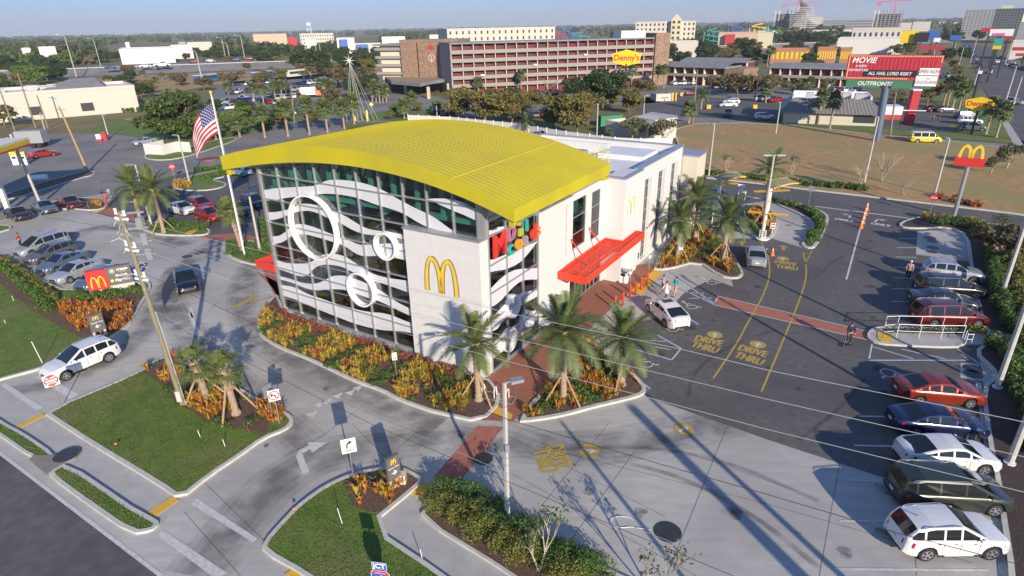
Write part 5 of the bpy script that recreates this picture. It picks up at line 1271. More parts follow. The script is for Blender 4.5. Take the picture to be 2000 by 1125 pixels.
    rim.path([(0,.06,0),(0,.125,0)], r_*.16,10); rim.poly([(r_*.56*math.cos(2*math.pi*k/16),.05, r_*.56*math.sin(2*math.pi*k/16)) for k in range(16)],1)
    handles = MB()
    for x in [q-.22 for q in edges if q > -1.2]:
        for sg in (1,-1): handles.b2(x-.07, x+.07, sg*wx(x)*.995-.01, sg*wx(x)*.995+.02, dz(x)-.17, dz(x)-.145)
    return dict(body=body, ws=ws, rw=rw, side=sidew, trim=t_, hl=hl, tl=tl, mir=mir, pl=pl, rails=rails, wheel=wheel, rim=rim, wb=wb, r=r_, hw=hw, handles=handles)
PC = {}
def build_car(kind, name, pm, label, cat='car', group=None, sunroof=False, dark_roof=False, two=None):
    if kind not in PC:
        p = car_parts(kind); q = {}
        q['body'] = p['body'].mesh('body', ['paint_white'], True)
        try:
            q['body'].set_sharp_from_angle(angle=R(38))
        except Exception: pass
        q['windshield'] = p['ws'].mesh('windshield', 'car_glass', True); q['rear_window'] = p['rw'].mesh('rear_window', 'car_glass', True)
        q['side'] = [m_.mesh('side_window', 'car_glass') for m_ in p['side'].values()]
        q['trim'] = p['trim'].mesh('trim', 'trim'); q['hl'] = [m_.mesh('headlight', 'headlight') for m_ in p['hl']]; q['tl'] = [m_.mesh('taillight', 'taillight') for m_ in p['tl']]
        q['mir'] = [m_.mesh('mirror', 'paint_white', True) for m_ in p['mir']]; q['pl'] = p['pl'].mesh('licence_plate', 'plate'); q['rails'] = [m_.mesh('roof_rail', 'steel') for m_ in p['rails']] if p['rails'] else []
        q['wheel'] = p['wheel'].mesh('wheel', 'tyre', True); q['rim'] = p['rim'].mesh('rim', ['rim', 'trim']); q['handles'] = p['handles'].mesh('door_handle', 'trim'); q['p'] = p; PC[kind] = q
    q = PC[kind]; p = q['p']; root = empty(name, (0,0,0),0, label, cat, group)
    def add(nm, me, mat=None, par=root, loc=None, rz=0):
        o = bpy.data.objects.new(nm, me); COL.objects.link(o); o.parent = par
        if loc: o.location = loc; o.rotation_euler = (0,0, rz)
        if mat: o.material_slots[0].link = 'OBJECT'; o.material_slots[0].material = MATS[mat]
        return o
    add('body', q['body'], pm)
    add('windshield', q['windshield']); add('rear_window', q['rear_window'])
    for m_ in q['side']: add('side_window', m_)
    add('trim', q['trim'])
    for m_ in q['hl']: add('headlight', m_)
    for m_ in q['tl']: add('taillight', m_)
    for m_ in q['mir']: add('mirror', m_, pm)
    for m_ in q['rails']: add('roof_rail', m_)
    add('licence_plate', q['pl']); add('door_handle', q['handles'])
    cx = .02*CARS[kind]['L']/5
    for sx in (-1,1):
        for sy in (-1,1):
            w_ = add('wheel', q['wheel'], None, root, (sx*p['wb']/2+cx, sy*(p['hw']-.12), p['r']),0 if sy > 0 else math.pi); add('rim', q['rim'], None, w_)
    K = CARS[kind]
    if sunroof:
        s = MB(); s.b2(-.25,.25,-.38,.38,1.487,1.50); s.build('sunroof', 'car_glass', root)
    if kind == 'suv': s = MB(); s.bar((-1.5,0,1.68),(-1.7,0,1.76),.03,.03); s.build('antenna', 'trim', root)
    return root
def put(kind, name, pm, rear, front, label, cat='car', **kw):
    """rear / front: ground points under the rear and front ends of the car centre line"""
    a, b = Vector(g2(rear)), Vector(g2(front)); c = (a+b)/2; d = b-a
    o = build_car(kind, name, pm, label, cat, **kw); o.location = (c.x, c.y, .012); o.rotation_euler = (0,0, math.atan2(d.y, d.x)); return o
def putw(kind, name, pm, rw_, fw_, side, label, cat='car', **kw):
    """rw_/fw_: where the visible rear and front wheels touch the ground; side = +1 if they are the car's left wheels"""
    a, b = Vector(g2(rw_)), Vector(g2(fw_)); d = (b-a).normalized(); n = Vector((-d.y, d.x)); K = CARS[kind]
    c = (a+b)/2 - n*side*(K['W']/2-.06) - d*.02*K['L']/5
    o = build_car(kind, name, pm, label, cat, **kw); o.location = (c.x, c.y, .012); o.rotation_euler = (0,0, math.atan2(d.y, d.x)); return o
PR = 'cars parked nose in along the right kerb'
putw('suv', 'parked_car', 'paint_white', (1808,1096),(1928,1094),-1, 'white compact suv with black wheel arches, nearest car at the lower right', group=PR)
putw('van', 'parked_car', 'paint_darkgreen', (1808,1003),(1930,1009),-1, 'dark grey green minivan parked between the white suv and the white sedan', group=PR)
putw('coupe', 'parked_car', 'paint_white', (1808,925),(1917,929),-1, 'white sedan with dark rear glass between dark blue sedan and dark minivan', group=PR)
putw('sedan', 'parked_car', 'paint_navy', (1790,856),(1889,863),-1, 'shiny dark blue sedan below the copper red one', group=PR)
putw('sedan', 'parked_car', 'paint_copper', (1794,792),(1890,798),-1, 'copper red sedan beside the empty marked bay', group=PR)
putw('van', 'parked_car', 'paint_maroon', (1824,641),(1904,642),-1, 'dark red minivan with silver roof rails behind the white handrail', group=PR)
putw('sedan', 'parked_car', 'paint_dark', (1812,606),(1882,613),-1, 'very dark sedan wedged between two minivans', group=PR)
putw('van', 'parked_car', 'paint_black', (1826,583),(1897,587),-1, 'black minivan beside the silver white crossover', group=PR)
putw('suv', 'parked_car', 'paint_silver', (1830,549),(1894,556),-1, 'silver and white crossover, farthest car of the right row', group=PR)
putw('coupe', 'parked_car', 'paint_pearl', (1302,643),(1262,607),1, 'white sedan with open sunroof parked in the marked bay under a palm', sunroof=True)
put('sedan', 'moving_car', 'paint_silver', (1477,528),(1471,494), 'silver sedan waiting in the drive lane')
put('pickup', 'pickup_truck', 'paint_blue', (1438,447),(1434,418), 'dark blue pickup in the drive lane under the palms', 'pickup truck')
putw('suv', 'moving_car', 'paint_white', (217,707),(132,744),1, 'white crossover leaving by the exit drive past the no entry sign')
put('suv', 'moving_car', 'paint_black', (358,536),(378,592), 'black suv driving toward the street on the concrete drive')
LR = 'cars parked nose in along the left kerb'
put('van', 'parked_car', 'paint_silver', (132,476),(36,505), 'silver white minivan, farthest car of the left row', group=LR)
put('suv', 'parked_car', 'paint_grey', (150,492),(52,524), 'dark grey suv second in the left row', group=LR)
put('sedan', 'parked_car', 'paint_slate', (172,505),(78,541), 'blue grey sedan third in the left row', group=LR)
put('sedan', 'parked_car', 'paint_silver', (200,523),(104,560), 'silver sedan fourth in the left row', group=LR)
put('hatch', 'parked_car', 'paint_slate', (236,536),(150,579), 'blue grey hatchback nearest the large red sign', group=LR)
L3 = 'three cars parked at the far left edge'
put('sedan', 'parked_car', 'paint_purple', (15,418),(62,436), 'dark purple sedan at the left edge', group=L3)
put('sedan', 'parked_car', 'paint_slate', (65,405),(115,423), 'grey blue sedan between dark purple and red sedans', group=L3)
put('sedan', 'parked_car', 'paint_maroon', (120,396),(160,413), 'dark red sedan beside the ramp rail on the left', group=L3)
put('coupe', 'parked_car', 'paint_white', (333,410),(380,422), 'white sedan beside two red cars behind the hedge')
put('suv', 'parked_car', 'paint_red', (378,404),(412,416), 'red suv behind the bright red sedan')
put('hatch', 'parked_car', 'paint_red', (385,423),(435,436), 'bright red hatchback in front of the red suv')
put('sedan', 'parked_car', 'paint_navy', (440,408),(495,426), 'blue sedan behind the fan palm trunk')
put('suv', 'parked_car', 'paint_black', (478,398),(518,412), 'black suv at the left edge of the glass building')
put('hatch', 'parked_car', 'paint_skyblue', (488,345),(455,340), 'light blue hatchback below the left tip of the yellow roof')
put('suv', 'parked_car', 'paint_dark', (520,338),(500,334), 'dark car beside the light blue hatchback under the roof tip')
put('sedan', 'parked_car', 'paint_red', (60,310),(112,303), 'red sedan at the filling station canopy')
put('sedan', 'parked_car', 'paint_silver', (300,280),(268,285), 'silver car beside the white bin enclosure')
put('sedan', 'parked_car', 'paint_silver', (1038,268),(1072,272), 'silver sedan between the yellow roof and the white fence')
DL = 'cars on the lot of the diner'
put('sedan', 'parked_car', 'paint_white', (1440,209),(1404,209), 'white sedan on the diner lot in front of a white suv', group=DL)
put('suv', 'parked_car', 'paint_white', (1443,203),(1412,203), 'white suv behind the white sedan on the diner lot', group=DL)
put('suv', 'moving_car', 'paint_grey', (1423,222),(1420,231), 'grey suv driving across the shaded diner lot', group=DL)
put('suv', 'parked_car', 'paint_silver', (1475,234),(1511,234), 'white grey suv in the shade beside the diner building', group=DL)
put('van', 'parked_car', 'paint_dark', (1868,232),(1908,232), 'dark car, farthest of three by the hexagon sign pole', group=DL)
put('suv', 'parked_car', 'paint_white', (1870,242),(1915,243), 'white suv between two dark cars by the hexagon sign pole', group=DL)
put('van', 'parked_car', 'paint_grey', (1872,254),(1922,256), 'dark grey minivan nearest the hexagon sign pole', group=DL)
put('sedan', 'parked_car', 'paint_maroon', (1810,218),(1836,217), 'dark red car behind the diner beside a grey car', group=DL)
put('sedan', 'parked_car', 'paint_grey', (1836,219),(1858,219), 'grey car behind the diner beside a dark red car', group=DL)
vn = put('bigvan', 'passenger_van', 'paint_yellow', (1778,278),(1832,279), 'yellow van with white upper half on the side road', 'van')
s = MB(); s.b2(-2.58,1.85,-.965,.965,1.06,1.2); s.b2(-2.3,1.0,-.8,.8,1.935,1.985); s.build('upper_body', 'paint_white', vn)
put('sedan', 'moving_car', 'paint_silver', (1990,205),(1970,203), 'silver car on the avenue at the right edge')
FC = {}
def far_car(kind, pm, x, y, rz, label, group):
    if kind not in FC:
        p = car_parts(kind); s = MB()
        def addm(m_, mi):
            b = len(s.v); s.v += m_.v; s.f += [tuple(b+i for i in f) for f in m_.f]; s.m += [mi]*len(m_.f)
        addm(p['body'],0); addm(p['ws'],1); addm(p['rw'],1); [addm(m_, 1) for m_ in p['side'].values()]; [addm(m_, 3) for m_ in p['tl']]
        for sx in (-1,1):
            for sy in (-1,1): s.path([(sx*p['wb']/2, sy*(p['hw']-.2), p['r']),(sx*p['wb']/2, sy*(p['hw']), p['r'])], p['r'],10,2)
        FC[kind] = s.mesh('car', ['paint_white', 'car_glass', 'tyre', 'taillight'])
    o = bpy.data.objects.new('parked_car', FC[kind]); COL.objects.link(o); o.location = (x, y, .02); o.rotation_euler = (0,0, rz)
    o.material_slots[0].link = 'OBJECT'; o.material_slots[0].material = MATS[pm]
    return tag(o, label, 'car', group)
# ================================================================ SIGNS, POLES, WIRES, PEOPLE
def VT(x, y, z): return Matrix(((1,0,0, x),(0,0,-1, y),(0,1,0, z),(0,0,0,1)))
def yaw_cam(x, y): return math.atan2(y, x) - math.pi/2          # local -y looks at the viewpoint
def at(px, py, z=0.0): c = g(px, py); return (c.x, c.y, z)
def leanpole(name, base, top, r0, r1, mat, label, cat='pole', n=10, z0=0.0, square=False):
    b = g(*base); t = gy(top[0], top[1], math.hypot(b.x, b.y)); root = empty(name, (b.x, b.y, z0),0, label, cat); s = MB()
    t = Vector((t.x-b.x, t.y-b.y, t.z-z0)); s.path([(0,0,-.05), tuple(t*.5), tuple(t)],[r0,(r0+r1)/2, r1],4 if square else n); s.build('pole', mat, root); return root, t
def lamp_head(root, t, ang, L_=.9, n=1, mat='coping', w_=.32):
    for k in range(n):
        a = ang + k*math.pi; d = Vector((math.cos(a), math.sin(a),0)); s = MB(); s.bar(t, t+d*.25,.06,.06); s.box(t+d*(.25+L_/2),(L_, w_, .14), a); s.build('lamp_head', mat, root)
r_, t = leanpole('street_lamp', (992,1032),(985,748),.115,.085, 'pole_concrete', 'white lamp post rising from the shrubs in the lower middle', 'lamp post', square=True, z0=.1); lamp_head(r_, t, R(20),.55)
s = MB(); s.b2(-.02,.16,-.17,-.12,4.3,4.7); s.build('junction_box', 'coping', r_)
for base, hpt, lab, z in [((1946,760),9.5,'thick pale lamp post in front of the right hedge, below the walkway',.1),((1970,908),9.5,'pale lamp post cut by the right edge beside the minivan',.1),((1954,582),9.5,'pale lamp post between the right hedges, above the walkway',.1)]:
    b = g(*base); root = empty('street_lamp', (b.x, b.y, 0),0, lab, 'lamp post'); s = MB(); s.path([(0,0,0),(0,0,hpt)],[.17,.12],8); s.build('pole', 'pole_concrete', root); s = MB(); s.path([(0,0,.05),(0,0,.2)],.27,10); s.build('base', 'white_metal', root); lamp_head(root, Vector((0,0,hpt)), R(100),.7)
for base, top, lab, ang, n in [((296,440),(264,322),'grey lamp post between the two leaning feathery palms',R(170),1),((371,361),(347,264),'pale lamp post on the island below the oak',R(160),1),((508,490),(486,366),'lamp post in front of the left corner of the glass wall',R(60),1),((1384,344),(1398,243),'white lamp post in the back hedge behind the wing',R(90),1),((1688,357),(1713,229),'slanting pale pole between brown field and billboard post',R(90),1),((1825,381),(1856,271),'white lamp post behind the stop sign on the back drive',R(90),1),((1165,281),(1167,204),'white lamp post in front of the white fence',R(90),1),((948,246),(947,185),'white lamp post among the olive trees',R(90),1),((854,233),(853,208),'short lamp post at the hotel drive, left of the olive trees',R(90),2),((1151,213),(1152,156),'double armed lamp post left of the yellow hexagon sign',R(10),2),((1257,223),(1258,187),'lamp post between storage yard and diner lot',R(10),1),((1486,470),(1512,303),'tall white lamp post in the menu island',R(175),2),((1515,262),(1521,200),'grey lamp post at the left end of the diner',R(90),1),((213,270),(198,224),'white pole with coloured bands beside the air pump',R(170),2),((90,260),(77,221),'white pole at the corner of the filling station grass',R(90),1)]:
    b = g(*base); h_ = top_z(top[0], top[1], b); root = empty('street_lamp', (b.x, b.y, 0),0, lab, 'lamp post'); s = MB(); s.path([(0,0,0),(0,0,h_)],[.14,.09],8); s.build('pole', 'pole_concrete', root); lamp_head(root, Vector((0,0,h_)), ang, .8, n)
for base, top, lab in [((1383,212),(1386,150),'left dark pole on a yellow base on the diner lot'),((1331,187),(1332,130),'dark pole on a yellow base beside the storage shed'),((1473,212),(1492,118),'right dark pole with yellow base by the motel fence')]:
    b = g(*base); h_ = top_z(top[0], top[1], b); root = empty('street_lamp', (b.x, b.y, 0),0, lab, 'lamp post'); s = MB(); s.path([(0,0,.8),(0,0,h_)],[.12,.09],6); s.build('pole', 'dark_metal', root); s = MB(); s.b2(-.55,.55,-.55,.55,0,1.0); s.build('base', 'tactile', root); lamp_head(root, Vector((0,0,h_)), R(10),.7,2, 'dark_metal')
for base, top, lab, mt in [((80,400),(20,262),'pale concrete utility pole at the left edge, above the parked cars','pole_concrete'),((172,336),(115,208),'tan wooden utility pole rooted in the small island by the side road','wood_brace'),((29,255),(0,176),'leftmost wooden pole by the cream building','pole_wood'),((70,250),(34,142),'tall wooden pole in front of the cream building','pole_wood'),((94,250),(72,186),'shorter wooden pole in front of the cream building','pole_wood'),((1353,240),(1362,136),'thin wooden pole behind the shaggy palm by the diner lot','pole_wood'),((575,240),(568,165),'wooden pole among the palms behind the flag','pole_wood'),((1738,268),(1750,180),'thin pole just right of the billboard post','pole_wood')]:
    root, t = leanpole('utility_pole', base, top, .19,.13, mt, lab, 'utility pole')
    if 'concrete' in lab or 'tan' in lab or 'tall' in lab: s = MB(); s.bar(t+Vector((-1,.3,-.5)), t+Vector((1,-.3,-.5)),.1,.1); s.build('crossarm', mt, root)
M('ac_metal', (.42,.42,.42), rough=.6)
root, t = leanpole('utility_pole', (358,793),(233,413),.16,.11, 'pole_wood', 'greenish wooden utility pole with white insulators leaning over the lawn', 'utility pole', z0=.1)
UT = Vector(root.location)+t; ph_ = lambda k: t*k
for k in (.985,.84,.70):
    for sg in (-1,1):
        s = MB(); c = ph_(k)+Vector((.35*sg, .35*sg*-.6,0)); s.bar(ph_(k), c, .06,.06); s.path([c, c+Vector((0,0,.14)), c+Vector((0,0,.3))],[.09,.06,.09],8)
        e = ph_(k)+Vector((.1*sg, -.05*sg, -.25)); s.path([ph_(k)+Vector((0,0,-.25)), e+Vector((.3*sg, -.1*sg, .04))],[.05,.09],8); s.build('insulator', 'sign_white', root)
for k in (.99,.92,.86,.80): s = MB(); s.bar(ph_(k), ph_(k)+Vector((1.15,.2,.02)),.09,.09); s.build('crossarm', 'steel', root)
for k in (.955,.885,.815):
    s = MB(); c = ph_(k)+Vector((.85,.12,-.15)); s.b2(c.x-.16, c.x+.16, c.y-.14, c.y+.14, c.z-.32, c.z+.32); s.build('switch_box', 'coping', root)
s = MB(); rr = random.Random(5)
for k in range(16):
    z = .64+.35*rr.random(); a = ph_(z); b_ = a+Vector((rr.uniform(-.9,.5), rr.uniform(-.4,.4), rr.uniform(-.3,.3))); s.path([a, (a+b_)/2+Vector((0,0,.25)), b_],.012,4)
s.build('jumper_cable', 'white_metal', root)
s = MB(); s.b2(-.05,.22,-.38,-.2,.45,1.15); s.build('meter_box', 'beige_base', root); s = MB(); s.path([tuple(ph_(.01)+Vector((.22,-.05,0))), tuple(ph_(.52)+Vector((.2,-.03,0)))],.03,6); s.build('conduit', 'ac_metal', root)
WP = Vector((root.location.x, root.location.y, 0)); WD = Vector((sdv.x, sdv.y, 0)); WN = Vector((-WD.y, WD.x, 0))
def onwire(px, py, off=0.0):
    d = _f*F_PX + _r*(px-CX) - _u*(py-CY); t_ = ((WP-Vector((0,0,CAM_H))).dot(WN)+off)/d.dot(WN); return Vector((0,0,CAM_H))+d*t_
def wire(pts, r_, mat, label, off=0.0):
    P = [onwire(x, y, off) for x, y in pts]; a = P[-1]+(P[-1]-P[-2]).normalized()*3; P.append(a)
    s = MB(); s.path(P, r_, 5); tag(s.build('overhead_wire', mat), label, 'wire', 'wires running from the wooden pole to the right')
wire([(236,424),(370,458),(500,488),(750,550),(1000,613),(1331,682),(1500,723),(2000,824)],.0085, 'wire_grey', 'highest pale overhead wire crossing the white wall and the parking lot')
wire([(243,450),(500,528),(750,597),(1000,660),(1250,720),(1500,780),(1836,856),(2000,892)],.0085, 'wire_grey', 'second pale overhead wire from the top')
wire([(250,478),(500,565),(750,640),(1000,708),(1250,772),(1500,839),(2000,961)],.0085, 'wire_grey', 'third pale overhead wire, over the lowest palm crowns')
wire([(262,525),(560,660),(1000,822),(1250,895),(1500,966),(1750,1040),(2000,1105)],.011, 'dark_metal', 'dark overhead wire above the manhole')
wire([(268,588),(380,650),(500,705),(759,825),(1000,928),(1240,1030),(1475,1125)],.011, 'coping', 'upper one of a close pair of low wires')
wire([(270,594),(380,657),(500,716),(729,830),(1000,944),(1210,1032),(1432,1125)],.011, 'dark_metal', 'lower one of a close pair of low wires')
s = MB(); a, b = onwire(236,424), onwire(233,470);
for k, (p, q) in enumerate([((0,371),(236,424)),((0,393),(243,450))]):
    A_, B_ = onwire(*q), gy(p[0], p[1],75); s = MB(); s.path([B_, (A_+B_)/2+Vector((0,0,-.4)), A_],.012,4); tag(s.build('overhead_wire', 'dark_metal'),['upper', 'lower'][k]+' thin wire from the wooden pole to the left edge', 'wire')
for tip, D_, r_, lab in [((1095,822),26,.14,'street pole outside the frame casting the left long shadow'),((1232,793),34,.42,'thick utility pole outside the frame casting the widest long shadow'),((1262,770),30,.2,'street pole outside the frame casting the right long shadow')]:
    c = Vector(g2(tip)); u = Vector((math.cos(R(SUN_AZ)), math.sin(R(SUN_AZ)))); b = c+u*D_; h_ = D_*math.tan(R(SUN_EL)); s = MB(); s.path([(b.x,b.y,0),(b.x,b.y,h_)],[r_,r_*.7],10); tag(s.build('utility_pole', 'pole_concrete'), lab, 'utility pole')
b = g(478,499); root = empty('flagpole', (b.x, b.y, .1),0, 'tall white flagpole at the left corner of the glass building', 'flagpole'); FH = top_z(413,185, b)
s = MB(); s.path([(0,0,0),(0,0,FH)],[.1,.05],10); s.build('pole', 'ring_white', root); s = MB(); s.ball((0,0,FH+.12),.14); s.build('finial', 'logo_yellow', root); s = MB(); s.path([(.1,0,FH-.2),(.16,0,1.2)],.012,4); s.build('halyard', 'ring_white', root)
M('flag_red', (.55,.03,.05), rough=.8, trans=.3); M('flag_white', (.78,.76,.76), rough=.8, trans=.3); M('flag_blue', (.03,.04,.17), rough=.8, trans=.3)
def flagpt(u, v):   # u along the fly 0..1, v down the hoist 0..1: a limp flag that hangs away to the left
    W_, H_ = 4.9,2.75
    drop = 3.1*u**1.25; out = 2.35*math.sin(u*1.45)+.0; fold = .32*math.sin(u*9+v*2.2)*u**.5
    x = -out*.98 - v*.0 + .18*v*math.sin(u*3); z = -v*H_*(1-.22*u) - drop*(1.0-.05*v); y = fold + .15*math.sin(v*5+u*4)
    return Vector((x*1.0-.08, y, z))
s = MB(); nu, nv = 40,26
for i in range(nu):
    for j in range(nv):
        u0, u1, v0, v1 = i/nu, (i+1)/nu, j/nv, (j+1)/nv; st = int(j/2); mi = 0 if st % 2 == 0 else 1
        if i < nu*.4 and j < 14: mi = 2
        s.quad(flagpt(u0,v0), flagpt(u1,v0), flagpt(u1,v1), flagpt(u0,v1), mi)
for r0 in range(9):
    for c0 in range(6 if r0 % 2 == 0 else 5):
        u = .4*(c0+.5+(.5 if r0 % 2 else 0))/6; v = (14/26)*(r0+.5)/9
        for sg in (-1,1):
            P = []
            for k in range(10):
                q = .062 if k % 2 == 0 else .026; a = k*math.pi/5; uu, vv = u+q*math.sin(a)/4.9*1.5, v-q*math.cos(a)/2.75*1.5; P.append(flagpt(uu, vv)+Vector((0, sg*.012,0)))
            s.poly(P, 1)
fl = s.build('flag', ['flag_red', 'flag_white', 'flag_blue'], None, True); fl.location = (b.x, b.y, FH-.7); fl.rotation_euler = (0,0, R(14)); tag(fl, 'american flag hanging limp from the flagpole, stripes down', 'flag')
# ---- post signs
def post_sign(px, py, zc, w_, h_, label, draw, mats, post='steel', npost=1, yaw=None, pr=.035, z0=.12, cat='sign', back='steel', shape=None):
    b = g(px, py); root = empty('traffic_sign', (b.x, b.y, z0), yaw_cam(b.x, b.y) if yaw is None else yaw, label, cat)
    for k in range(npost): s = MB(); x = (k-(npost-1)/2)*w_*.7; s.path([(x, 0,0),(x, 0, zc-z0+h_*.45)], pr, 6); s.build('post', post, root)
    s = MB()
    if shape: s.poly([(x*w_/2,-.03, zc-z0+z*h_/2) for x, z in shape],0); s.poly([(x*w_/2,-.015, zc-z0+z*h_/2) for x, z in reversed(shape)], len(mats))
    else: s.b2(-w_/2, w_/2,-.04,-.02, zc-z0-h_/2, zc-z0+h_/2,0)
    draw(s, zc-z0); s.build('sign_plate', list(mats)+[back], root); return root
def circ(s, z, r_, mi, y=-.045, n=24, r1=0, x=0):
    if r1:
        for k in range(n):
            a, b = 2*math.pi*k/n, 2*math.pi*(k+1)/n; s.quad((x+r1*math.cos(a),y,z+r1*math.sin(a)),(x+r_*math.cos(a),y,z+r_*math.sin(a)),(x+r_*math.cos(b),y,z+r_*math.sin(b)),(x+r1*math.cos(b),y,z+r1*math.sin(b)),mi)
    else: s.poly([(x+r_*math.cos(2*math.pi*k/n), y, z+r_*math.sin(2*math.pi*k/n)) for k in range(n)], mi)
def rect(s, x0, x1, z0, z1, mi, y=-.05): s.quad((x0,y,z0),(x1,y,z0),(x1,y,z1),(x0,y,z1),mi)
def vpoly(s, pts, mi, y=-.052): s.poly([(p[0], y, p[1]) for p in pts], mi)
def dne(s, z): circ(s, z, .36,1); rect(s, -.29,.29, z-.06, z+.06,0); s.text('DO NOT', VT(0,-.05,z+.17),.17,0,0,.006); s.text('ENTER', VT(0,-.05,z-.18),.17,0,0,.006)
post_sign(120,797,2.0,.76,.76, 'white square no entry sign with red disc at the exit drive', dne, ['sign_white', 'sign_red'])
def nlt(s, z): circ(s, z, .30,1, r1=.24); vpoly(s, [(-.2,.17+z),(-.16,.21+z),(.2,z-.17),(.16,z-.21)],1,-.056); rect(s, .03,.09, z-.17, z+.03,2); rect(s, -.12,.09, z+.0, z+.06,2); vpoly(s, [(-.22,z+.03),(-.1,z-.08),(-.1,z+.14)],2)
post_sign(547,830,2.05,.62,.72, 'white sign with red ring forbidding a left turn, on the lawn tip', nlt, ['sign_white', 'sign_red', 'black'])
def plain(s, z): pass
post_sign(534,820,2.0,.6,.8, 'sign seen edge-on from behind, left of the no left turn sign', plain, ['steel'], yaw=R(60))
def rto(s, z):
    rect(s, -.12,-.05, z-.14, z+.06,1); vpoly(s, [(-.12,z+.04),(-.05,z+.04),(.04,z+.16),(.04,z+.24),(-.06,z+.18)],1); vpoly(s, [(.03,z+.10),(.2,z+.21),(.03,z+.31)],1); s.text('ONLY', VT(0,-.05,z-.26),.17,0,1,.004)
    for a in ((-.36,-.355),(.355,.36)): rect(s, a[0], a[1], z-.4, z+.4,1)
post_sign(692,942,2.3,.72,.84, 'white right turn only sign with black arrow at the splitter island', rto, ['sign_white', 'black'])
OCT = [(math.cos(R(22.5+45*k))*1.08, math.sin(R(22.5+45*k))*1.08) for k in range(8)]
def stp(s, z): s.text('STOP', VT(0,-.05,z),.26,0,1,.008)
post_sign(1815,421,2.1,.75,.75, 'red stop sign on the back drive near the golden arches pole', stp, ['sign_red', 'sign_white'], shape=OCT)
post_sign(342,352,2.1,.8,.8, 'red stop sign on the far left side road', stp, ['sign_red', 'sign_white'], shape=OCT)
post_sign(1578,405,2.3,.75,.6, 'grey back of a sign on the crescent island', plain, ['steel'], z0=.15)
def noright(s, z): s.text('STATE', VT(0,-.05,z+.15),.11,0,1); s.text('LAW', VT(0,-.05,z+.03),.11,0,1); rect(s, -.1,.08, z-.15, z-.1,1); vpoly(s, [(.06,z-.2),(.15,z-.125),(.06,z-.05)],1)
post_sign(775,737,1.6,.32,.55, 'small white sign with a black arrow among the yellow plants', noright, ['sign_white', 'black'])
def hc(s, z): rect(s, -.14,.14, z-.02, z+.25,1); s.text('P', VT(0,-.056,z+.11),.2,0,0,.006); s.text('PARKING', VT(0,-.05,z-.1),.06,0,1); s.text('PERMIT', VT(0,-.05,z-.19),.06,0,1)
post_sign(1327,513,1.6,.34,.6, 'blue and white parking permit sign between palm props in the wing bed', hc, ['sign_white', 'sign_blue'])
post_sign(1267,530,1.6,.34,.6, 'blue and white parking permit sign right of the topmost red bollard', hc, ['sign_white', 'sign_blue'], yaw=R(40))
post_sign(1230,563,1.6,.34,.6, 'blue and white parking permit sign by the trash bin', hc, ['sign_white', 'sign_blue'], yaw=R(50))
def jct(s, z): s.text('JCT', VT(0,-.05,z+.28),.24,0,1,.012)
P = g(741,1104,1.6); root = empty('traffic_sign', (P.x, P.y, .0), yaw_cam(P.x, P.y)-R(28), 'blue junction plate above an interstate shield cut by the bottom edge', 'sign')
s = MB(); s.path([(0,0,0),(0,0,1.75)],.03,6); s.build('post', 'steel', root)
s = MB(); s.b2(-.31,.31,-.045,-.03,1.42,1.78,1); s.b2(-.295,.295,-.05,-.04,1.435,1.765,0); s.text('JCT', VT(0,-.056,1.6),.33,0,1,.012); s.build('sign_plate', ['sign_blue','sign_white'], root)
SH = [(-.36,.2),(-.25,.33),(0,.29),(.25,.33),(.36,.2),(.38,-.02),(.27,-.25),(0,-.4),(-.27,-.25),(-.38,-.02)]
s = MB(); vpoly(s, [(x*1.06,z*1.06+1.02) for x, z in SH],1,-.04); vpoly(s, [(x,z+1.02) for x, z in SH],0,-.045); vpoly(s, [(-.355,1.17),(.355,1.17),(.36,1.22),(.25,1.34),(0,1.30),(-.25,1.34),(-.36,1.22)],2,-.05); s.text('INTERSTATE', VT(0,-.056,1.22),.08,0,1); s.text('4', VT(0,-.056,.93),.42,0,1,.015); s.build('shield', ['sign_blue','sign_white','sign_red'], root)
def pedestal(px, py, w_, h_, label, words, right, yaw, zl=.5):
    b = g(px, py); root = empty('direction_sign', (b.x, b.y, .12), yaw, label, 'sign'); s = MB(); s.b2(-w_/2, w_/2,-.09,.09, zl, zl+h_); pn = s.build('panel', 'sign_grey', root)
    s = MB(); arches(s, w_*.42, h_*.22, w_*.075,.02); o = s.build('arch_logo', 'logo_yellow', pn); o.location = (0,-.09, zl+h_*.68)
    s = MB(); s.text(words, VT(0,-.095,zl+h_*.53), w_*.19,0,0,.002)
    sg = 1 if right else -1; z = zl+h_*.3; vpoly(s, [(-.16*sg,z-.025),(.06*sg,z-.025),(.06*sg,z+.025),(-.16*sg,z+.025)][::1 if sg>0 else -1],0,-.095); vpoly(s, [(.17*sg,z),(.02*sg,z+.14),(-.03*sg,z+.10),(.07*sg,z),(-.03*sg,z-.10),(.02*sg,z-.14)][::1 if sg<0 else -1],0,-.095)
    s.build('lettering', 'sign_white', pn)
    for x in (-w_*.38, w_*.38): s = MB(); s.b2(x-.07, x+.07,-.07,.07,0, zl+.01); s.build('leg', 'beige_base', root)
    s = MB(); s.b2(-w_*.5, w_*.5,-.11,.11,0,.12); s.build('base', 'beige_base', root); return root
pedestal(772,953,.72,1.35, 'grey directional sign with small arches and right arrow in orange plants', 'Drive Thru', True, yaw_cam(g(770,950).x, g(770,950).y)+R(30))
s = MB(); b = g(779,948); s.b2(-.28,.28,-.2,.2,0,.55); o = s.build('utility_box', 'beige_base'); o.location = (b.x+.1, b.y+.1,.12); tag(o, 'low beige box beside the grey directional sign', 'box')
pedestal(198,660,.95,1.35, 'grey directional sign with small arches and left arrow by orange plants', 'Thank You', False, yaw_cam(g(198,660).x, g(198,660).y)+R(12))
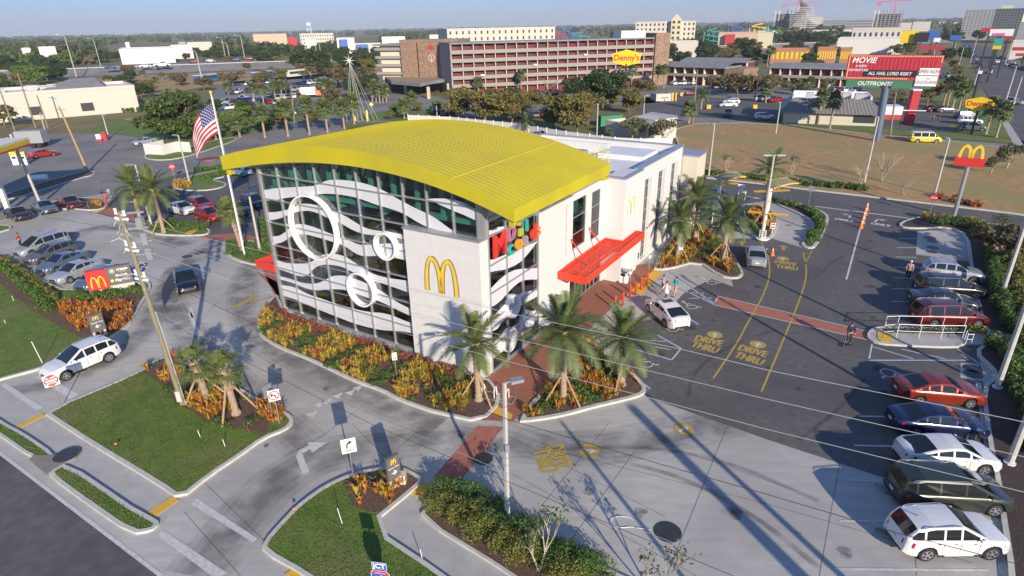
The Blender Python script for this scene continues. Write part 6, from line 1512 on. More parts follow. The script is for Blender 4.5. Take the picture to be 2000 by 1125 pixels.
a, b = g(179,578), g(266,562); d = (b-a); W_ = d.length; yaw = math.atan2(d.y, d.x); root = empty('monument_sign', ((a.x+b.x)/2,(a.y+b.y)/2,.12), yaw, 'large red and grey sign with golden arches on a beige base, left lawn', 'sign')
zt = 2.25; zb_ = .55; s = MB(); s.b2(-W_/2, W_/2,-.2,.2,0, zb_); s.build('base', 'beige_base', root)
s = MB(); s.b2(-W_/2,-W_/2+W_*.46,-.28,.28, zb_-.15, zt-.1); rp = s.build('red_panel', 'red_sign', root); s = MB(); s.b2(-W_/2+W_*.46, W_/2,-.22,.22, zb_+.0, zt); gp = s.build('grey_panel', 'sign_grey', root)
s = MB(); arches(s, W_*.33,1.05,.14,.04); o = s.build('arch_logo', 'logo_yellow', rp); o.location = (-W_/2+W_*.23,-.28, zb_+.05)
s = MB(); x0 = -W_/2+W_*.5; s.text('create', VT(x0+1.05,-.228,zt-.3),.34,0,0,.008,.2); s.text('YOUR TASTE', VT(x0+1.05,-.228,zt-.52),.1,0,0); circ(s, zt-.4,.2,0,-.226, r1=.17, x=x0+.3); circ(s, zt-.4,.09,0,-.226, x=x0+.3)
s.text('McCafe', VT(x0+.9,-.228,zt-.85),.3,0,0,.004,.3); s.text('Play', VT(x0+.62,-.228,zt-1.27),.3,0,0,.016); s.text('Place', VT(x0+1.2,-.228,zt-1.27),.29,0,0); circ(s, zt-1.27,.13,1,-.226, x=x0+.13); s.build('lettering', ['sign_white', 'safety_yellow'], gp)
b = g(1862,425); ah = top_z(1890,324, b); root = empty('pole_sign', (b.x, b.y, .1), yaw_cam(b.x, b.y)+R(4), 'golden arches over a red bar on a tall grey pole', 'sign')
s = MB(); s.path([(0,0,0),(0,0,ah)],[.23,.2],12); s.build('pole', 'steel', root); k = .8*65.6/1170; s = MB(); s.b2(-30*k*1.02,30*k*1.02,-.3,.3, ah-.1, ah+.8); s.build('red_bar', 'red_sign', root)
s = MB(); arches(s, 52*k, 37*k, 8*k, .3,0,0); o = s.build('arch_logo', 'logo_yellow', root); o.location = (0,.15, ah+.8-.25)
def cone(px, py, h_, label, group=None):
    b = g(px, py); root = empty('traffic_cone', (b.x, b.y, .012),0, label, 'cone', group); s = MB(); s.path([(0,0,.03),(0,0,h_)],[.17*h_/.7,.04],12,0);
    s.b2(-.2,.2,-.2,.2,0,.035); s.build('body', 'orange', root); s = MB(); s.path([(0,0,h_*.42),(0,0,h_*.62)],[.112*h_/.7,.085*h_/.7],12); s.path([(0,0,h_*.75),(0,0,h_*.88)],[.072*h_/.7,.055*h_/.7],12); s.build('collar', 'sign_white', root)
cone(1508,499,.75, 'single orange cone beside the silver car in the drive lane')
for i, (x, y) in enumerate(((1681,446),(1684,437),(1686,428),(1689,420),(1692,411))): cone(x, y, .95,['nearest','second','middle','fourth','farthest'][i]+' orange cone of the row on the white line', 'orange cones in a row on the white line')
for i, (x, y) in enumerate(((1201,605),(1216,598),(1230,583),(1241,577),(1252,567),(1264,557))):
    b = g(x, y); s = MB(); s.path([(0,0,0),(0,0,1.08),(0,0,1.16),(0,0,1.19)],[.1,.1,.075,.02],12); o = s.build('bollard', 'red_metal', None, True); o.location = (b.x, b.y, .05); tag(o, ['nearest','second','third','fourth','fifth','farthest'][i]+' red bollard of the row, counted from the palms', 'bollard', 'red bollards along the brick walk')
b = g(211,405); s = MB(); s.path([(0,0,0),(0,0,1.75),(0,0,1.85)],[.12,.12,.05],12); o = s.build('bollard', 'red_metal', None, True); o.location = (b.x, b.y, .1); tag(o, 'tall red post beside the person on the far left', 'bollard')
b = g(1218,551); root = empty('trash_bin', (b.x, b.y, .05), BANG, 'grey and white trash bin by the white wall under the canopy', 'trash bin'); s = MB(); s.b2(-.4,.4,-.35,.35,0,1.0); s.build('body', 'sign_white', root); s = MB(); s.b2(-.43,.43,-.38,.38,1.0,1.12); s.b2(-.3,.3,.35,.36,.62,.85); s.build('lid', 'coping', root)
s = MB(); s.b2(-.25,.25,-.362,-.352,.65,.88); s.b2(.402,.412,-.2,.2,.62,.86); s.build('slot', 'black', root)
b = g(968,778); root = empty('bike_rack', (b.x, b.y, .06), BANG+R(12), 'white hoop bike rack on the brick walk by the wall corner', 'bike rack')
for x in (-.8,0,.8): s = MB(); s.path([(x, math.cos(a)*.22,.55+math.sin(a)*.22) if 0 < a < math.pi else (x, (.22 if a <= 0 else -.22),0.0) for a in [-1]+list(np.linspace(.05,3.09,9))+[4]],.028,6); s.build('hoop', 'ring_white', root)
s = MB(); s.bar((-1.2,-.4,.04),(1.2,-.4,.04),.06,.05); s.bar((-1.2,.4,.04),(1.2,.4,.04),.06,.05); s.bar((-1.2,-.4,.04),(-1.2,.4,.04),.06,.05); s.bar((1.2,-.4,.04),(1.2,.4,.04),.06,.05); s.build('base_frame', 'steel', root)
def rail(pts, label, h_=1.0, mat='ring_white', z0=.13, mid=True, name='handrail'):
    W = [Vector((*g2(p), z0)) for p in pts]; root = empty(name, W[0],0, label, 'handrail'); s = MB(); o = W[0]
    for p in W: s.path([p-o, p-o+Vector((0,0,h_))],.022,6)
    s.build('post', mat, root); s = MB(); s.path([p-o+Vector((0,0,h_)) for p in W],.024,6)
    if mid: s.path([p-o+Vector((0,0,h_*.5)) for p in W],.017,6)
    s.build('rail', mat, root)
rail([(1722,664),(1749,662),(1793,664),(1836,665),(1878,665)], 'white steel handrail along the access walk on the right', 1.05)
rail([(1722,664),(1726,645),(1750,644),(1795,645),(1838,646),(1880,648)], 'farther white handrail of the access walk, behind the first', 1.0, mid=False)
rail([(1882,668),(1884,676),(1895,676)], 'short end loop of the white handrail', .8)
rail([(128,398),(145,402),(160,407),(175,412)], 'steel handrail beside the dark red sedan on the left', .95, 'steel')
rail([(177,398),(195,402),(209,406)], 'steel rail by the orange plants on the left', .95, 'steel')
for px, py, h_, lab in [(84,712,1.7,'tall white stake leaning on the left lawn'),(28,590,.45,'small stake with white top upper left on the left lawn'),(12,634,.3,'tiny stake at the left edge of the left lawn'),(1395+0,0,0,None),(392,857,.45,'left pale stake on the big lawn'),(441,876,.5,'right pale stake on the big lawn'),(825,1094,.5,'white stub stake beside the lower pavement'),(669,1026,.9,'thin wire stake on the splitter lawn'),(70,607,.3,'orange stake in the mulch by the hedge, left lawn'),(487,846,.35,'red stake at the edge of the mulch bed')]:
    if not lab: continue
    b = g(px, py); s = MB(); s.path([(0,0,0),(-h_*.12,.02,h_)],.025 if h_ > 1 else .018,5); o = s.build('stake', 'sign_red' if lab[0:3] in ('red','ora') else 'sign_white'); o.location = (b.x, b.y, .12); tag(o, lab, 'stake')
for px, py, lab in ((574,1006,'small orange flag marker at the kerb of the splitter lawn'),(227,878,'small orange flag marker on the big lawn')):
    b = g(px, py); root = empty('marker_flag', (b.x,b.y,.12),.3, lab, 'marker flag'); s = MB(); s.path([(0,0,0),(0,0,.3)],.006,4); s.build('wire', 'steel', root); s = MB(); s.b2(0,.12,-.004,.004,.2,.3); s.build('flag', 'orange', root)
s = MB(); c = g(1215,1020); s.path([(c.x+.55*math.cos(a), c.y+.35*math.sin(a),.03) for a in np.linspace(.3,5.2,16)]+[(c.x+1.2, c.y-.5,.03)],.016,5); tag(s.build('cable_coil', 'white_metal'), 'loop of pale cable lying on the concrete near the manhole', 'cable')
def order_canopy(px, py, yaw, label, arms=True):
    b = g(px, py); root = empty('order_canopy', (b.x, b.y, .12), yaw, label, 'canopy'); s = MB(); s.b2(-.16,.16,-.16,.16,0,3.2); s.build('post', 'ring_white', root)
    s = MB(); s.b2(-.2,.2,-.2,.2,1.45,1.75); s.b2(-2.0,2.3,-.09,.09,2.72,2.86);
    for x in np.arange(-1.9,2.25,.22): s.b2(x,x+.08,-.5,.5,2.78,2.84)
    s.build('yellow_arm', 'tactile', root)
    s = MB(); n = 10; rows = []
    for k in range(n+1):
        x = -.3+2.9*k/n; z = 3.35+.5*math.sin(k/n*1.9); rows.append([(x,-1.25,z),(x,1.25,z),(x,1.25,z+.1),(x,-1.25,z+.1),(x,-1.25,z)])
    s.grid(rows); s.poly(rows[0][:4]); s.poly(rows[-1][:4]); s.build('curved_roof', 'tan_roof', root)
    s = MB()
    for k in range(n):
        a, c = rows[k], rows[k+1]; s.bar(Vector(a[0])+Vector((0,-.02,.05)), Vector(c[0])+Vector((0,-.02,.05)),.06,.16); s.bar(Vector(a[1])+Vector((0,.02,.05)), Vector(c[1])+Vector((0,.02,.05)),.06,.16)
    s.build('roof_trim', 'tactile', root)
M('tan_roof', (.42,.36,.20), rough=.7)
b = g(1488,469); root = empty('menu_post', (b.x, b.y, .15), yaw_cam(b.x,b.y), 'white order post with yellow bars and small menu in the drive island', 'menu post')
s = MB(); s.path([(0,0,0),(0,0,.12)],.65,16); s.b2(-.15,.15,-.12,.12,.1,3.1); s.build('post', 'ring_white', root)
s = MB(); s.b2(-.2,.2,-.17,.17,1.75,2.05); s.b2(-1.75,2.1,-.06,.06,2.72,2.84);
for x in np.arange(-1.65,2.0,.2): s.b2(x,x+.07,-.45,.45,2.73,2.79)
s.build('yellow_bar', 'tactile', root)
s = MB(); s.b2(-.33,.33,-.26,-.2,.25,1.0,0);
for i in range(3):
    for j in range(2): s.b2(-.28+.3*j,-.04+.3*j,-.27,-.255,.32+.22*i,.48+.22*i,1)
s.build('menu_panel', ['sign_white','sign_grey'], root)
order_canopy(1497,420, R(5), 'order canopy with curved tan roof edged in yellow, beside the tall palm'); order_canopy(1400,405, R(5), 'order canopy with curved tan roof behind the wing palms')
b = g(1396,448); root = empty('menu_board', (b.x, b.y, .1), yaw_cam(b.x,b.y)+R(12), 'tall white framed menu board left of the dark pickup', 'menu board'); s = MB(); s.b2(-.42,.42,-.06,.06,.25,1.85); s.build('frame', 'ring_white', root); s = MB(); s.b2(-.36,.36,-.07,-.06,.32,1.78); s.build('panel', 'leaf_grey', root)
b = g(1447,395); root = empty('menu_board', (b.x, b.y, .1), yaw_cam(b.x,b.y)+R(4), 'white menu board with a curved head behind the palms', 'menu board'); s = MB(); s.b2(-.5,.5,-.06,.06,1.2,1.5); s.b2(-.46,-.38,-.05,.05,0,1.2); s.b2(.38,.46,-.05,.05,0,1.2); s.b2(-.6,.3,-.1,.1,1.9,2.2); s.b2(-.1,0,-.05,.05,1.5,1.9); s.build('frame', 'ring_white', root)
b = g(1507,458); root = empty('small_sign', (b.x, b.y, .15), yaw_cam(b.x,b.y), 'small white and red notice right of the order post', 'sign'); s = MB(); s.b2(-.24,.24,-.03,.03,.5,1.15,0); s.b2(-.03,.03,-.02,.02,0,.5,0); rect(s, -.19,.19,.92,1.08,1,-.032); rect(s,-.19,.19,.6,.75,1,-.032); s.build('panel', ['sign_white','sign_red'], root)
# ---- people --------------------------------------------------
def skin(name, V_, E_, Rr_, mat, parent, sub=1):
    me = bpy.data.meshes.new(name); me.from_pydata(V_, E_, []); o = bpy.data.objects.new(name, me); COL.objects.link(o); o.parent = parent
    bm = bmesh.new(); bm.from_mesh(me); ly = bm.verts.layers.skin.verify(); bm.verts.ensure_lookup_table()
    for v, r_ in zip(bm.verts, Rr_): v[ly].radius = (r_, r_) if not hasattr(r_, '__len__') else r_; v[ly].use_root = (v.index == 0)
    bm.to_mesh(me); bm.free(); md = o.modifiers.new('skin', 'SKIN'); md.use_smooth_shade = True; md2 = o.modifiers.new('sub', 'SUBSURF'); md2.levels = md2.render_levels = sub; me.materials.append(MATS[mat]); return o
M('skin_tone', (.42,.24,.17), rough=.6); M('hair_dark', (.03,.02,.015), rough=.7)
def person(px, py, h_, rz, label, shirt, pants, stride=.0, arms=(.1,.1), hat=None, shorts=False, z0=.012, skirt=False, hair='hair_dark', bend=0.0, dist=None):
    b = g(px, py) if dist is None else dist; k = h_/1.75; root = empty('person', (b.x, b.y, z0), rz, label, 'person'); root.scale = (k, k, k)
    st = stride; hipz = .93; y0 = 0
    J = dict(pel=(0,0,hipz), waist=(bend*.2,0,1.08), chest=(bend*.5,0,1.28), neck=(bend*.9,0,1.50), head=(bend+.02,0,1.63), crown=(bend+.01,0,1.70))
    V_, E_, Q_ = [],[],[]
    def add(p, r_, par=None): V_.append(p); Q_.append(r_);
    def ad(p, r_, par): V_.append(tuple(p)); Q_.append(r_); E_.append((par, len(V_)-1)) if par is not None else None; return len(V_)-1
    pel = ad(J['pel'],(.15,.11), None); wa = ad(J['waist'],(.135,.095), pel); ch = ad(J['chest'],(.165,.11), wa); ne = ad((J['neck'][0]-.005,0,1.45),.06, ch); n2 = ad(J['neck'],.055, ne); he = ad(J['head'],(.085,.098), n2); cr = ad(J['crown'],.07, he)
    feet = []
    for sg in (-1,1):
        s_ = st*sg; hip = ad((0,.09*sg,.88),.095, pel); kn = ad((s_*.55+.03,.10*sg,.50),.062, hip); an = ad((s_*1.0-(.05 if s_<0 else 0),.10*sg,.09+(.05 if s_<0 else 0)),.042, kn); he_ = ad((s_*1.0+.09,.105*sg,.045),.04, an); ad((s_*1.0+.17,.11*sg,.03),.03, he_); feet.append((s_*1.0,.10*sg))
    hands = []
    for i, sg in enumerate((-1,1)):
        sw = arms[i]; sh = ad((J['chest'][0],.19*sg,1.40),.058, ch); el = ad((J['chest'][0]-.02+sw*.5,.25*sg,1.12),.042, sh); wr = ad((J['chest'][0]+sw*1.4,.24*sg,.90+abs(sw)*.35),.028, el); pa = ad((J['chest'][0]+sw*1.55+.01,.24*sg,.83+abs(sw)*.4),(.022,.036), wr); hands.append(V_[-1])
        for f in range(4):
            a = (f-1.5)*.019; q = ad((V_[pa][0]+a,.24*sg,V_[pa][2]-.055),.009, pa); q = ad((V_[pa][0]+a,.235*sg,V_[pa][2]-.09+abs(f-1.4)*.006),.008, q); ad((V_[pa][0]+a,.225*sg,V_[pa][2]-.115+abs(f-1.4)*.008),.007, q)
        q = ad((V_[pa][0]+.038,.23*sg,V_[pa][2]-.01),.009, pa); ad((V_[pa][0]+.052,.225*sg,V_[pa][2]-.045),.008, q)
    skin('body', V_, E_, Q_, 'skin_tone', root)
    hx, hz = J['head'][0], J['head'][2]; s = MB(); s.ball((hx+.092,-.033,hz+.015),.012,6,4,1); s.ball((hx+.092,.033,hz+.015),.012,6,4,1); s.ball((hx+.108,0,hz-.015),(.018,.014,.022),6,4,0); s.b2(hx+.088,hx+.098,-.025,.025,hz-.058,hz-.048,2)
    for sg in (-1,1): s.ball((hx,sg*.088,hz),(.02,.012,.03),6,4,0)
    s.build('face', ['skin_tone','black','sign_red'], root, True)
    s = MB(); s.ball((hx-.02,0,hz+.045),(.104,.094,.088),12,8); s.ball((hx-.045,0,hz-.01),(.075,.088,.1),10,6); s.build('hair' if not hat else 'cap', hair if not hat else hat, root, True)
    if hat: s = MB(); s.ball((hx+.1,0,hz+.06),(.08,.07,.012),8,4); s.build('cap_peak', hat, root, True)
    SV = [V_[pel],V_[wa],V_[ch],(V_[ch][0],0,1.43)]; SE = [(0,1),(1,2),(2,3)]; SR = [(.17,.125),(.158,.115),(.185,.128),.085]
    for i, sg in enumerate((-1,1)):
        sw = arms[i]; n_ = len(SV); SV += [(J['chest'][0],.19*sg,1.40),(J['chest'][0]-.02+sw*.5,.25*sg,1.12)]; SE += [(2,n_),(n_,n_+1)]; SR += [.075,.06]
        if not shorts: SV.append((J['chest'][0]+sw*1.3,.24*sg,.92+abs(sw)*.33)); SE.append((n_+1,n_+2)); SR.append(.045)
    skin('shirt', SV, SE, SR, shirt, root)
    TV = [(0,0,.97)]; TE = []; TR = [(.155,.12)]
    for sg in (-1,1):
        s_ = st*sg; n_ = len(TV); TV += [(0,.09*sg,.86),(s_*.55+.03,.10*sg,.52)]; TE += [(0,n_),(n_,n_+1)]; TR += [.112,.085]
        if not shorts: TV.append((s_*1.0-(.05 if s_<0 else 0),.10*sg,.12+(.05 if s_<0 else 0))); TE.append((n_+1,n_+2)); TR.append(.065)
    skin('trousers' if not shorts else 'shorts', TV, TE, TR, pants, root)
    if skirt: s = MB(); s.path([(0,0,1.05),(0,0,.62)],[.17,.27],14); s.build('skirt', shirt, root, True)
    for i, sg in enumerate((-1,1)):
        f = feet[i]; s = MB(); s.ball((f[0]+.07, f[1],.045),(.145,.05,.05),10,6); s.build('shoe', 'trim', root, True)
    return root, hands
for n_, c_ in dict(cloth_navy=(.025,.025,.06), cloth_dark=(.04,.035,.045), cloth_plaid=(.40,.28,.28), cloth_cyan=(.04,.42,.50), cloth_tan=(.50,.36,.20), cloth_white=(.70,.66,.66), cloth_lilac=(.42,.38,.55), cloth_red=(.45,.05,.04), cloth_grey=(.2,.2,.22)).items(): M(n_, c_, tuple(x*.8 for x in c_),.9,12)
person(1771,546,1.78, R(-120), 'man in checked shirt and white cap standing behind the silver crossover', 'cloth_plaid', 'cloth_navy', .06,(.05,.05), hat='sign_white')
pr, hd = person(1655,676,1.75, R(-100), 'person in dark clothes riding a small kick scooter beside the red crosswalk', 'cloth_navy', 'cloth_dark', .07,(.22,.1), hair='hair_dark', z0=.16)
b = g(1655,676); root = empty('kick_scooter', (b.x, b.y, .012), R(-160), 'small dark kick scooter under the rider by the red crosswalk', 'scooter')
s = MB(); s.b2(-.32,.3,-.09,.09,.115,.145); s.build('deck', 'black', root)
for x in (-.4,.44): s = MB(); s.path([(x,-.025,.075),(x,.025,.075)],.075,14); s.build('wheel', 'tyre', root)
s = MB(); s.path([(.44,0,.08),(.36,0,.2),(.3,0,.98)],.02,6); s.path([(.3,-.22,.98),(.3,.22,.98)],.018,6); s.build('handlebar', 'steel', root)
person(1318,578,1.76, R(-150), 'man in bright cyan shirt and tan trousers walking by the marked bays', 'cloth_cyan', 'cloth_tan', .22,(.2,-.12))
person(1300,585,1.68, R(-135), 'woman in white top and black leggings walking in front', 'cloth_white', 'cloth_dark', .26,(.25,-.2), skirt=True)
person(1294,571,1.62, R(-140), 'person in lilac shirt half hidden behind the woman in white', 'cloth_lilac', 'cloth_navy', .24,(.1,-.15))
person(216,388,1.65, R(60), 'person in lilac top walking away on the far left side road', 'cloth_lilac', 'cloth_lilac', .2,(.15,-.15))
person(205,392,1.65, R(100), 'person with curly hair next to the tall red post', 'cloth_navy', 'cloth_grey', .1,(.1,.1))
person(43,484,1.7, R(200), 'person in red top leaning behind the silver white minivan', 'cloth_red', 'cloth_dark', .05,(.2,.2))
person(1820,238,1.75, R(20), 'left one of two people crossing the diner lot', 'cloth_grey', 'cloth_dark', .22,(.2,-.2)); person(1831,238,1.75, R(200), 'right one of two people crossing the diner lot', 'cloth_dark', 'cloth_dark', .2,(.2,-.2)); person(1780,240,1.75, R(40), 'person in white trousers beside the red diner pylon', 'cloth_dark', 'cloth_white', .1,(.1,.1))
# ---- billboard
b = g(1712,276); D_ = math.hypot(b.x, b.y); zt1 = top_z(1729,171, b); yb = yaw_cam(b.x, b.y); root = empty('billboard', (b.x, b.y, 0), yb, 'huge red curtain billboard with bulb border on one thick blue post', 'billboard')
ux = Vector((math.cos(yb), math.sin(yb),0))
def bb(px, py):
    d = _f*F_PX+_r*(px-CX)-_u*(py-CY); n = Vector((-math.sin(yb), math.cos(yb),0)); o_ = Vector((b.x,b.y,0))-n*0.6; t_ = (o_-Vector((0,0,CAM_H))).dot(n)/d.dot(n); P = Vector((0,0,CAM_H))+d*t_; return ((P-Vector((b.x,b.y,0))).dot(ux), P.z)
M('bill_post', (.10,.15,.21), rough=.5, metal=.2); M('curtain', (.50,.035,.06), rough=.6); M('curtain_dark', (.36,.02,.045), rough=.6); M('bulb', (.85,.55,.25), rough=.4); M('bill_green', (.06,.20,.12), rough=.5)
tl_, tr_, br_, bl_ = bb(1656,107), bb(1843,106), bb(1836,158), bb(1651,155); x0, x1, z1, z0 = (tl_[0]+bl_[0])/2,(tr_[0]+br_[0])/2, tl_[1],(bl_[1]+br_[1])/2; xc = bb(1730,170)[0]
s = MB(); s.path([(0,0,0),(xc*.5,0,zt1*.5),(xc,0,zt1+.4)],[.62,.62,.6],16); s.build('post', 'bill_post', root)
s = MB(); s.b2(xc-.9,xc+.9,-.5,.5,zt1-.1,zt1+.35); s.b2(x0+1,x1-2,-.15,.4,zt1+.0,zt1+.2); s.build('beam', 'dark_metal', root)
s = MB(); s.b2(x0, x1,-.55,.3, z0, z1); pn = s.build('panel', 'curtain', root)
s = MB(); n = 22
for k in range(n):
    xa = x0+.5+(x1-x0-1)*k/n; s.b2(xa, xa+(x1-x0-1)/n*.4,-.575,-.55, z0+.5, z1-.5)
s.build('curtain_folds', 'curtain_dark', pn)
s = MB(); nb = 46
for k in range(nb+1):
    xa = x0+.25+(x1-x0-.5)*k/nb; s.ball((xa,-.57,z1-.22),.13,6,4)
    if xa < x1-4.6: s.ball((xa,-.57,z0+.22),.13,6,4)
for k in range(1,13):
    za = z0+.22+(z1-z0-.44)*k/13; s.ball((x0+.25,-.57,za),.13,6,4)
    if za > z0+3: s.ball((x1-.25,-.57,za),.13,6,4)
s.build('border_bulbs', 'bulb', pn)
H_ = z1-z0; W_ = x1-x0
s = MB(); s.b2(x0+W_*.195, x0+W_*.765,-.6,-.56, z0+H_*.13, z0+H_*.40,0); s.text('ALL HAIL LORD RISKY', VT(x0+W_*.48,-.605,z0+H_*.255), H_*.19,0,1,.012,.2, W_*.54/(H_*.19*11.6)); s.build('slogan', ['black','sign_white'], pn)
s = MB(); s.b2(x0+.4,x1-.8,-.45,-.3,z0-1.35,z0-.05,0); s.text('OUTFRONT/', VT(x0+W_*.34,-.46,z0-.7),.95,0,1,.02,.2); s.build('skirt_panel', ['bill_green','sign_white'], root)
s = MB(); s.b2(x0+W_*.785,x1-.2,-.66,-.6,z0+H_*.22,z0+H_*.50,0); s.text('OPEN NOW', VT(x0+W_*.887,-.67,z0+H_*.36),.78,0,2,.01,.15,.8); s.b2(x0+W_*.765,x1-.2,-.66,-.6,z0-.9,z0+H_*.19,0); s.text('LEGOLAND', VT(x0+W_*.882,-.67,z0-.25),.66,0,2,.008,.1); s.text('THE', VT(x1-1.6,-.67,z0+.35),.35,0,2); s.build('white_panels', ['sign_white','sign_red','sign_grey'], pn)
s = MB(); s.text('MOVIE', VT(x0+2.6,-.605,z1-.95),1.3,0,0,.03,.2); s.text('A NEW', VT(x0+2.3,-.605,z1-1.9),.55,0,0,.01); s.text('ADVENTURE', VT(x0+2.0,-.605,z1-2.6),.55,0,0,.01); s.build('title_lettering', 'sign_white', pn)
def hexsign(px, py, tpx, tpy, w_px, label, yaw_off=0.0):
    b = g(px, py); D_ = math.hypot(b.x, b.y); dep_ = (gy(tpx, tpy, D_)-Vector((0,0,CAM_H))).dot(_f); w_ = w_px/F_PX*dep_*b.y/D_; zc = gy(tpx, tpy, D_).z; P = gy(tpx, tpy, D_); root = empty('hexagon_sign', (b.x, b.y, 0), yaw_cam(b.x, b.y)+yaw_off, label, 'sign'); s = MB(); s.path([(0,0,0),(0,0,zc-w_*.2)], w_*.045,10); s.build('pole', 'dark_metal', root)
    hx = [(-.5,.13),(-.46,-.10),(-.46,-.13),(0,-.27),(.46,-.13),(.5,.13),(0,.27)]; hx = [(-.5,.14),(-.45,-.15),(0,-.27),(.45,-.15),(.5,.14),(0,.27)]
    s = MB(); F_ = [(x*w_,-.25,zc+z*w_) for x,z in hx]; B_ = [(x*w_,.25,zc+z*w_) for x,z in hx]; s.poly(F_); s.poly(B_[::-1])
    for i in range(6): s.quad(F_[i],B_[i],B_[(i+1)%6],F_[(i+1)%6])
    pn = s.build('panel', 'hex_yellow', root); s = MB(); s.text("Denny's", VT(0,-.27,zc+.0*w_), w_*.27,.01,0, w_*.006); s.build('lettering', 'sign_red', pn)
M('hex_yellow', (.78,.55,.01), rough=.45)
hexsign(1219,200,1222,113,57, 'yellow hexagon sign with red lettering in front of the long hotel'); hexsign(1897,261,1917,203,60, 'yellow hexagon sign with red lettering near the avenue on the right')
# ================================================================ BEYOND THE SITE
M('hotel_red', (.20,.032,.03),(.15,.028,.028),.8,.6); M('hotel_slab', (.30,.28,.26), rough=.85); M('hotel_cream', (.62,.57,.44), rough=.85); M('hotel_stone', (.33,.22,.15),(.20,.13,.09),.9,1.3,.4); M('hotel_pilaster', (.66,.58,.50), rough=.8)
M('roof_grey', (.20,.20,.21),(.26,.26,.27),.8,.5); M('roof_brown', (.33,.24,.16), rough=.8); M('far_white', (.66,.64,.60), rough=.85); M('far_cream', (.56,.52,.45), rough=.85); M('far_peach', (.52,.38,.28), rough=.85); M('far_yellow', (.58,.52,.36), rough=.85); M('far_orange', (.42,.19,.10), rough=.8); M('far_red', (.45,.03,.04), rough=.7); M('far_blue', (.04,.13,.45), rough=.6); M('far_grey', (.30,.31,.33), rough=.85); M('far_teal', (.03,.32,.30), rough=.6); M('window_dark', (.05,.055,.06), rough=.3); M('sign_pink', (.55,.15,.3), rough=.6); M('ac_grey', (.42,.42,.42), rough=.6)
def strip(name, pts, mat, z=.004, kind='structure'): return tri(sheet(name, pts, mat, z, kind))
strip('side_road', [(1290,236),(1310,241),(1400,243),(1500,250),(1700,271),(1900,288),(2100,306),(2100,296),(1950,280),(1700,262),(1560,249),(1450,236),(1310,225)], 'asphalt_old', .012)
strip('lawn', [(1500,232),(1700,248),(1790,256),(2000,275),(2000,282),(1700,259),(1540,246)], 'grass', .008); strip('lawn', [(1850,248),(1900,263),(1990,272),(1960,230),(1930,200),(1890,170),(1830,165),(1850,200),(1890,225)], 'grass', .006)
strip('lawn', [(1800,180),(1840,140),(1880,150),(1905,190),(1900,215),(1830,205)], 'grass', .0055)
strip('diner_lot', [(1240,215),(1262,190),(1330,188),(1450,196),(1530,205),(1700,200),(1800,205),(1870,222),(1932,262),(1780,254),(1530,236),(1310,225),(1280,222)], 'asphalt', .004)
strip('hotel_lot', [(1290,165),(1450,168),(1700,180),(1700,195),(1470,195),(1290,186),(1270,190)], 'asphalt_old', .0035)
strip('avenue', [(2100,300),(2000,290),(1960,240),(1920,170),(1893,110),(1880,86),(1872,74),(1880,74),(1905,84),(1940,100),(2010,140),(2300,260)], 'asphalt_street', .008)
strip('pavement', [(1935,200),(1945,200),(2010,300),(1990,300)], 'sidewalk', .012); strip('cross_street', [(1850,172),(1905,173),(2200,190),(2200,178),(1900,165),(1850,165)], 'asphalt', .0095)
strip('hotel_lot', [(395,222),(420,178),(450,160),(620,145),(760,148),(800,175),(880,196),(1290,178),(1290,200),(960,222),(880,235),(800,238),(700,240),(650,224),(560,215),(500,212)], 'asphalt_old', .004)
strip('lawn', [(700,224),(790,214),(840,212),(876,222),(860,230),(780,236),(720,236)], 'grass', .008); strip('lawn', [(490,228),(560,212),(660,212),(700,215),(640,235),(560,262),(470,262)], 'grass', .009)
strip('lawn', [(150,262),(230,230),(330,220),(480,230),(560,250),(450,262),(345,290),(240,262)], 'grass', .0065); strip('field', [(240,232),(330,222),(420,226),(560,236),(500,246),(300,248)], 'dirt', .008)
strip('embankment', [(100,160),(300,146),(640,132),(780,128),(780,140),(640,150),(420,166),(280,190),(120,200)], 'dirt', .004)
a, b = Vector(g2((60,150))), Vector(g2((800,122))); d = (b-a).normalized(); n = Vector((-d.y, d.x)); a = a-d*300; b = b+d*500
s = MB(); s.quad((*a,3.0),(*b,3.0),(*(b+n*34),3.2),(*(a+n*34),3.2)); s.quad((*(a-n*14),0),(*(b-n*14),0),(*b,3.0),(*a,3.0)); tag(s.build('highway', 'asphalt_old'), kind='structure')
root = empty('guard_rail', (a.x,a.y,0),0, 'dark guard rail along the near edge of the raised highway', 'guard rail'); s = MB(); L_ = (b-a).length; s.bar((0,0,3.6),(d.x*L_,d.y*L_,3.6),.2,.45); s.build('rail', 'ac_grey', root); s = MB()
for k in range(0, int(L_/8)): s.bar((d.x*8*k,d.y*8*k,2.6),(d.x*8*k,d.y*8*k,3.6),.25,.25)
s.build('post', 'ac_grey', root)
for px, py, pm, kd in [(285,132,'paint_white','sedan'),(318,131,'paint_white','pickup'),(380,124,'paint_maroon','suv'),(412,122,'paint_silver','suv'),(462,120,'paint_navy','suv'),(487,118,'paint_maroon','suv'),(505,121,'paint_blue','sedan'),(607,118,'paint_blue','sedan'),(520,117,'paint_silver','sedan'),(218,135,'paint_blue','sedan')]:
    c = g(px, py, 3.1); o = far_car(kd, pm, c.x, c.y, math.atan2(d.y,d.x), '%s %s driving on the raised highway, near the %s' % (pm[6:], {'sedan':'car','suv':'suv','pickup':'pickup'}[kd], 'left end' if px < 350 else ('middle, left of the wooden pole' if px < 470 else 'hotel side')), 'vehicles on the raised highway'); o.location.z = 3.15; o.scale = (1.6,)*3 if px in (318,) else (1.3,)*3
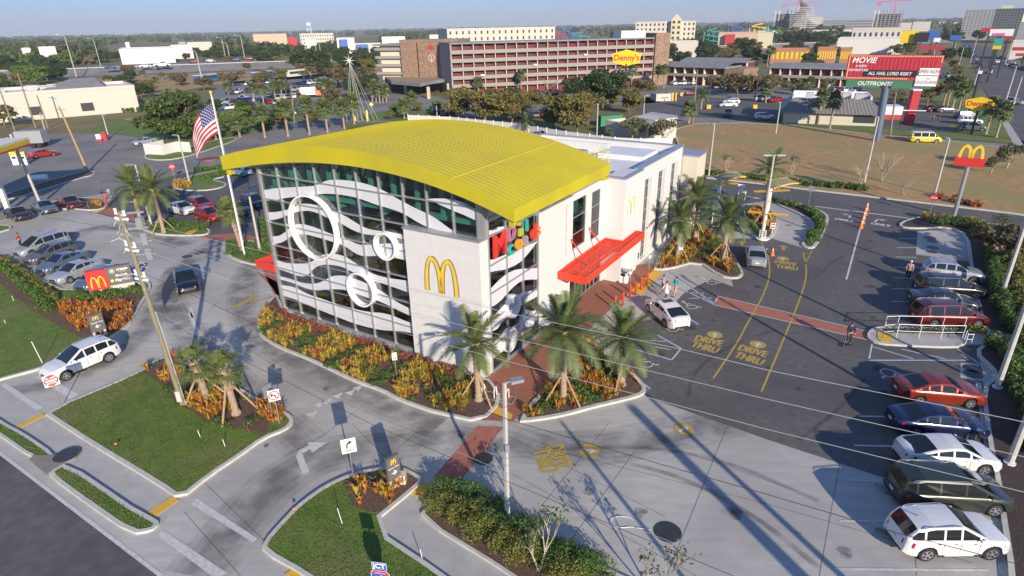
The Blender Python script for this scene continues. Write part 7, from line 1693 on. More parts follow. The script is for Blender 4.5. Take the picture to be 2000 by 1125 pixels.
# ---- generic building from its frontage line
def fbld(name, p0, p1, h_, dep, mat, label, cat='building', roof='roof_grey', rows=0, cols=0, wfrac=(.5,.5), wm='window_dark', z0=0.0, w0=1.2, side=True, par=.5):
    """p0, p1: ends of the front base line (world xy). local x along the front, y to the back"""
    a, b = Vector((p0[0], p0[1])), Vector((p1[0], p1[1])); d = b-a; L_ = d.length; root = empty(name, (a.x, a.y, z0), math.atan2(d.y, d.x), label, cat)
    s = MB(); s.b2(0, L_, 0, dep, 0, h_); s.build('wall', mat, root); s = MB(); s.b2(.3, L_-.3,.3, dep-.3, h_, h_+.06); s.build('roof', roof, root)
    if par:
        s = MB(); s.b2(-.1,L_+.1,-.1,.3,h_,h_+par); s.b2(-.1,L_+.1,dep-.3,dep+.1,h_,h_+par); s.b2(-.1,.3,.3,dep-.3,h_,h_+par); s.b2(L_-.3,L_+.1,.3,dep-.3,h_,h_+par); s.build('parapet', mat, root)
    if rows and cols:
        me = None
        for i in range(rows):
            for j in range(cols):
                cw, chh = L_/cols, (h_-w0)/rows
                if me is None: q = MB(); q.b2(-cw*wfrac[0]/2, cw*wfrac[0]/2,-.05,.02,-chh*wfrac[1]/2, chh*wfrac[1]/2); me = q.mesh('window', wm)
                o = bpy.data.objects.new('window', me); COL.objects.link(o); o.parent = root; o.location = (cw*(j+.5),0, w0+chh*(i+.5))
    return root, L_
def ray_xy(px, py, D_): P = gy(px, py, D_); return (P.x, P.y)
def skyb(name, px0, px1, ptop, D_, dep, mat, label, **kw):
    """far building: pixel extent of its front and its distance"""
    a, b = ray_xy(px0,60, D_), ray_xy(px1,60, D_*kw.pop('skew', 1.0)); h_ = gy((px0+px1)/2, ptop, D_).z; return fbld(name, a, b, h_, dep, mat, label, **kw)
root, L_ = fbld('warehouse', g2((-40,243)), g2((274,217)),6.6,22, 'far_cream', 'long cream low building with white roof units at the far left', roof='roof_white', par=.8)
s = MB(); s.quad((L_*.38,2,7.0),(L_*.82,2,7.0),(L_*.78,12,9.4),(L_*.62,12,9.4)); s.quad((L_*.82,2,7.0),(L_*.86,20,7.0),(L_*.78,12,9.4),(L_*.78,12,9.4)); s.quad((L_*.38,2,7.0),(L_*.62,12,9.4),(L_*.6,20,7.0),(L_*.4,20,7.0)); s.build('gable_roof', 'roof_grey', root)
rr = random.Random(4)
for k in range(9): x = L_*rr.uniform(.03,.5); y = rr.uniform(4,18); s = MB(); s.b2(x,x+rr.uniform(1.5,3),y,y+2,6.6,8.0); s.build('roof_unit', 'ac_grey', root)
for x in (L_*.3, L_*.62): s = MB(); s.b2(x,x+3,-.06,.02,1.2,3.4); s.build('window', 'window_dark', root)
a, b = Vector(g2((886,187))), Vector(g2((1272,166))); d = b-a; L_ = d.length; HB = 16.4; root = empty('long_hotel', (a.x,a.y,0), math.atan2(d.y,d.x), 'long six storey hotel with red walls and grey balcony bands behind the olive trees', 'hotel')
s = MB(); s.b2(0,L_,1.8,15,0,HB-.4); s.build('wall', 'hotel_red', root); s = MB(); s.b2(-.4,0,0,15,0,HB-.45); s.build('end_wall', 'hotel_slab', root); s = MB(); s.b2(-.5,L_+.3,-.3,15.5,HB-.45,HB); s.build('roof', 'roof_grey', root)
FL = 6; fh = (HB-.5)/FL
for k in range(1, FL): s = MB(); s.b2(-.3,L_+.1,-.12,1.8,fh*k-.15,fh*k); s.b2(-.3,L_+.1,-.15,0.02,fh*k-.32,fh*k+.85); s.build('balcony', 'hotel_slab', root)
NBAY = 20
q = MB(); q.b2(-.11,.11,.06,1.8,0,HB-.5); pm_ = q.mesh('pilaster', 'hotel_pilaster')
for j in range(NBAY+1): o = bpy.data.objects.new('pilaster', pm_); COL.objects.link(o); o.parent = root; o.location = (L_*j/NBAY,.1,0)
q = MB(); q.b2(-.9,.9,1.72,1.8,0,1.5,0); qm = q.mesh('window', 'hotel_window') if 'hotel_window' in MATS else None
M('hotel_window', (.12,.05,.05), rough=.3); qm = q.mesh('window', 'hotel_window'); q = MB(); q.b2(-.42,.42,1.70,1.8,0,2.0); dm = q.mesh('door', 'hotel_pilaster')
for k in range(FL):
    for j in range(NBAY):
        if (k*7+j*3) % 4 != 0 and k*NBAY+j < 130: o = bpy.data.objects.new('window', qm); COL.objects.link(o); o.parent = root; o.location = (L_*(j+.35)/NBAY,0,fh*k+.95)
s = MB(); s.b2(L_,L_+6,-1,15,0,HB+1.4); s.build('stone_tower', 'hotel_stone', root); s = MB(); s.b2(L_-12,L_-2,3,9,HB,HB+2.4); s.build('plant_room', 'far_white', root)
for j in range(4): s = MB(); x = L_*(j+.5)/4; s.b2(x,x+1.4,-.9,-.2,fh*(j%3+2)+.6,fh*(j%3+2)+1.1); s.build('balcony_laundry', 'sign_white', root)
def rr_xy(px, D_): return Vector(ray_xy(px, 150, D_))
def ray_xy(px, py, D_): P = gy(px, py, D_); return (P.x, P.y)
a, b = rr_xy(739,240), rr_xy(880,228); d = b-a; L2 = d.length; HS = gy(830,77,232).z-.9; root = empty('hotel_entrance_block', (a.x,a.y,0), math.atan2(d.y,d.x), 'stone faced front block of the hotel with cream balconies and a wide entrance roof', 'hotel')
X1 = L2*.36
s = MB(); s.b2(1.2,X1,1.2,16,0,HS-1.0); s.build('wall', 'hotel_cream', root)
for k in range(1,6): s = MB(); s.b2(-.6,X1,0,1.2,2.75*k,2.75*k+.9); s.b2(-.7,-.3,0,16,2.75*k,2.75*k+.9); s.build('balcony', 'hotel_slab', root)
s = MB(); s.b2(-1,X1+.2,-.4,17,HS-1.0,HS-.5); s.build('roof', 'roof_grey', root)
s = MB(); s.b2(X1,X1+(L2-X1)*.34,-.8,12,0,HS-.6); s.b2(X1+(L2-X1)*.38,L2*.985,-1.4,12,0,HS+.4); s.b2(X1-.4,L2+3.4,-.6,13,HS-.6,HS+.9); s.build('stone_wall', 'hotel_stone', root)
s = MB(); s.b2(L2,L2+3,1.5,12,0,HS-.6); s.build('shaded_bay', 'interior_dark', root)  # solid dark block; the bay's shade is put into its colour
s = MB(); xm, zm = X1+(L2-X1)*.66, HS-2.4
for t_ in range(6): a0, a1 = math.pi*t_/6+.06, math.pi*(t_+1)/6-.06; s.poly([(xm,-1.46,zm),(xm+1.4*math.cos(a0),-1.46,zm+1.7*math.sin(a0)),(xm+1.4*math.cos(a1),-1.46,zm+1.7*math.sin(a1))])
s.build('emblem', 'far_red', root); s = MB(); s.ring((xm,-1.45,zm-2.7),(0,-1,0),1.0,1.2,.06,20); s.b2(xm-.12,xm+.12,-1.5,-1.44,zm-4.2,zm-2.2); s.build('emblem_outline', 'hotel_pilaster', root)
iv = root.matrix_world.inverted() if False else (Matrix.Translation((a.x,a.y,0)) @ Matrix.Rotation(math.atan2(d.y,d.x),4, 'Z')).inverted()
def inl(px, py, z=0.0): return iv @ g(px, py, z)
s = MB(); s.prism([tuple(inl(x, y, 4.7))[:2] for x, y in ((752,150),(790,146),(871,146),(888,152),(844,158),(820,163),(764,158))],3.7,4.7,0,1,True); tri(s.build('entrance_roof', ['roof_brown','roof_grey'], root))
for px, py in ((757,186),(793,183),(838,193),(877,185)): q = inl(px, py); s = MB(); s.b2(q.x-.4,q.x+.4,q.y-.4,q.y+.4,0,3.7); s.build('column', 'far_yellow', root)
s = MB(); s.b2(0,L2,-1.6,-1.5,0,3.7); s.build('lobby_wall', 'interior_dark', root)
skyb('cream_hotel', 873,1084,56,345,20, 'far_cream', 'cream hotel with paired small windows rising behind the long red hotel', rows=5, cols=18, wfrac=(.28,.5), skew=1.06, w0=4)
skyb('beige_hotel', 1241,1358,43,520,26, 'far_cream', 'beige seven storey hotel with small gables on the skyline, right of centre', rows=6, cols=14, wfrac=(.4,.5)); root, L_ = skyb('beige_hotel_wing', 1310,1330,38,515,12, 'far_yellow', 'yellow gabled bay of the beige skyline hotel', rows=6, cols=2, wfrac=(.5,.5), par=0); s = MB(); h_ = gy(1320,38,515).z; s.prism([(0,0),(L_,0),(L_/2,6)],h_,h_+.1); s.poly([(0,-.1,h_),(L_,-.1,h_),(L_*.5,-.1,h_+4)]); s.build('gable', 'far_yellow', root)
skyb('peach_hotel', 492,558,67,780,30, 'far_peach', 'peach apartment-like hotel on the left skyline', rows=5, cols=12, wfrac=(.4,.45), wm='far_yellow'); skyb('yellow_hotel', 584,650,66,800,30, 'far_cream', 'pale yellow hotel right of the red arched shop front', rows=4, cols=14, wfrac=(.4,.45)); skyb('white_shop', 595,615,78,690,12, 'far_white', 'blank white block in front of the pale yellow hotel')
root, L_ = skyb('arched_shop', 559,577,79,680,14, 'far_red', 'shop with a red arched front on the left skyline', par=0); h_ = gy(568,79,680).z; s = MB(); s.poly([(L_/2+L_/2*math.cos(t_),-.05, h_+L_*.32*math.sin(t_)) for t_ in np.linspace(0, math.pi, 14)]); s.poly([(L_/2+L_*.56*math.cos(t_),.3, h_-.5+L_*.4*math.sin(t_)) for t_ in np.linspace(0, math.pi, 14)]); s.build('arch', 'far_red', root)
skyb('blue_shop', 655,690,75,640,20, 'far_white', 'white store with a big blue sign on the left skyline'); skyb('blue_sign_wall', 660,676,77,636,2, 'far_blue', 'large square blue sign of the white store', par=0); skyb('strip_mall', 690,742,86,560,20, 'far_cream', 'low pale strip mall left of the hotel'); skyb('strip_mall_sign', 692,716,87,556,1, 'far_blue', 'blue fascia sign on the strip mall', par=0)
skyb('white_building', 744,790,73,520,14, 'far_white', 'white building peeking over the hotel front block'); skyb('white_building', 838,868,69,560,14, 'far_white', 'small white building left of the cream hotel roof')
skyb('white_warehouse', 222,330,96,560,50, 'far_white', 'long white warehouse beyond the raised highway', roof='roof_white'); skyb('white_warehouse', 325,368,90,640,40, 'far_white', 'second white warehouse with a boxy roof unit', roof='roof_white'); skyb('roof_box', 343,357,82,660,10, 'far_grey', 'light box on top of the white warehouses', z0=0, par=0); skyb('orange_roof_building', 360,408,86,700,26, 'far_cream', 'building with orange tiled roof left skyline', roof='far_orange', par=1.5); skyb('white_shed', 30,48,96,600,30, 'far_white', 'small white building far left among trees'); skyb('white_block', 238,246,84,620,8, 'far_white', 'small white tower block left of the warehouse'); skyb('white_shed', 64,98,93,560,16, 'far_white', 'white gabled building between far left trees')
P = gy(604,60,3000); root = empty('water_tower', (P.x,P.y,0),0, 'pale blue water tower on the left horizon', 'water tower'); zt2 = gy(604,43,3000).z; zm2 = gy(604,52,3000).z; M('tower_blue', (.55,.68,.85), rough=.7); s = MB(); s.path([(0,0,zm2),(0,0,zm2+3),(0,0,zt2-4),(0,0,zt2)],[7,12,12,6],14); s.build('tank', 'tower_blue', root)
for k in range(6): a_ = k*math.pi/3; s = MB(); s.tube((11*math.cos(a_),11*math.sin(a_),0),(9*math.cos(a_),9*math.sin(a_),zm2+3),1.1); s.build('leg', 'tower_blue', root)
def frame_tower(px0, px1, ptop, D_, floors, bays, label, dep=30):
    a, b = Vector(ray_xy(px0,60,D_)), Vector(ray_xy(px1,60,D_)); d = b-a; L_ = d.length; h_ = gy((px0+px1)/2, ptop, D_).z; root = empty('unfinished_tower', (a.x,a.y,0), math.atan2(d.y,d.x), label, 'building')
    for k in range(floors+1): s = MB(); s.b2(-1,L_+1,0,dep,h_*k/floors-.8,h_*k/floors); s.build('floor_slab', 'far_grey', root)
    for j in range(bays+1): s = MB(); x = L_*j/bays; s.b2(x-.7,x+.7,0,1.4,0,h_+6); s.build('column', 'far_white' if j < 2 else 'hotel_slab', root)
    s = MB(); s.b2(2,L_-2,dep*.5,dep*.6,0,h_); s.build('inner_wall', 'window_dark', root); return root
frame_tower(1510,1556,27,1300,11,6, 'unfinished concrete tower beside the rocky spire'); frame_tower(1702,1756,27,1150,11,7, 'unfinished concrete tower under the red crane')
P = gy(1560,60,1280); root = empty('rock_spire', (P.x,P.y,0),0, 'jagged brown artificial rock spire with scaffolding on the skyline', 'rock spire'); zt3 = gy(1562,-2,1280).z; rr = random.Random(9)
s = MB(); rows = []
for k in range(12): z = zt3*k/11; rad = 34*(1-(k/11)**.75)+1.5; rows.append([(rad*rr.uniform(.75,1.2)*math.cos(2*math.pi*j/9)+6*math.sin(k), rad*rr.uniform(.75,1.2)*math.sin(2*math.pi*j/9), z) for j in range(9)])
s.grid(rows, 0, True); s.build('rock', 'far_orange_rock' if 'far_orange_rock' in MATS else M('far_orange_rock', (.30,.19,.10),(.10,.10,.13),.9,.05), root)
s = MB()
for k in range(14): z = zt3*.8*k/14; s.bar((-30,-30+k,z),(26-k*1.4,-26,z),.8,.8); s.bar((-28+k*2,-30,0),(-28+k*2,-28,zt3*(.2+.5*k/14)),.7,.7)
s.build('scaffolding', 'ac_grey', root)
def crane(px, ptop, D_, jl, jr, label, zb0=0):
    P = gy(px, 60, D_); h_ = gy(px, ptop, D_).z; root = empty('tower_crane', (P.x,P.y,0), yaw_cam(P.x,P.y), label, 'crane'); s = MB(); s.bar((0,0,0),(0,0,h_),1.8,1.8); s.build('mast', 'sign_pink', root); s = MB(); s.bar((-jl,0,h_),(jr,0,h_+2),1.4,1.6); s.b2(-jl-1,-jl+5,-2,2,h_-5,h_); s.bar((0,0,h_),(0,0,h_+9),1.2,1.2); s.bar((0,0,h_+9),(jr*.8,0,h_+2),.5,.5); s.build('jib', 'sign_pink', root)
crane(1738,3,1170,24,46, 'red and white tower crane above the right unfinished tower'); crane(1549,8,1320,24,40, 'pink tower crane behind the rock spire')
skyb('cream_hotel_tower', 1577,1604,34,1500,30, 'far_cream', 'stepped cream hotel right of the rock spire', rows=6, cols=6, wfrac=(.3,.4)); skyb('grey_complex', 1604,1650,40,1400,30, 'far_grey', 'grey lattice building between spire and unfinished tower', rows=5, cols=12, wfrac=(.5,.5)); skyb('grey_complex', 1650,1702,39,1450,40, 'far_grey', 'long blue grey building left of the right unfinished tower', rows=4, cols=12, wfrac=(.6,.5)); skyb('white_hotel', 1752,1778,45,1300,20, 'far_white', 'left white hotel wing beside the unfinished tower', rows=5, cols=8, wfrac=(.4,.4)); skyb('white_hotel', 1780,1815,43,1350,20, 'far_white', 'right white hotel wing beside the unfinished tower', rows=5, cols=10, wfrac=(.4,.4)); skyb('white_roofs', 1830,1868,44,2200,60, 'far_white', 'pale distant buildings at the end of the avenue')
a = skyb('tall_hotel', 1876,1934,20,800,60, 'far_grey', 'shaded slab of the tall hotel at the upper right', rows=11, cols=8, wfrac=(.35,.4), w0=4); skyb('tall_hotel', 1934,1990,18,800,50, 'far_yellow', 'sunny yellow slab of the tall hotel at the upper right', rows=11, cols=9, wfrac=(.35,.4), w0=4, skew=.985); skyb('hotel_penthouse', 1944,1966,11,805,20, 'far_yellow', 'roof block on the tall yellow hotel', par=0); skyb('grey_building', 1988,2040,44,700,40, 'far_grey', 'grey building at the right edge under the tall hotel')  # tall hotel: shade and sun are put into its grey and yellow walls
skyb('white_mall', 1640,1770,76,480,40, 'far_white', 'white mall behind the billboard', roof='roof_white'); skyb('tan_mall', 1665,1762,57,700,30, 'far_cream', 'cream mall with red tiled roof on the right skyline', roof='far_orange', rows=1, cols=9, wfrac=(.4,.5), par=1); skyb('orange_store', 1405,1482,65,560,40, 'far_peach', 'peach coloured big store on the skyline'); skyb('red_store_front', 1418,1437,67,555,4, 'far_red', 'red entrance block of the peach store', par=0); skyb('yellow_store', 1482,1512,65,560,40, 'far_yellow', 'pale yellow end of the peach store'); skyb('long_low_roof', 1300,1366,82,400,16, 'far_cream', 'long low flat roofed building below the beige hotel', roof='far_white'); skyb('long_low_roof', 1480,1664,60,900,20, 'far_white', 'long flat white roof line below the towers')
skyb('shop', 1985,2040,82,430,20, 'far_white', 'white shop with a red stripe at the right edge')
def panel_sign(px0, px1, p0, p1, D_, mat, label, pz=None):
    a, b = gy(px0, p0, D_), gy(px1, p1, D_); c = (a+b)/2; w_ = math.hypot(a.x-b.x, a.y-b.y); root = empty('roadside_sign', (c.x,c.y,0), yaw_cam(c.x,c.y), label, 'sign'); s = MB(); s.b2(-w_/2,w_/2,-.3,.3,b.z,a.z); s.build('panel', mat, root); s = MB(); s.path([(0,0,0),(0,0,b.z+.1)],.3,6); s.build('post', 'dark_metal', root)
for q in [(1918,1950,55,62,330,'far_red','red billboard left of the white one above the avenue'),(1935,1978,57,70,320,'sign_white','white billboard above the avenue on the right'),(1938,1962,65,70,318,'sign_pink','pink strip under the white avenue billboard'),(1958,1980,72,77,300,'far_red','narrow red sign below the avenue billboards'),(1943,1958,75,88,280,'far_teal','small green sign on a post by the avenue'),(1940,1955,89,96,278,'hex_yellow','small yellow sign on a post by the avenue'),(1857,1877,69,79,430,'far_blue','blue rounded sign left of the avenue'),(1762,1790,60,84,430,'hex_yellow','colourful yellow and orange billboard behind the red one'),(1788,1812,64,82,428,'black','dark billboard beside the colourful one'),(1812,1832,60,78,432,'far_blue','blue and white billboard right of the dark one'),(1825,1836,74,82,420,'sign_white','small white sign near the dark billboard'),(1795,1845,90,97,300,'far_red','low red roof sign behind the big billboard'),(1978,2030,92,99,400,'far_red','long red fascia sign at the right edge'),(1984,2020,104,110,380,'far_red','second red fascia sign at the right edge'),(1912,1918,138,144,185,'sign_white','small white sign on the left side of the avenue')]: panel_sign(*q)
for k, (px, py, D_, mt, lab) in enumerate([(1095,72,560,'far_red','red and yellow water slide right of the cream hotel'),(1112,62,600,'far_blue','blue water slide tower right of the cream hotel'),(1130,70,580,'far_teal','green water slide right of the cream hotel'),(1395,62,700,'far_teal','green lattice ride left of the peach store'),(1440,52,760,'far_blue','blue lattice ride above the peach store'),(1482,52,740,'hex_yellow','yellow ride dome on the skyline'),(1497,58,740,'far_teal','teal ride dome on the skyline')]):
    P = gy(px, 60, D_); h_ = gy(px, py-6, D_).z; rr = random.Random(k); s = MB(); pts = [(rr.uniform(-9,9), rr.uniform(-4,4), h_*(.25+.75*i/14)+rr.uniform(-1,1)) for i in range(15)]; s.path([(rr.uniform(5,9)*math.sin(i*1.3),4*math.cos(i*1.3),1+h_*i/16) for i in range(17)],.5,6)
    for i in range(5): s.bar((-10+5*i,0,0),(-10+5*i,0,h_*.8),.6,.6)
    o = s.build('water_slide', mt); o.location = (P.x,P.y,0); tag(o, lab, 'water slide')
def motel(p0, p1, h_, dep, label, bays):
    a, b = Vector(g2(p0)), Vector(g2(p1)); d = b-a; L_ = d.length; root = empty('motel_block', (a.x,a.y,0), math.atan2(d.y,d.x), label, 'motel'); s = MB(); s.b2(0,L_,1.6,dep,0,h_); s.build('wall', 'hotel_red', root); s = MB(); s.b2(-.5,L_+.5,-.6,dep+.5,h_,h_+.5); s.quad((-.5,-.6,h_+.5),(L_+.5,-.6,h_+.5),(L_+.5,dep*.5,h_+1.6),(-.5,dep*.5,h_+1.6)); s.quad((-.5,dep*.5,h_+1.6),(L_+.5,dep*.5,h_+1.6),(L_+.5,dep+.5,h_+.5),(-.5,dep+.5,h_+.5)); s.build('roof', 'roof_grey', root)
    s = MB(); s.b2(0,L_,-.1,1.6,h_/2-.1,h_/2+.1); s.b2(0,L_,-.1,0,h_/2,h_/2+.9); s.build('gallery', 'hotel_slab', root)
    for j in range(bays+1): s = MB(); x = L_*j/bays; s.b2(x-.12,x+.12,-.05,1.6,0,h_); s.build('pilaster', 'hotel_pilaster', root)
    for k in range(2):
        for j in range(bays): s = MB(); x = L_*(j+.3)/bays; s.b2(x-.8,x+.8,1.52,1.6,h_/2*k+.7,h_/2*k+2.1); s.build('window', 'hotel_window', root)
    return root, L_
root, L_ = motel((1297,163),(1412,169),6.0,12, 'two storey red motel block right of the stone tower', 6); s = MB(); s.b2(L_,L_+7,-.2,12,0,6); s.b2(-4,0,0,12,0,4.5); s.build('stone_wall', 'hotel_stone', root)
root, L_ = motel((1500,168),(1660,174),6.0,12, 'two storey red motel block left of the billboard', 8)
root, L_ = motel((1330,143),(1455,147),5.0,12, 'second motel row with grey roof behind the first', 6); skyb('stone_building', 1452,1483,133,238,9, 'hotel_stone', 'windowless stone gable building between the motel blocks', par=0)
for px0, px1, py, D_, lab in ((1512,1588,97,372,'left of the orange striped shops behind the motel'),(1604,1642,95,372,'middle one of the orange striped shops behind the motel'),(1650,1672,96,372,'right one of the orange striped shops behind the motel')): root, L_ = skyb('shop', px0, px1, py, D_, 14, 'far_orange', lab, roof='roof_grey', rows=1, cols=8, wfrac=(.5,.6), wm='hex_yellow')
a, b = Vector(g2((1528,240))), Vector(g2((1712,247))); d = b-a; L_ = d.length; root = empty('diner', (a.x,a.y,0), math.atan2(d.y,d.x), 'low diner with grey standing seam mansard roof and white roof deck', 'diner')
s = MB(); s.b2(0,L_,0,14,0,2.5); s.build('wall', 'far_cream', root); s = MB(); A_ = [(-1.2,-1.2,2.4),(L_+1.2,-1.2,2.4),(L_+1.2,15,2.4),(-1.2,15,2.4)]; B_ = [(1.6,2.2,5.2),(L_-1.8,2.2,5.2),(L_-1.8,12,5.2),(1.6,12,5.2)]
for i in range(4): s.quad(A_[i],A_[(i+1)%4],B_[(i+1)%4],B_[i])
s.build('mansard_roof', 'roof_seamed', root) if 'roof_seamed' in MATS else s.build('mansard_roof', M('roof_seamed', (.17,.16,.155), rough=.5), root)
s = MB()
for k in range(1,26): x = L_*k/26; s.bar((x,-1.2,2.44),(x+(1.6-3.4*k/26)*.9,2.2,5.24),.07,.07)
s.build('roof_seam', 'ac_grey', root)
s = MB(); s.quad((1.6,2.2,4.5),(L_-1.8,2.2,4.5),(L_-1.8,12,4.5),(1.6,12,4.5)); s.b2(1.5,L_-1.7,11.8,12.1,4.4,5.9); s.b2(1.3,1.6,2.2,12,4.4,5.6); s.b2(L_-1.9,L_-1.6,2.2,12,4.4,5.8); s.build('roof_deck', 'roof_white', root)
for x,y,w_ in ((4,6,1.6),(7,8,1.2),(L_*.45,6,2.2),(L_*.62,7,1.8),(L_*.75,5,2.4)): s = MB(); s.b2(x,x+w_,y,y+w_,4.5,6); s.build('roof_unit', 'ac_grey', root)
for x0_, x1_ in ((L_*.2,L_*.32),(L_*.36,L_*.72)): s = MB(); s.b2(x0_,x1_,-.06,.02,.9,2.1); s.build('wall_panel', 'far_cream', root)
s = MB(); s.b2(L_*.75,L_*.97,-.06,.02,.6,2.2); s.build('window', 'window_dark', root)
P = g(1775,243); root = empty('diner_pylon', (P.x,P.y,0), yaw_cam(P.x,P.y)+R(15), 'tall red entrance pylon of the diner', 'pylon'); s = MB(); s.b2(-.7,.8,-.4,2,0,7.0); s.build('wall', 'far_red', root); s = MB(); s.b2(-.8,.9,-.5,2.1,7.0,7.25); s.b2(-3.4,2.2,-1.5,-1.2,3.0,3.15); s.build('cap', 'sign_white', root)
P = g(1745,245); root = empty('diner_porch', (P.x,P.y,0), yaw_cam(P.x,P.y)+R(15), 'white and red porch between diner and pylon', 'porch'); s = MB(); s.b2(-2.2,1.0,0,4,0,1.2,2); s.b2(-2.25,1.05,-.05,4,1.2,2.2,0); s.b2(-2.3,1.1,-.1,4.1,2.2,3.9,1); s.build('wall', ['far_red','roof_white','window_dark'], root)
a, b = Vector(g2((1181,262))), Vector(g2((1262,278))); d = b-a; L_ = d.length; root = empty('storage_shed', (a.x,a.y,0), math.atan2(d.y,d.x), 'beige walled yard with a sloping roof behind the fence', 'shed'); s = MB(); s.b2(0,L_,0,.4,0,2.9); s.b2(0,.4,.4,8,0,2.9); s.b2(L_*.45,L_,2,8,0,4); s.build('wall', 'far_cream', root); s = MB(); s.quad((L_*.4,.2,3.2),(L_,.2,3.2),(L_,8.2,4.3),(L_*.4,8.2,4.3)); s.build('roof', 'ac_grey', root)
c = g(1190,245); s = MB(); s.b2(-2.6,2.6,-1.2,1.2,0,2.2); s.b2(-2.7,2.7,-1.3,1.3,2.2,2.35); o = s.build('waste_container', 'sign_green'); o.location = (c.x,c.y,0); o.rotation_euler = (0,0,R(15)); tag(o, 'dark green waste container behind the beige yard wall', 'container')
a, b = Vector(g2((1281,198))), Vector(g2((1312,197))); d = b-a; L_ = d.length; root = empty('bin_enclosure', (a.x,a.y,0), math.atan2(d.y,d.x), 'tan bin enclosure with yellow posts on the diner lot', 'enclosure'); s = MB(); s.b2(0,L_,0,.3,0,2.1); s.b2(0,.3,.3,5,0,2.1); s.b2(L_-.3,L_,.3,5,0,2.1); s.build('wall', 'far_cream', root); s = MB(); s.b2(L_-.2,L_+.4,-.3,.1,0,2.3); s.b2(L_+.9,L_+1.3,-.3,.1,0,2.3); s.build('post', 'tactile', root)
W = [Vector(g2(p)) for p in ((798,240),(880,244),(1000,257),(1105,275),(1200,288),(1250,291),(1311,289))]; root = empty('white_fence', (W[0].x,W[0].y,0),0, 'long white panel fence behind the restaurant', 'fence')
R_ = resample([(p.x,p.y) for p in W],2.4, False)
s = MB()
for p, q in zip(R_[:-1], R_[1:]): s.bar((p.x-W[0].x,p.y-W[0].y,.95),(q.x-W[0].x,q.y-W[0].y,.95),.06,1.8)
s.build('panel', 'far_white', root); s = MB()
for p in R_: s.box((p.x-W[0].x,p.y-W[0].y,1.0),(.16,.16,2.05))
s.build('post', 'sign_white', root)
a, b = Vector(g2((284,302))), Vector(g2((320,304))); d = b-a; L_ = d.length; root = empty('bin_enclosure', (a.x,a.y,0), math.atan2(d.y,d.x), 'white walled bin enclosure beside the oak island', 'enclosure'); s = MB(); s.b2(0,L_,0,.2,0,2.0); s.b2(0,.2,.2,4.5,0,2.0); s.b2(L_-.2,L_,.2,4.5,0,2.0); s.b2(L_,L_+3,3.5,3.7,0,2); s.build('wall', 'far_white', root)
P = gy(52,265,108); a = gy(54,268,100); b = gy(-120,282,86); zc = gy(54,268,100).z; d = Vector((b.x-a.x,b.y-a.y)); L_ = d.length; root = empty('fuel_canopy', (a.x,a.y,0), math.atan2(d.y,d.x)+math.pi, 'filling station canopy with yellow and white band at the left edge', 'canopy')
s = MB(); s.b2(-L_,0,0,9,zc-.9,zc); s.build('roof', 'far_white', root); s = MB(); s.b2(-L_,.05,-.06,.0,zc-.75,zc-.2); s.b2(0,.06,0,9,zc-.75,zc-.2); s.build('yellow_band', 'hex_yellow', root); s = MB(); s.b2(-L_,.08,-.08,-.05,zc-.95,zc-.8); s.build('red_band', 'sign_red', root)
for x in (-1.5,-9): s = MB(); s.b2(x-.25,x+.25,4,4.5,0,zc-.9); s.build('column', 'sign_white', root)
for px, py, lab in ((33,322,'left fuel pump under the yellow canopy'),(50,322,'right fuel pump with yellow top near the canopy edge')):
    b = g(px, py); root = empty('fuel_pump', (b.x,b.y,.02), R(20), lab, 'fuel pump'); s = MB(); s.b2(-.45,.45,-.3,.3,0,1.7,0); s.build('body', 'sign_white', root); s = MB(); s.b2(-.5,.5,-.33,.33,1.7,2.3); s.build('top', 'hex_yellow', root); s = MB(); s.b2(-.3,.3,-.32,-.3,1.1,1.5); s.build('screen', 'black', root)
b = g(66,296); root = empty('box_trailer', (b.x,b.y,0), R(8), 'grey box trailer behind the red sedan at the filling station', 'trailer'); s = MB(); s.b2(-5,0,4,6.4,1.0,3.4); s.build('box', 'far_grey', root); s = MB()
for x in (-1,-2.2): s.path([(x,4.1,.5),(x,6.3,.5)],.5,12)
s.build('wheel', 'tyre', root)
b = g(196,275); root = empty('air_pump', (b.x,b.y,.02), R(10), 'red and white air pump machines beside the grass', 'air pump'); s = MB(); s.b2(-.5,.4,-.4,.4,0,1.4,0); s.b2(.8,1.5,-.3,.3,0,1.8,1); s.b2(-.6,.5,-.5,.5,0,.4,1); s.build('body', ['sign_white','sign_red'], root)
b = g(78,357); root = empty('tank_trailer', (b.x,b.y,.02), R(15), 'small white tank on a frame in the planting strip on the left', 'tank'); s = MB(); s.path([(-1.2,0,.8),(1.2,0,.8)],.45,12); s.build('tank', 'sign_white', root); s = MB(); s.bar((-1.6,-.3,.3),(1.6,-.3,.3),.08,.08); s.bar((-1.6,.3,.3),(1.6,.3,.3),.08,.08); s.bar((-1,0,0),(-1,0,.4),.3,.1); s.bar((1,0,0),(1,0,.4),.3,.1); s.build('frame', 'steel', root)
b = g(410,312); s = MB(); s.path([(0,0,0),(0,0,.25)],[1.6,1.5],20); o = s.build('flower_bed', 'brom_red'); o.location = (b.x,b.y,.0); tag(o, 'small round bed of red flowers near the flag', 'flower bed')
b = g(708,236); zt4 = gy(690,118, math.hypot(b.x,b.y)).z; root = empty('light_tree', (b.x,b.y,0),0, 'tall cone of light strings with a white star on top', 'light tree'); s = MB(); s.path([(0,0,0),(-1.5,0,zt4)],[.25,.15],6); s.build('mast', 'pole_wood', root); s = MB()
for k in range(12): a_ = k*math.pi/6; s.bar((4*math.cos(a_),4*math.sin(a_),0),(-1.5,0,zt4-.4),.05,.05)
s.build('light_string', 'ac_grey', root); s = MB()
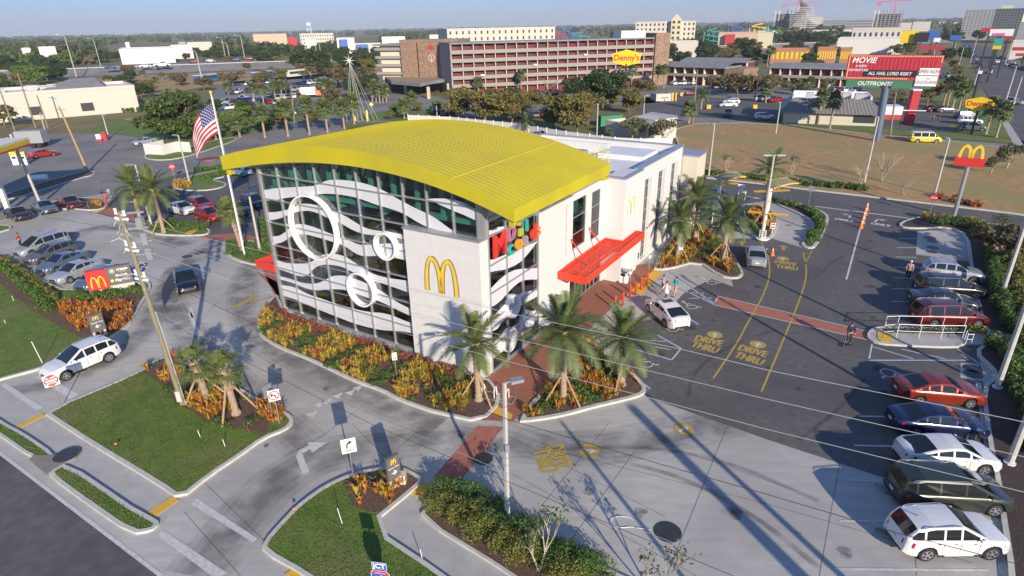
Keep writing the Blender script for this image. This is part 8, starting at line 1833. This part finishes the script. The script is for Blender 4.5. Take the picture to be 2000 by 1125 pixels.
for k in range(8): a_ = k*math.pi/4; s.poly([(-1.5+math.cos(a_+.25)*.3,-.3,zt4+math.sin(a_+.25)*.3),(-1.5+math.cos(a_)*1.5,-.3,zt4+math.sin(a_)*1.5),(-1.5+math.cos(a_-.25)*.3,-.3,zt4+math.sin(a_-.25)*.3)])
s.poly([(-1.5+math.cos(a_)*.35,-.3,zt4+math.sin(a_)*.35) for a_ in np.linspace(0,5.8,10)]); s.build('star', 'sign_white', root)
for px, py, lab in ((727,222,'yellow diamond crossing sign by the light tree'),): post_sign(px, py, 2.4,1.2,1.2, lab, plain, ['safety_yellow'], shape=[(0,1),(-1,0),(0,-1),(1,0)])
for k,(px, py) in enumerate(((694,236),(718,236))): b = g(px, py); s = MB(); s.path([(0,0,0),(0,0,2.4),(0,0,2.6)],[.28,.28,.1],8); o = s.build('barrier_post', 'safety_yellow'); o.location = (b.x,b.y,0); tag(o, ['left','right'][k]+' yellow barrier post at the foot of the light tree', 'post')
for px, py, tpx, tpy in ((150,152,131,75),(197,130,185,80),(60,110,53,84),(397,168,382,106),(442,121,432,78),(450,121,443,88),(480,125,468,74),(620,117,615,78),(628,118,627,88)):
    b = g(px, py); h_ = top_z(tpx, tpy, b); root = empty('highway_lamp', (b.x,b.y,0),0, 'tall grey highway lamp '+('left of the raised highway bend' if px<100 else ('above the cream building' if px<250 else ('mid highway' if px<460 else 'near the hotel side of the highway'))), 'lamp post', 'highway lamps'); s = MB(); s.path([(0,0,0),(0,0,h_),(-.5,0,h_+1.2),(-3.5,.5,h_+1.8)],[.3,.2,.14,.1],6); s.build('pole', 'ac_grey', root); s = MB(); s.b2(-4.4,-3.3,.2,.8,h_+1.65,h_+1.9); s.build('lamp_head', 'sign_white', root)
for i, (x0_, y0_, x1_, y1_) in enumerate(((1815,140,1822,88),(1873,126,1880,92),(1902,168,1912,132),(1933,124,1950,86),(1895,122,1905,70),(1962,128,1975,82),(1862,102,1866,86),(1960,210,1990,130),(1975,215,2000,150))):
    b = g(x0_, y0_); h_ = max(6, top_z(x1_, y1_, b)); s = MB(); s.path([(0,0,0),(.2,0,h_)],[.2,.12],6); o = s.build('avenue_pole', 'pole_concrete'); o.location = (b.x,b.y,0); tag(o, 'pale utility pole along the avenue on the right', 'utility pole', 'poles along the avenue')
# ---- parked cars on the far lots
CN = ['white','silver','black','navy','red','grey','dark','maroon','tan','slate','pearl','blue']
def lotrow(p0, p1, n, deg, where, seed, group, gap=.15, kinds=('sedan','suv','suv','van','hatch','pickup')):
    rr = random.Random(seed); a, b = Vector(g2(p0)), Vector(g2(p1))
    for k in range(n):
        if rr.random() < gap: continue
        P = a.lerp(b, (k+.5)/n); pm = rr.choice(CN); kd = rr.choice(kinds)
        far_car(kd, 'paint_'+pm, P.x, P.y, R(deg)+rr.uniform(-.03,.03)+(math.pi if rr.random()<.3 else 0), '%s %s %s' % (pm.replace('pearl','cream').replace('slate','blue grey'), {'sedan':'car','suv':'suv','van':'minivan','hatch':'small car','pickup':'pickup'}[kd], where), group)
HL = 'cars on the crowded hotel lot'
for i, (p0, p1, n) in enumerate([((440,186),(520,176),8),((505,186),(600,176),10),((540,196),(640,184),10),((565,178),(660,168),9),((430,204),(540,196),10),((590,160),(668,152),9),((560,170),(650,160),9),((440,214),(505,210),5),((520,150),(600,144),8),((700,172),(755,180),6),((470,196),(560,206),8),((600,178),(668,170),7),((480,168),(560,160),8)]): lotrow(p0, p1, n, 95, 'on the crowded hotel lot, row %s' % ['one','two','three','four','five','six','seven','eight','nine','ten','eleven','twelve','thirteen'][i],200+i, HL)
lotrow((540,226),(610,222),5,10, 'queueing on the curved road behind the palms', 230, 'cars on the curved hotel road'); lotrow((843,222),(890,228),3,100, 'beside the olive trees near the hotel', 231, 'cars near the olive trees'); lotrow((1010,232),(1080,226),5,95, 'behind the olive trees', 232, 'cars behind the olive trees', .1); lotrow((1020,190),(1110,182),6,95, 'at the foot of the long hotel', 233, 'cars at the foot of the hotel')
lotrow((1310,166),(1355,165),5,95, 'in front of the motel near the stone tower', 240, 'cars at the motel', .1); lotrow((1388,172),(1500,180),10,95, 'behind the mesh fence of the motel lot', 241, 'cars at the motel', .1); lotrow((1400,164),(1460,168),5,95, 'under the brown trees of the motel', 242, 'cars at the motel', .1); lotrow((1620,178),(1680,182),6,95, 'between motel and diner roof', 243, 'cars at the motel'); lotrow((1480,196),(1520,200),3,20, 'in shade left of the diner', 244, 'cars left of the diner', 0); lotrow((1335,187),(1365,187),1,5, 'under the wooden pole behind the palm', 245, 'cars at the motel', 0)
lotrow((1800,160),(1850,150),4,95, 'behind the billboard panel by the avenue', 246, 'cars near the avenue'); lotrow((1925,150),(1955,112),4,62, 'driving on the avenue', 247, 'cars on the avenue', 0); lotrow((1915,138),(1900,104),5,62, 'queueing on the left side of the avenue', 251, 'cars on the avenue', .1); lotrow((1975,215),(1945,165),3,62, 'near the crossing of the avenue', 252, 'cars on the avenue', .3); lotrow((1895,98),(1885,88),5,62, 'driving on the far avenue', 248, 'cars on the avenue', 0); lotrow((1960,126),(2010,140),6,120, 'parked right of the avenue', 249, 'cars right of the avenue', 0); lotrow((1975,112),(2010,118),6,120, 'parked in the second row right of the avenue', 250, 'cars right of the avenue', 0)
b = g(606,190); root = empty('box_truck', (b.x,b.y,0), R(10), 'white and orange rental box truck on the hotel lot', 'truck'); s = MB(); s.b2(-3,2,-1.1,1.1,.9,3.3); s.build('cargo_box', 'sign_white', root); s = MB(); s.b2(2.1,3.8,-1,1,.6,2.2); s.b2(-3.2,-2.9,-1.1,1.1,.9,3.3); s.build('cab', 'orange', root); s = MB()
for x in (-2,3): s.path([(x,-1,.45),(x,1,.45)],.45,12)
s.build('wheel', 'tyre', root)
for p0, p1, lab in (((388,163),(440,157),'long blue and white coach parked beyond the brown trees'),((500,156),(545,150),'dark blue coach with white roof on the hotel lot'),((566,152),(602,148),'white coach on the hotel lot')):
    a, b = Vector(g2(p0)), Vector(g2(p1)); d = b-a; L_ = min(14, d.length); root = empty('coach', (a.x,a.y,0), math.atan2(d.y,d.x), lab, 'bus'); s = MB(); s.b2(0,L_,0,2.5,.4,3.2); s.build('body', 'far_blue' if 'blue' in lab else 'far_white', root); s = MB(); s.b2(0,L_,0,2.5,3.2,3.4); s.build('roof', 'far_white', root); s = MB(); s.b2(.5,L_-.5,-.03,0,1.6,2.7); s.build('window', 'window_dark', root)
# ---- palms and trees between
PG = 'cabbage palms beyond the site'
def palms(L_, where, sc=1.0, proto=None):
    for i, (px, py, tpx, tpy) in enumerate(L_):
        b = g(px, py); h_ = max(3, top_z(tpx, tpy, b)); k = h_/6.0; tree(proto or SAB, px, py, 1.0, 'cabbage palm '+where, None, k)
        o = [x for x in bpy.data.objects if x.name.startswith('fan_palm') and (Vector(x.location)-b).length < .01][-1]; o['group'] = 'cabbage palms '+where; o.scale = (sc*.95, sc*.95, k)
        for ch in o.children:
            if ch.name.startswith('crown'): ch.scale = (1,1,1/k*sc); ch.location = (0,0,(6.0)*(1-1/k*sc))
palms([(469,268,442,238),(518,269,507,218),(563,267,553,210),(605,264,597,203),(640,259,632,208),(673,252,665,206),(692,242,686,196),(422,272,440,245)], 'in the row along the curved road behind the flag', 1.25)
palms([(498,203,492,170),(516,206,512,172),(539,198,536,166),(552,196,560,165),(447,185,440,168),(630,186,636,160),(640,185,645,160),(650,186,652,165)], 'on the crowded hotel lot', 1.15)
palms([(728,200,722,172),(735,200,733,165),(742,201,742,172),(748,200,752,176),(755,199,760,172)], 'in the cluster left of the entrance roof', 1.1)
palms([(790,232,788,205),(805,215,806,190),(912,170+12,908,148),(925,182,922,155),(965,180,962,148),(935,186,930,160)], 'in front of the hotel', 1.2)
palms([(1012,180,1012,150),(1018,182,1022,145)], 'before the long hotel, centre', 1.1)
palms([(1232,190,1236,135),(1284,170,1290,135),(1296,172,1300,135),(1498,130,1500,95),(1506,130,1510,98),(1478,150,1470,120)], 'near the stone tower and motel', 1.1)
palms([(1597,243,1608,188),(1620,252,1630,194),(1632,160,1640,135),(1555,185,1552,165),(1580,180,1590,160)], 'at the diner and motel left of the billboard', 1.15)
palms([(1925,262,1948,205),(1945,268,1965,215),(1842,205,1850,165),(1850,205,1862,160),(1860,210,1872,160),(1872,215,1885,175),(1880,205,1895,170),(1495,200,1488,172)], 'around the right hexagon sign and lawn', 1.15)
place(fan_palm('shaggy palm with a thick pale trunk by the diner lot edge', 3.4,2.4,120, None, 44, 'palm_leaf', 0,(0,0),11, True, rag=1.6, lw=.08),1345,241,0); place(date_palm('feathery palm on the yellow kerbed island of the diner lot', 3.6,2.6,121, None, 26, 'palm_leaf_bright'),1369,214)
for px, py, pr_, sc, lab in [(560,185,BRN,1.0,'brown tree on the crowded hotel lot, middle'),(455,170,BRN,1.3,'brown tree beyond the oak'),(400,178,BRN,1.2,'reddish tree left of the crowded lot'),(350,168,BRN,1.2,'brown bushy tree on the embankment'),(660,170,BRN,1.8,'large brown tree left of the light tree'),(650,205,BRN,1.2,'reddish brown tree near the light tree'),(720,170,BRN,1.3,'brown tree right of the light tree star'),(1075,190,CRP,1.6,'pale bare tree before the long hotel'),(1250,190,BRN,1.3,'brown tree under the yellow hexagon sign'),(1440,190,BRN,1.6,'brown tree on the motel verge'),(1500,186,BRN,1.4,'brown tree between the motels'),(1390,180,BRN,1.2,'small brown tree before the motel'),(1810,212,BRN,1.5,'brown tree behind the red pylon'),(1750,215,THN,1.0,'pale thin tree right of the billboard post'),(1560,200,THN,1.1,'green tree left of the diner roof'),(1330,135,GRN,1.0,'green tree behind the motel, left'),(1380,128,GRN,1.1,'green tree behind the motel, middle'),(1420,125,OLV,1.4,'olive tree behind the motel'),(1465,128,GRN,1.1,'green tree behind the motel, right'),(1540,118,GRN,1.0,'green tree above the striped shops'),(1600,110,GRN,1.0,'green tree above the striped shops, right'),(1850,120,GRN,.8,'tree at the left of the avenue'),(1880,118,GRN,.8,'second tree at the left of the avenue'),(590,140,GRN,1.2,'tree on the embankment, left of the hotel'),(700,134,BRN,1.7,'brown tree above the light tree star'),(250,150,BRN,1.4,'low brown tree on the left embankment'),(620,236,OLV,.5,'low shrub by the curved road'),(1000,215,GRN,.7,'dark tree between olive trees')]: tree(pr_, px, py, sc, lab)
TG = {'leaf_green':0}
rr = random.Random(77); cnt = 0
def belt(poly, n, protos, where, s0=.8, s1=1.3):
    global cnt
    xs = [p[0] for p in poly]; ys = [p[1] for p in poly]; k = 0; tries = 0
    while k < n and tries < n*40:
        tries += 1; p = (rr.uniform(min(xs),max(xs)), rr.uniform(min(ys),max(ys)))
        if inside(p, poly):
            pr_ = rr.choice(protos); kind = {'oak':'dark green','autumn':'olive','green':'green','thin':'grey green','conifer':'slim green','brown':'brown','bright':'bright green'}[pr_.name.split('_')[0]]
            o = tree(pr_, p[0], p[1], rr.uniform(s0, s1), '%s tree %s' % (kind, where)); o['group'] = 'trees '+where; k += 1
belt([(0,118),(130,112),(160,130),(150,150),(0,175)],20,[GRN, OLV, BRI, GRN], 'in the belt at the far left edge')
belt([(160,112),(500,108),(500,116),(160,126)],22,[GRN, OLV, GRN], 'along the far side of the raised highway', .7,1.1)
belt([(500,105),(740,100),(740,112),(500,116)],22,[GRN, GRN, OLV], 'before the left skyline shops', .8,1.2)
belt([(160,165),(330,150),(560,138),(560,146),(380,165),(280,185),(200,180)],14,[BRN, THN, OLV], 'on the embankment before the highway', .5,.8)
belt([(570,138),(730,130),(740,150),(650,150),(600,145)],16,[BRN, OLV, GRN], 'between lot and highway left of the hotel', 1.0,1.5)
belt([(560,205),(700,205),(700,225),(640,228),(560,215)],10,[THN, OLV], 'on the green between the palms', .4,.6)
belt([(1300,100),(1480,95),(1480,125),(1300,128)],22,[GRN, OLV, GRN, THN], 'between motel and beige hotel', .9,1.3)
belt([(1480,80),(1660,78),(1660,92),(1480,95)],22,[GRN, GRN, OLV], 'below the unfinished towers', 1.0,1.5)
belt([(1480,105),(1650,104),(1650,125),(1480,135)],18,[GRN, OLV, BRN], 'before the striped shops', .7,1.1)
belt([(1785,100),(1860,100),(1895,165),(1850,165),(1800,140)],12,[GRN, OLV, THN], 'left of the avenue', .5,.8)
belt([(1905,72),(1935,75),(1925,84),(1905,82)],8,[GRN], 'under the tall hotel', .9,1.2)
belt([(1860,62),(1905,60),(1905,75),(1870,74)],8,[GRN], 'at the far end of the avenue', 1.2,1.6)
belt([(960,212),(1080,212),(1200,205),(1180,225),(960,235)],8,[OLV, THN], 'behind the row of olive trees', .6,.9)
belt([(0,120),(120,118),(150,150),(60,190),(0,215)],12,[GRN, OAK, BRI], 'between cream building and far left edge', .7,1.0)
belt([(200,112),(560,104),(740,98),(740,104),(560,112),(200,120)],26,[GRN, OLV, THN], 'in the row beyond the raised highway', .9,1.3)
belt([(0,190),(20,190),(40,235),(0,240)],3,[BRN, GRN], 'left of the cream building', .7,1.0)
belt([(130,160),(300,150),(330,158),(290,185),(280,200),(150,170)],16,[GRN, THN, OLV], 'between cream building and embankment', .5,.9)
belt([(440,120),(760,112),(760,122),(700,128),(440,138)],30,[BRN, OLV, GRN], 'on the near side of the highway', .8,1.2)
belt([(420,225),(480,222),(560,235),(640,225),(640,232),(540,262),(440,262)],18,[OLV, BRI, GRN], 'in the shrubbery behind the flag', .35,.55)
belt([(740,222),(870,212),(870,225),(760,236)],8,[OLV, BRI], 'on the green before the hotel entrance', .3,.45)
belt([(1380,165),(1500,172),(1660,180),(1500,190),(1400,180)],10,[BRN, THN, OLV], 'around the motel lot', .7,1.0)
belt([(1530,128),(1660,126),(1660,150),(1530,155)],9,[OLV, BRN, GRN], 'between shops and motel', .6,.9)
belt([(330,205),(440,222),(430,235),(330,225)],6,[OAK, GRN, THN], 'around the big oak', .4,.6)
belt([(620,150),(730,150),(740,200),(640,205)],9,[BRN, OLV, GRN], 'left of the light tree', .7,1.0)
belt([(500,150),(640,140),(640,152),(500,165)],9,[OLV, BRN, THN], 'behind the crowded lot', .7,1.0)
belt([(0,225),(250,205),(270,212),(20,235)],6,[THN, CON], 'in front of the cream building', .7,1.0)
belt([(1700,100),(1790,98),(1790,112),(1700,112)],8,[GRN, OLV], 'behind the billboard', .8,1.1)
belt([(1100,95),(1240,92),(1240,100),(1100,100)],8,[GRN, OLV], 'between the two hotels', 1.0,1.4)
def woodland(name, n, mat, seed, y0, y1, xr=(-200,2200), excl=()):
    rr = random.Random(seed); rs = np.random.RandomState(seed); CC, NN, SS = [],[],[]
    for _ in range(n):
        px = rr.uniform(*xr); k = rr.random(); py = y0+(y1-y0)*k**1.6;
        py += (1000-px)*.0188
        if any(inside((px, py), e) for e in excl): continue
        c = g(px, py); D_ = math.hypot(c.x, c.y)
        if c.y < 0 or c.y > 10500 or abs(c.x) > 5700: continue
        R0 = rr.uniform(4,7.5)*(1+D_/2600); H0 = rr.uniform(6,10.5)*(.9+min(1.1, D_/4500)); m_ = int(20+10*min(1,600/D_))
        q, d = crown_pts([(c.x, c.y, H0*.55, R0, R0, H0*.5)], m_, rs, .6); CC.append(q); NN.append(d); SS.append(rs.uniform(.6,1.2, m_)*R0*.55)
    s = MB(); s.leaves(np.concatenate(CC), np.concatenate(NN), np.concatenate(SS), seed=seed); return tag(s.build(name, mat), kind='stuff')
EX = [[(130,128),(760,100),(800,140),(640,160),(420,230),(0,260),(0,180),(130,165)],[(205,88),(420,80),(420,118),(205,125)],[(485,72),(745,70),(745,100),(485,100)],[(870,60),(1090,60),(1300,90),(1300,250),(700,250),(720,120),(870,90)],[(1238,50),(1362,50),(1362,92),(1238,92)],[(1290,88),(2300,78),(2300,400),(1290,300)],[(1400,62),(1515,60),(1515,90),(1400,90)],[(1640,55),(1850,55),(1850,120),(1640,120)],[(1868,58),(2100,58),(2100,300),(1900,200)]]
woodland('woodland', 2600, 'wood_far', 301,51.5+1.2,112, excl=EX); woodland('woodland', 1500, 'leaf_green', 302,51.5+3,120, excl=EX); woodland('woodland', 450, 'wood_far_brown', 303,51.5+3,118, excl=EX); woodland('woodland', 900, 'wood_far', 304,51.5+.8,58)

for o in bpy.data.objects:
    if o.name.startswith('fan_palm') and o.get('group') is None and 'cabbage' in o.get('label',''): o['group'] = PG
GR = {}
for o in bpy.data.objects:
    if o.parent is None and o.get('group') and o.get('label'): GR.setdefault(o['group'],[]).append(o)
for L in GR.values(): number_group(L)
make_haze()
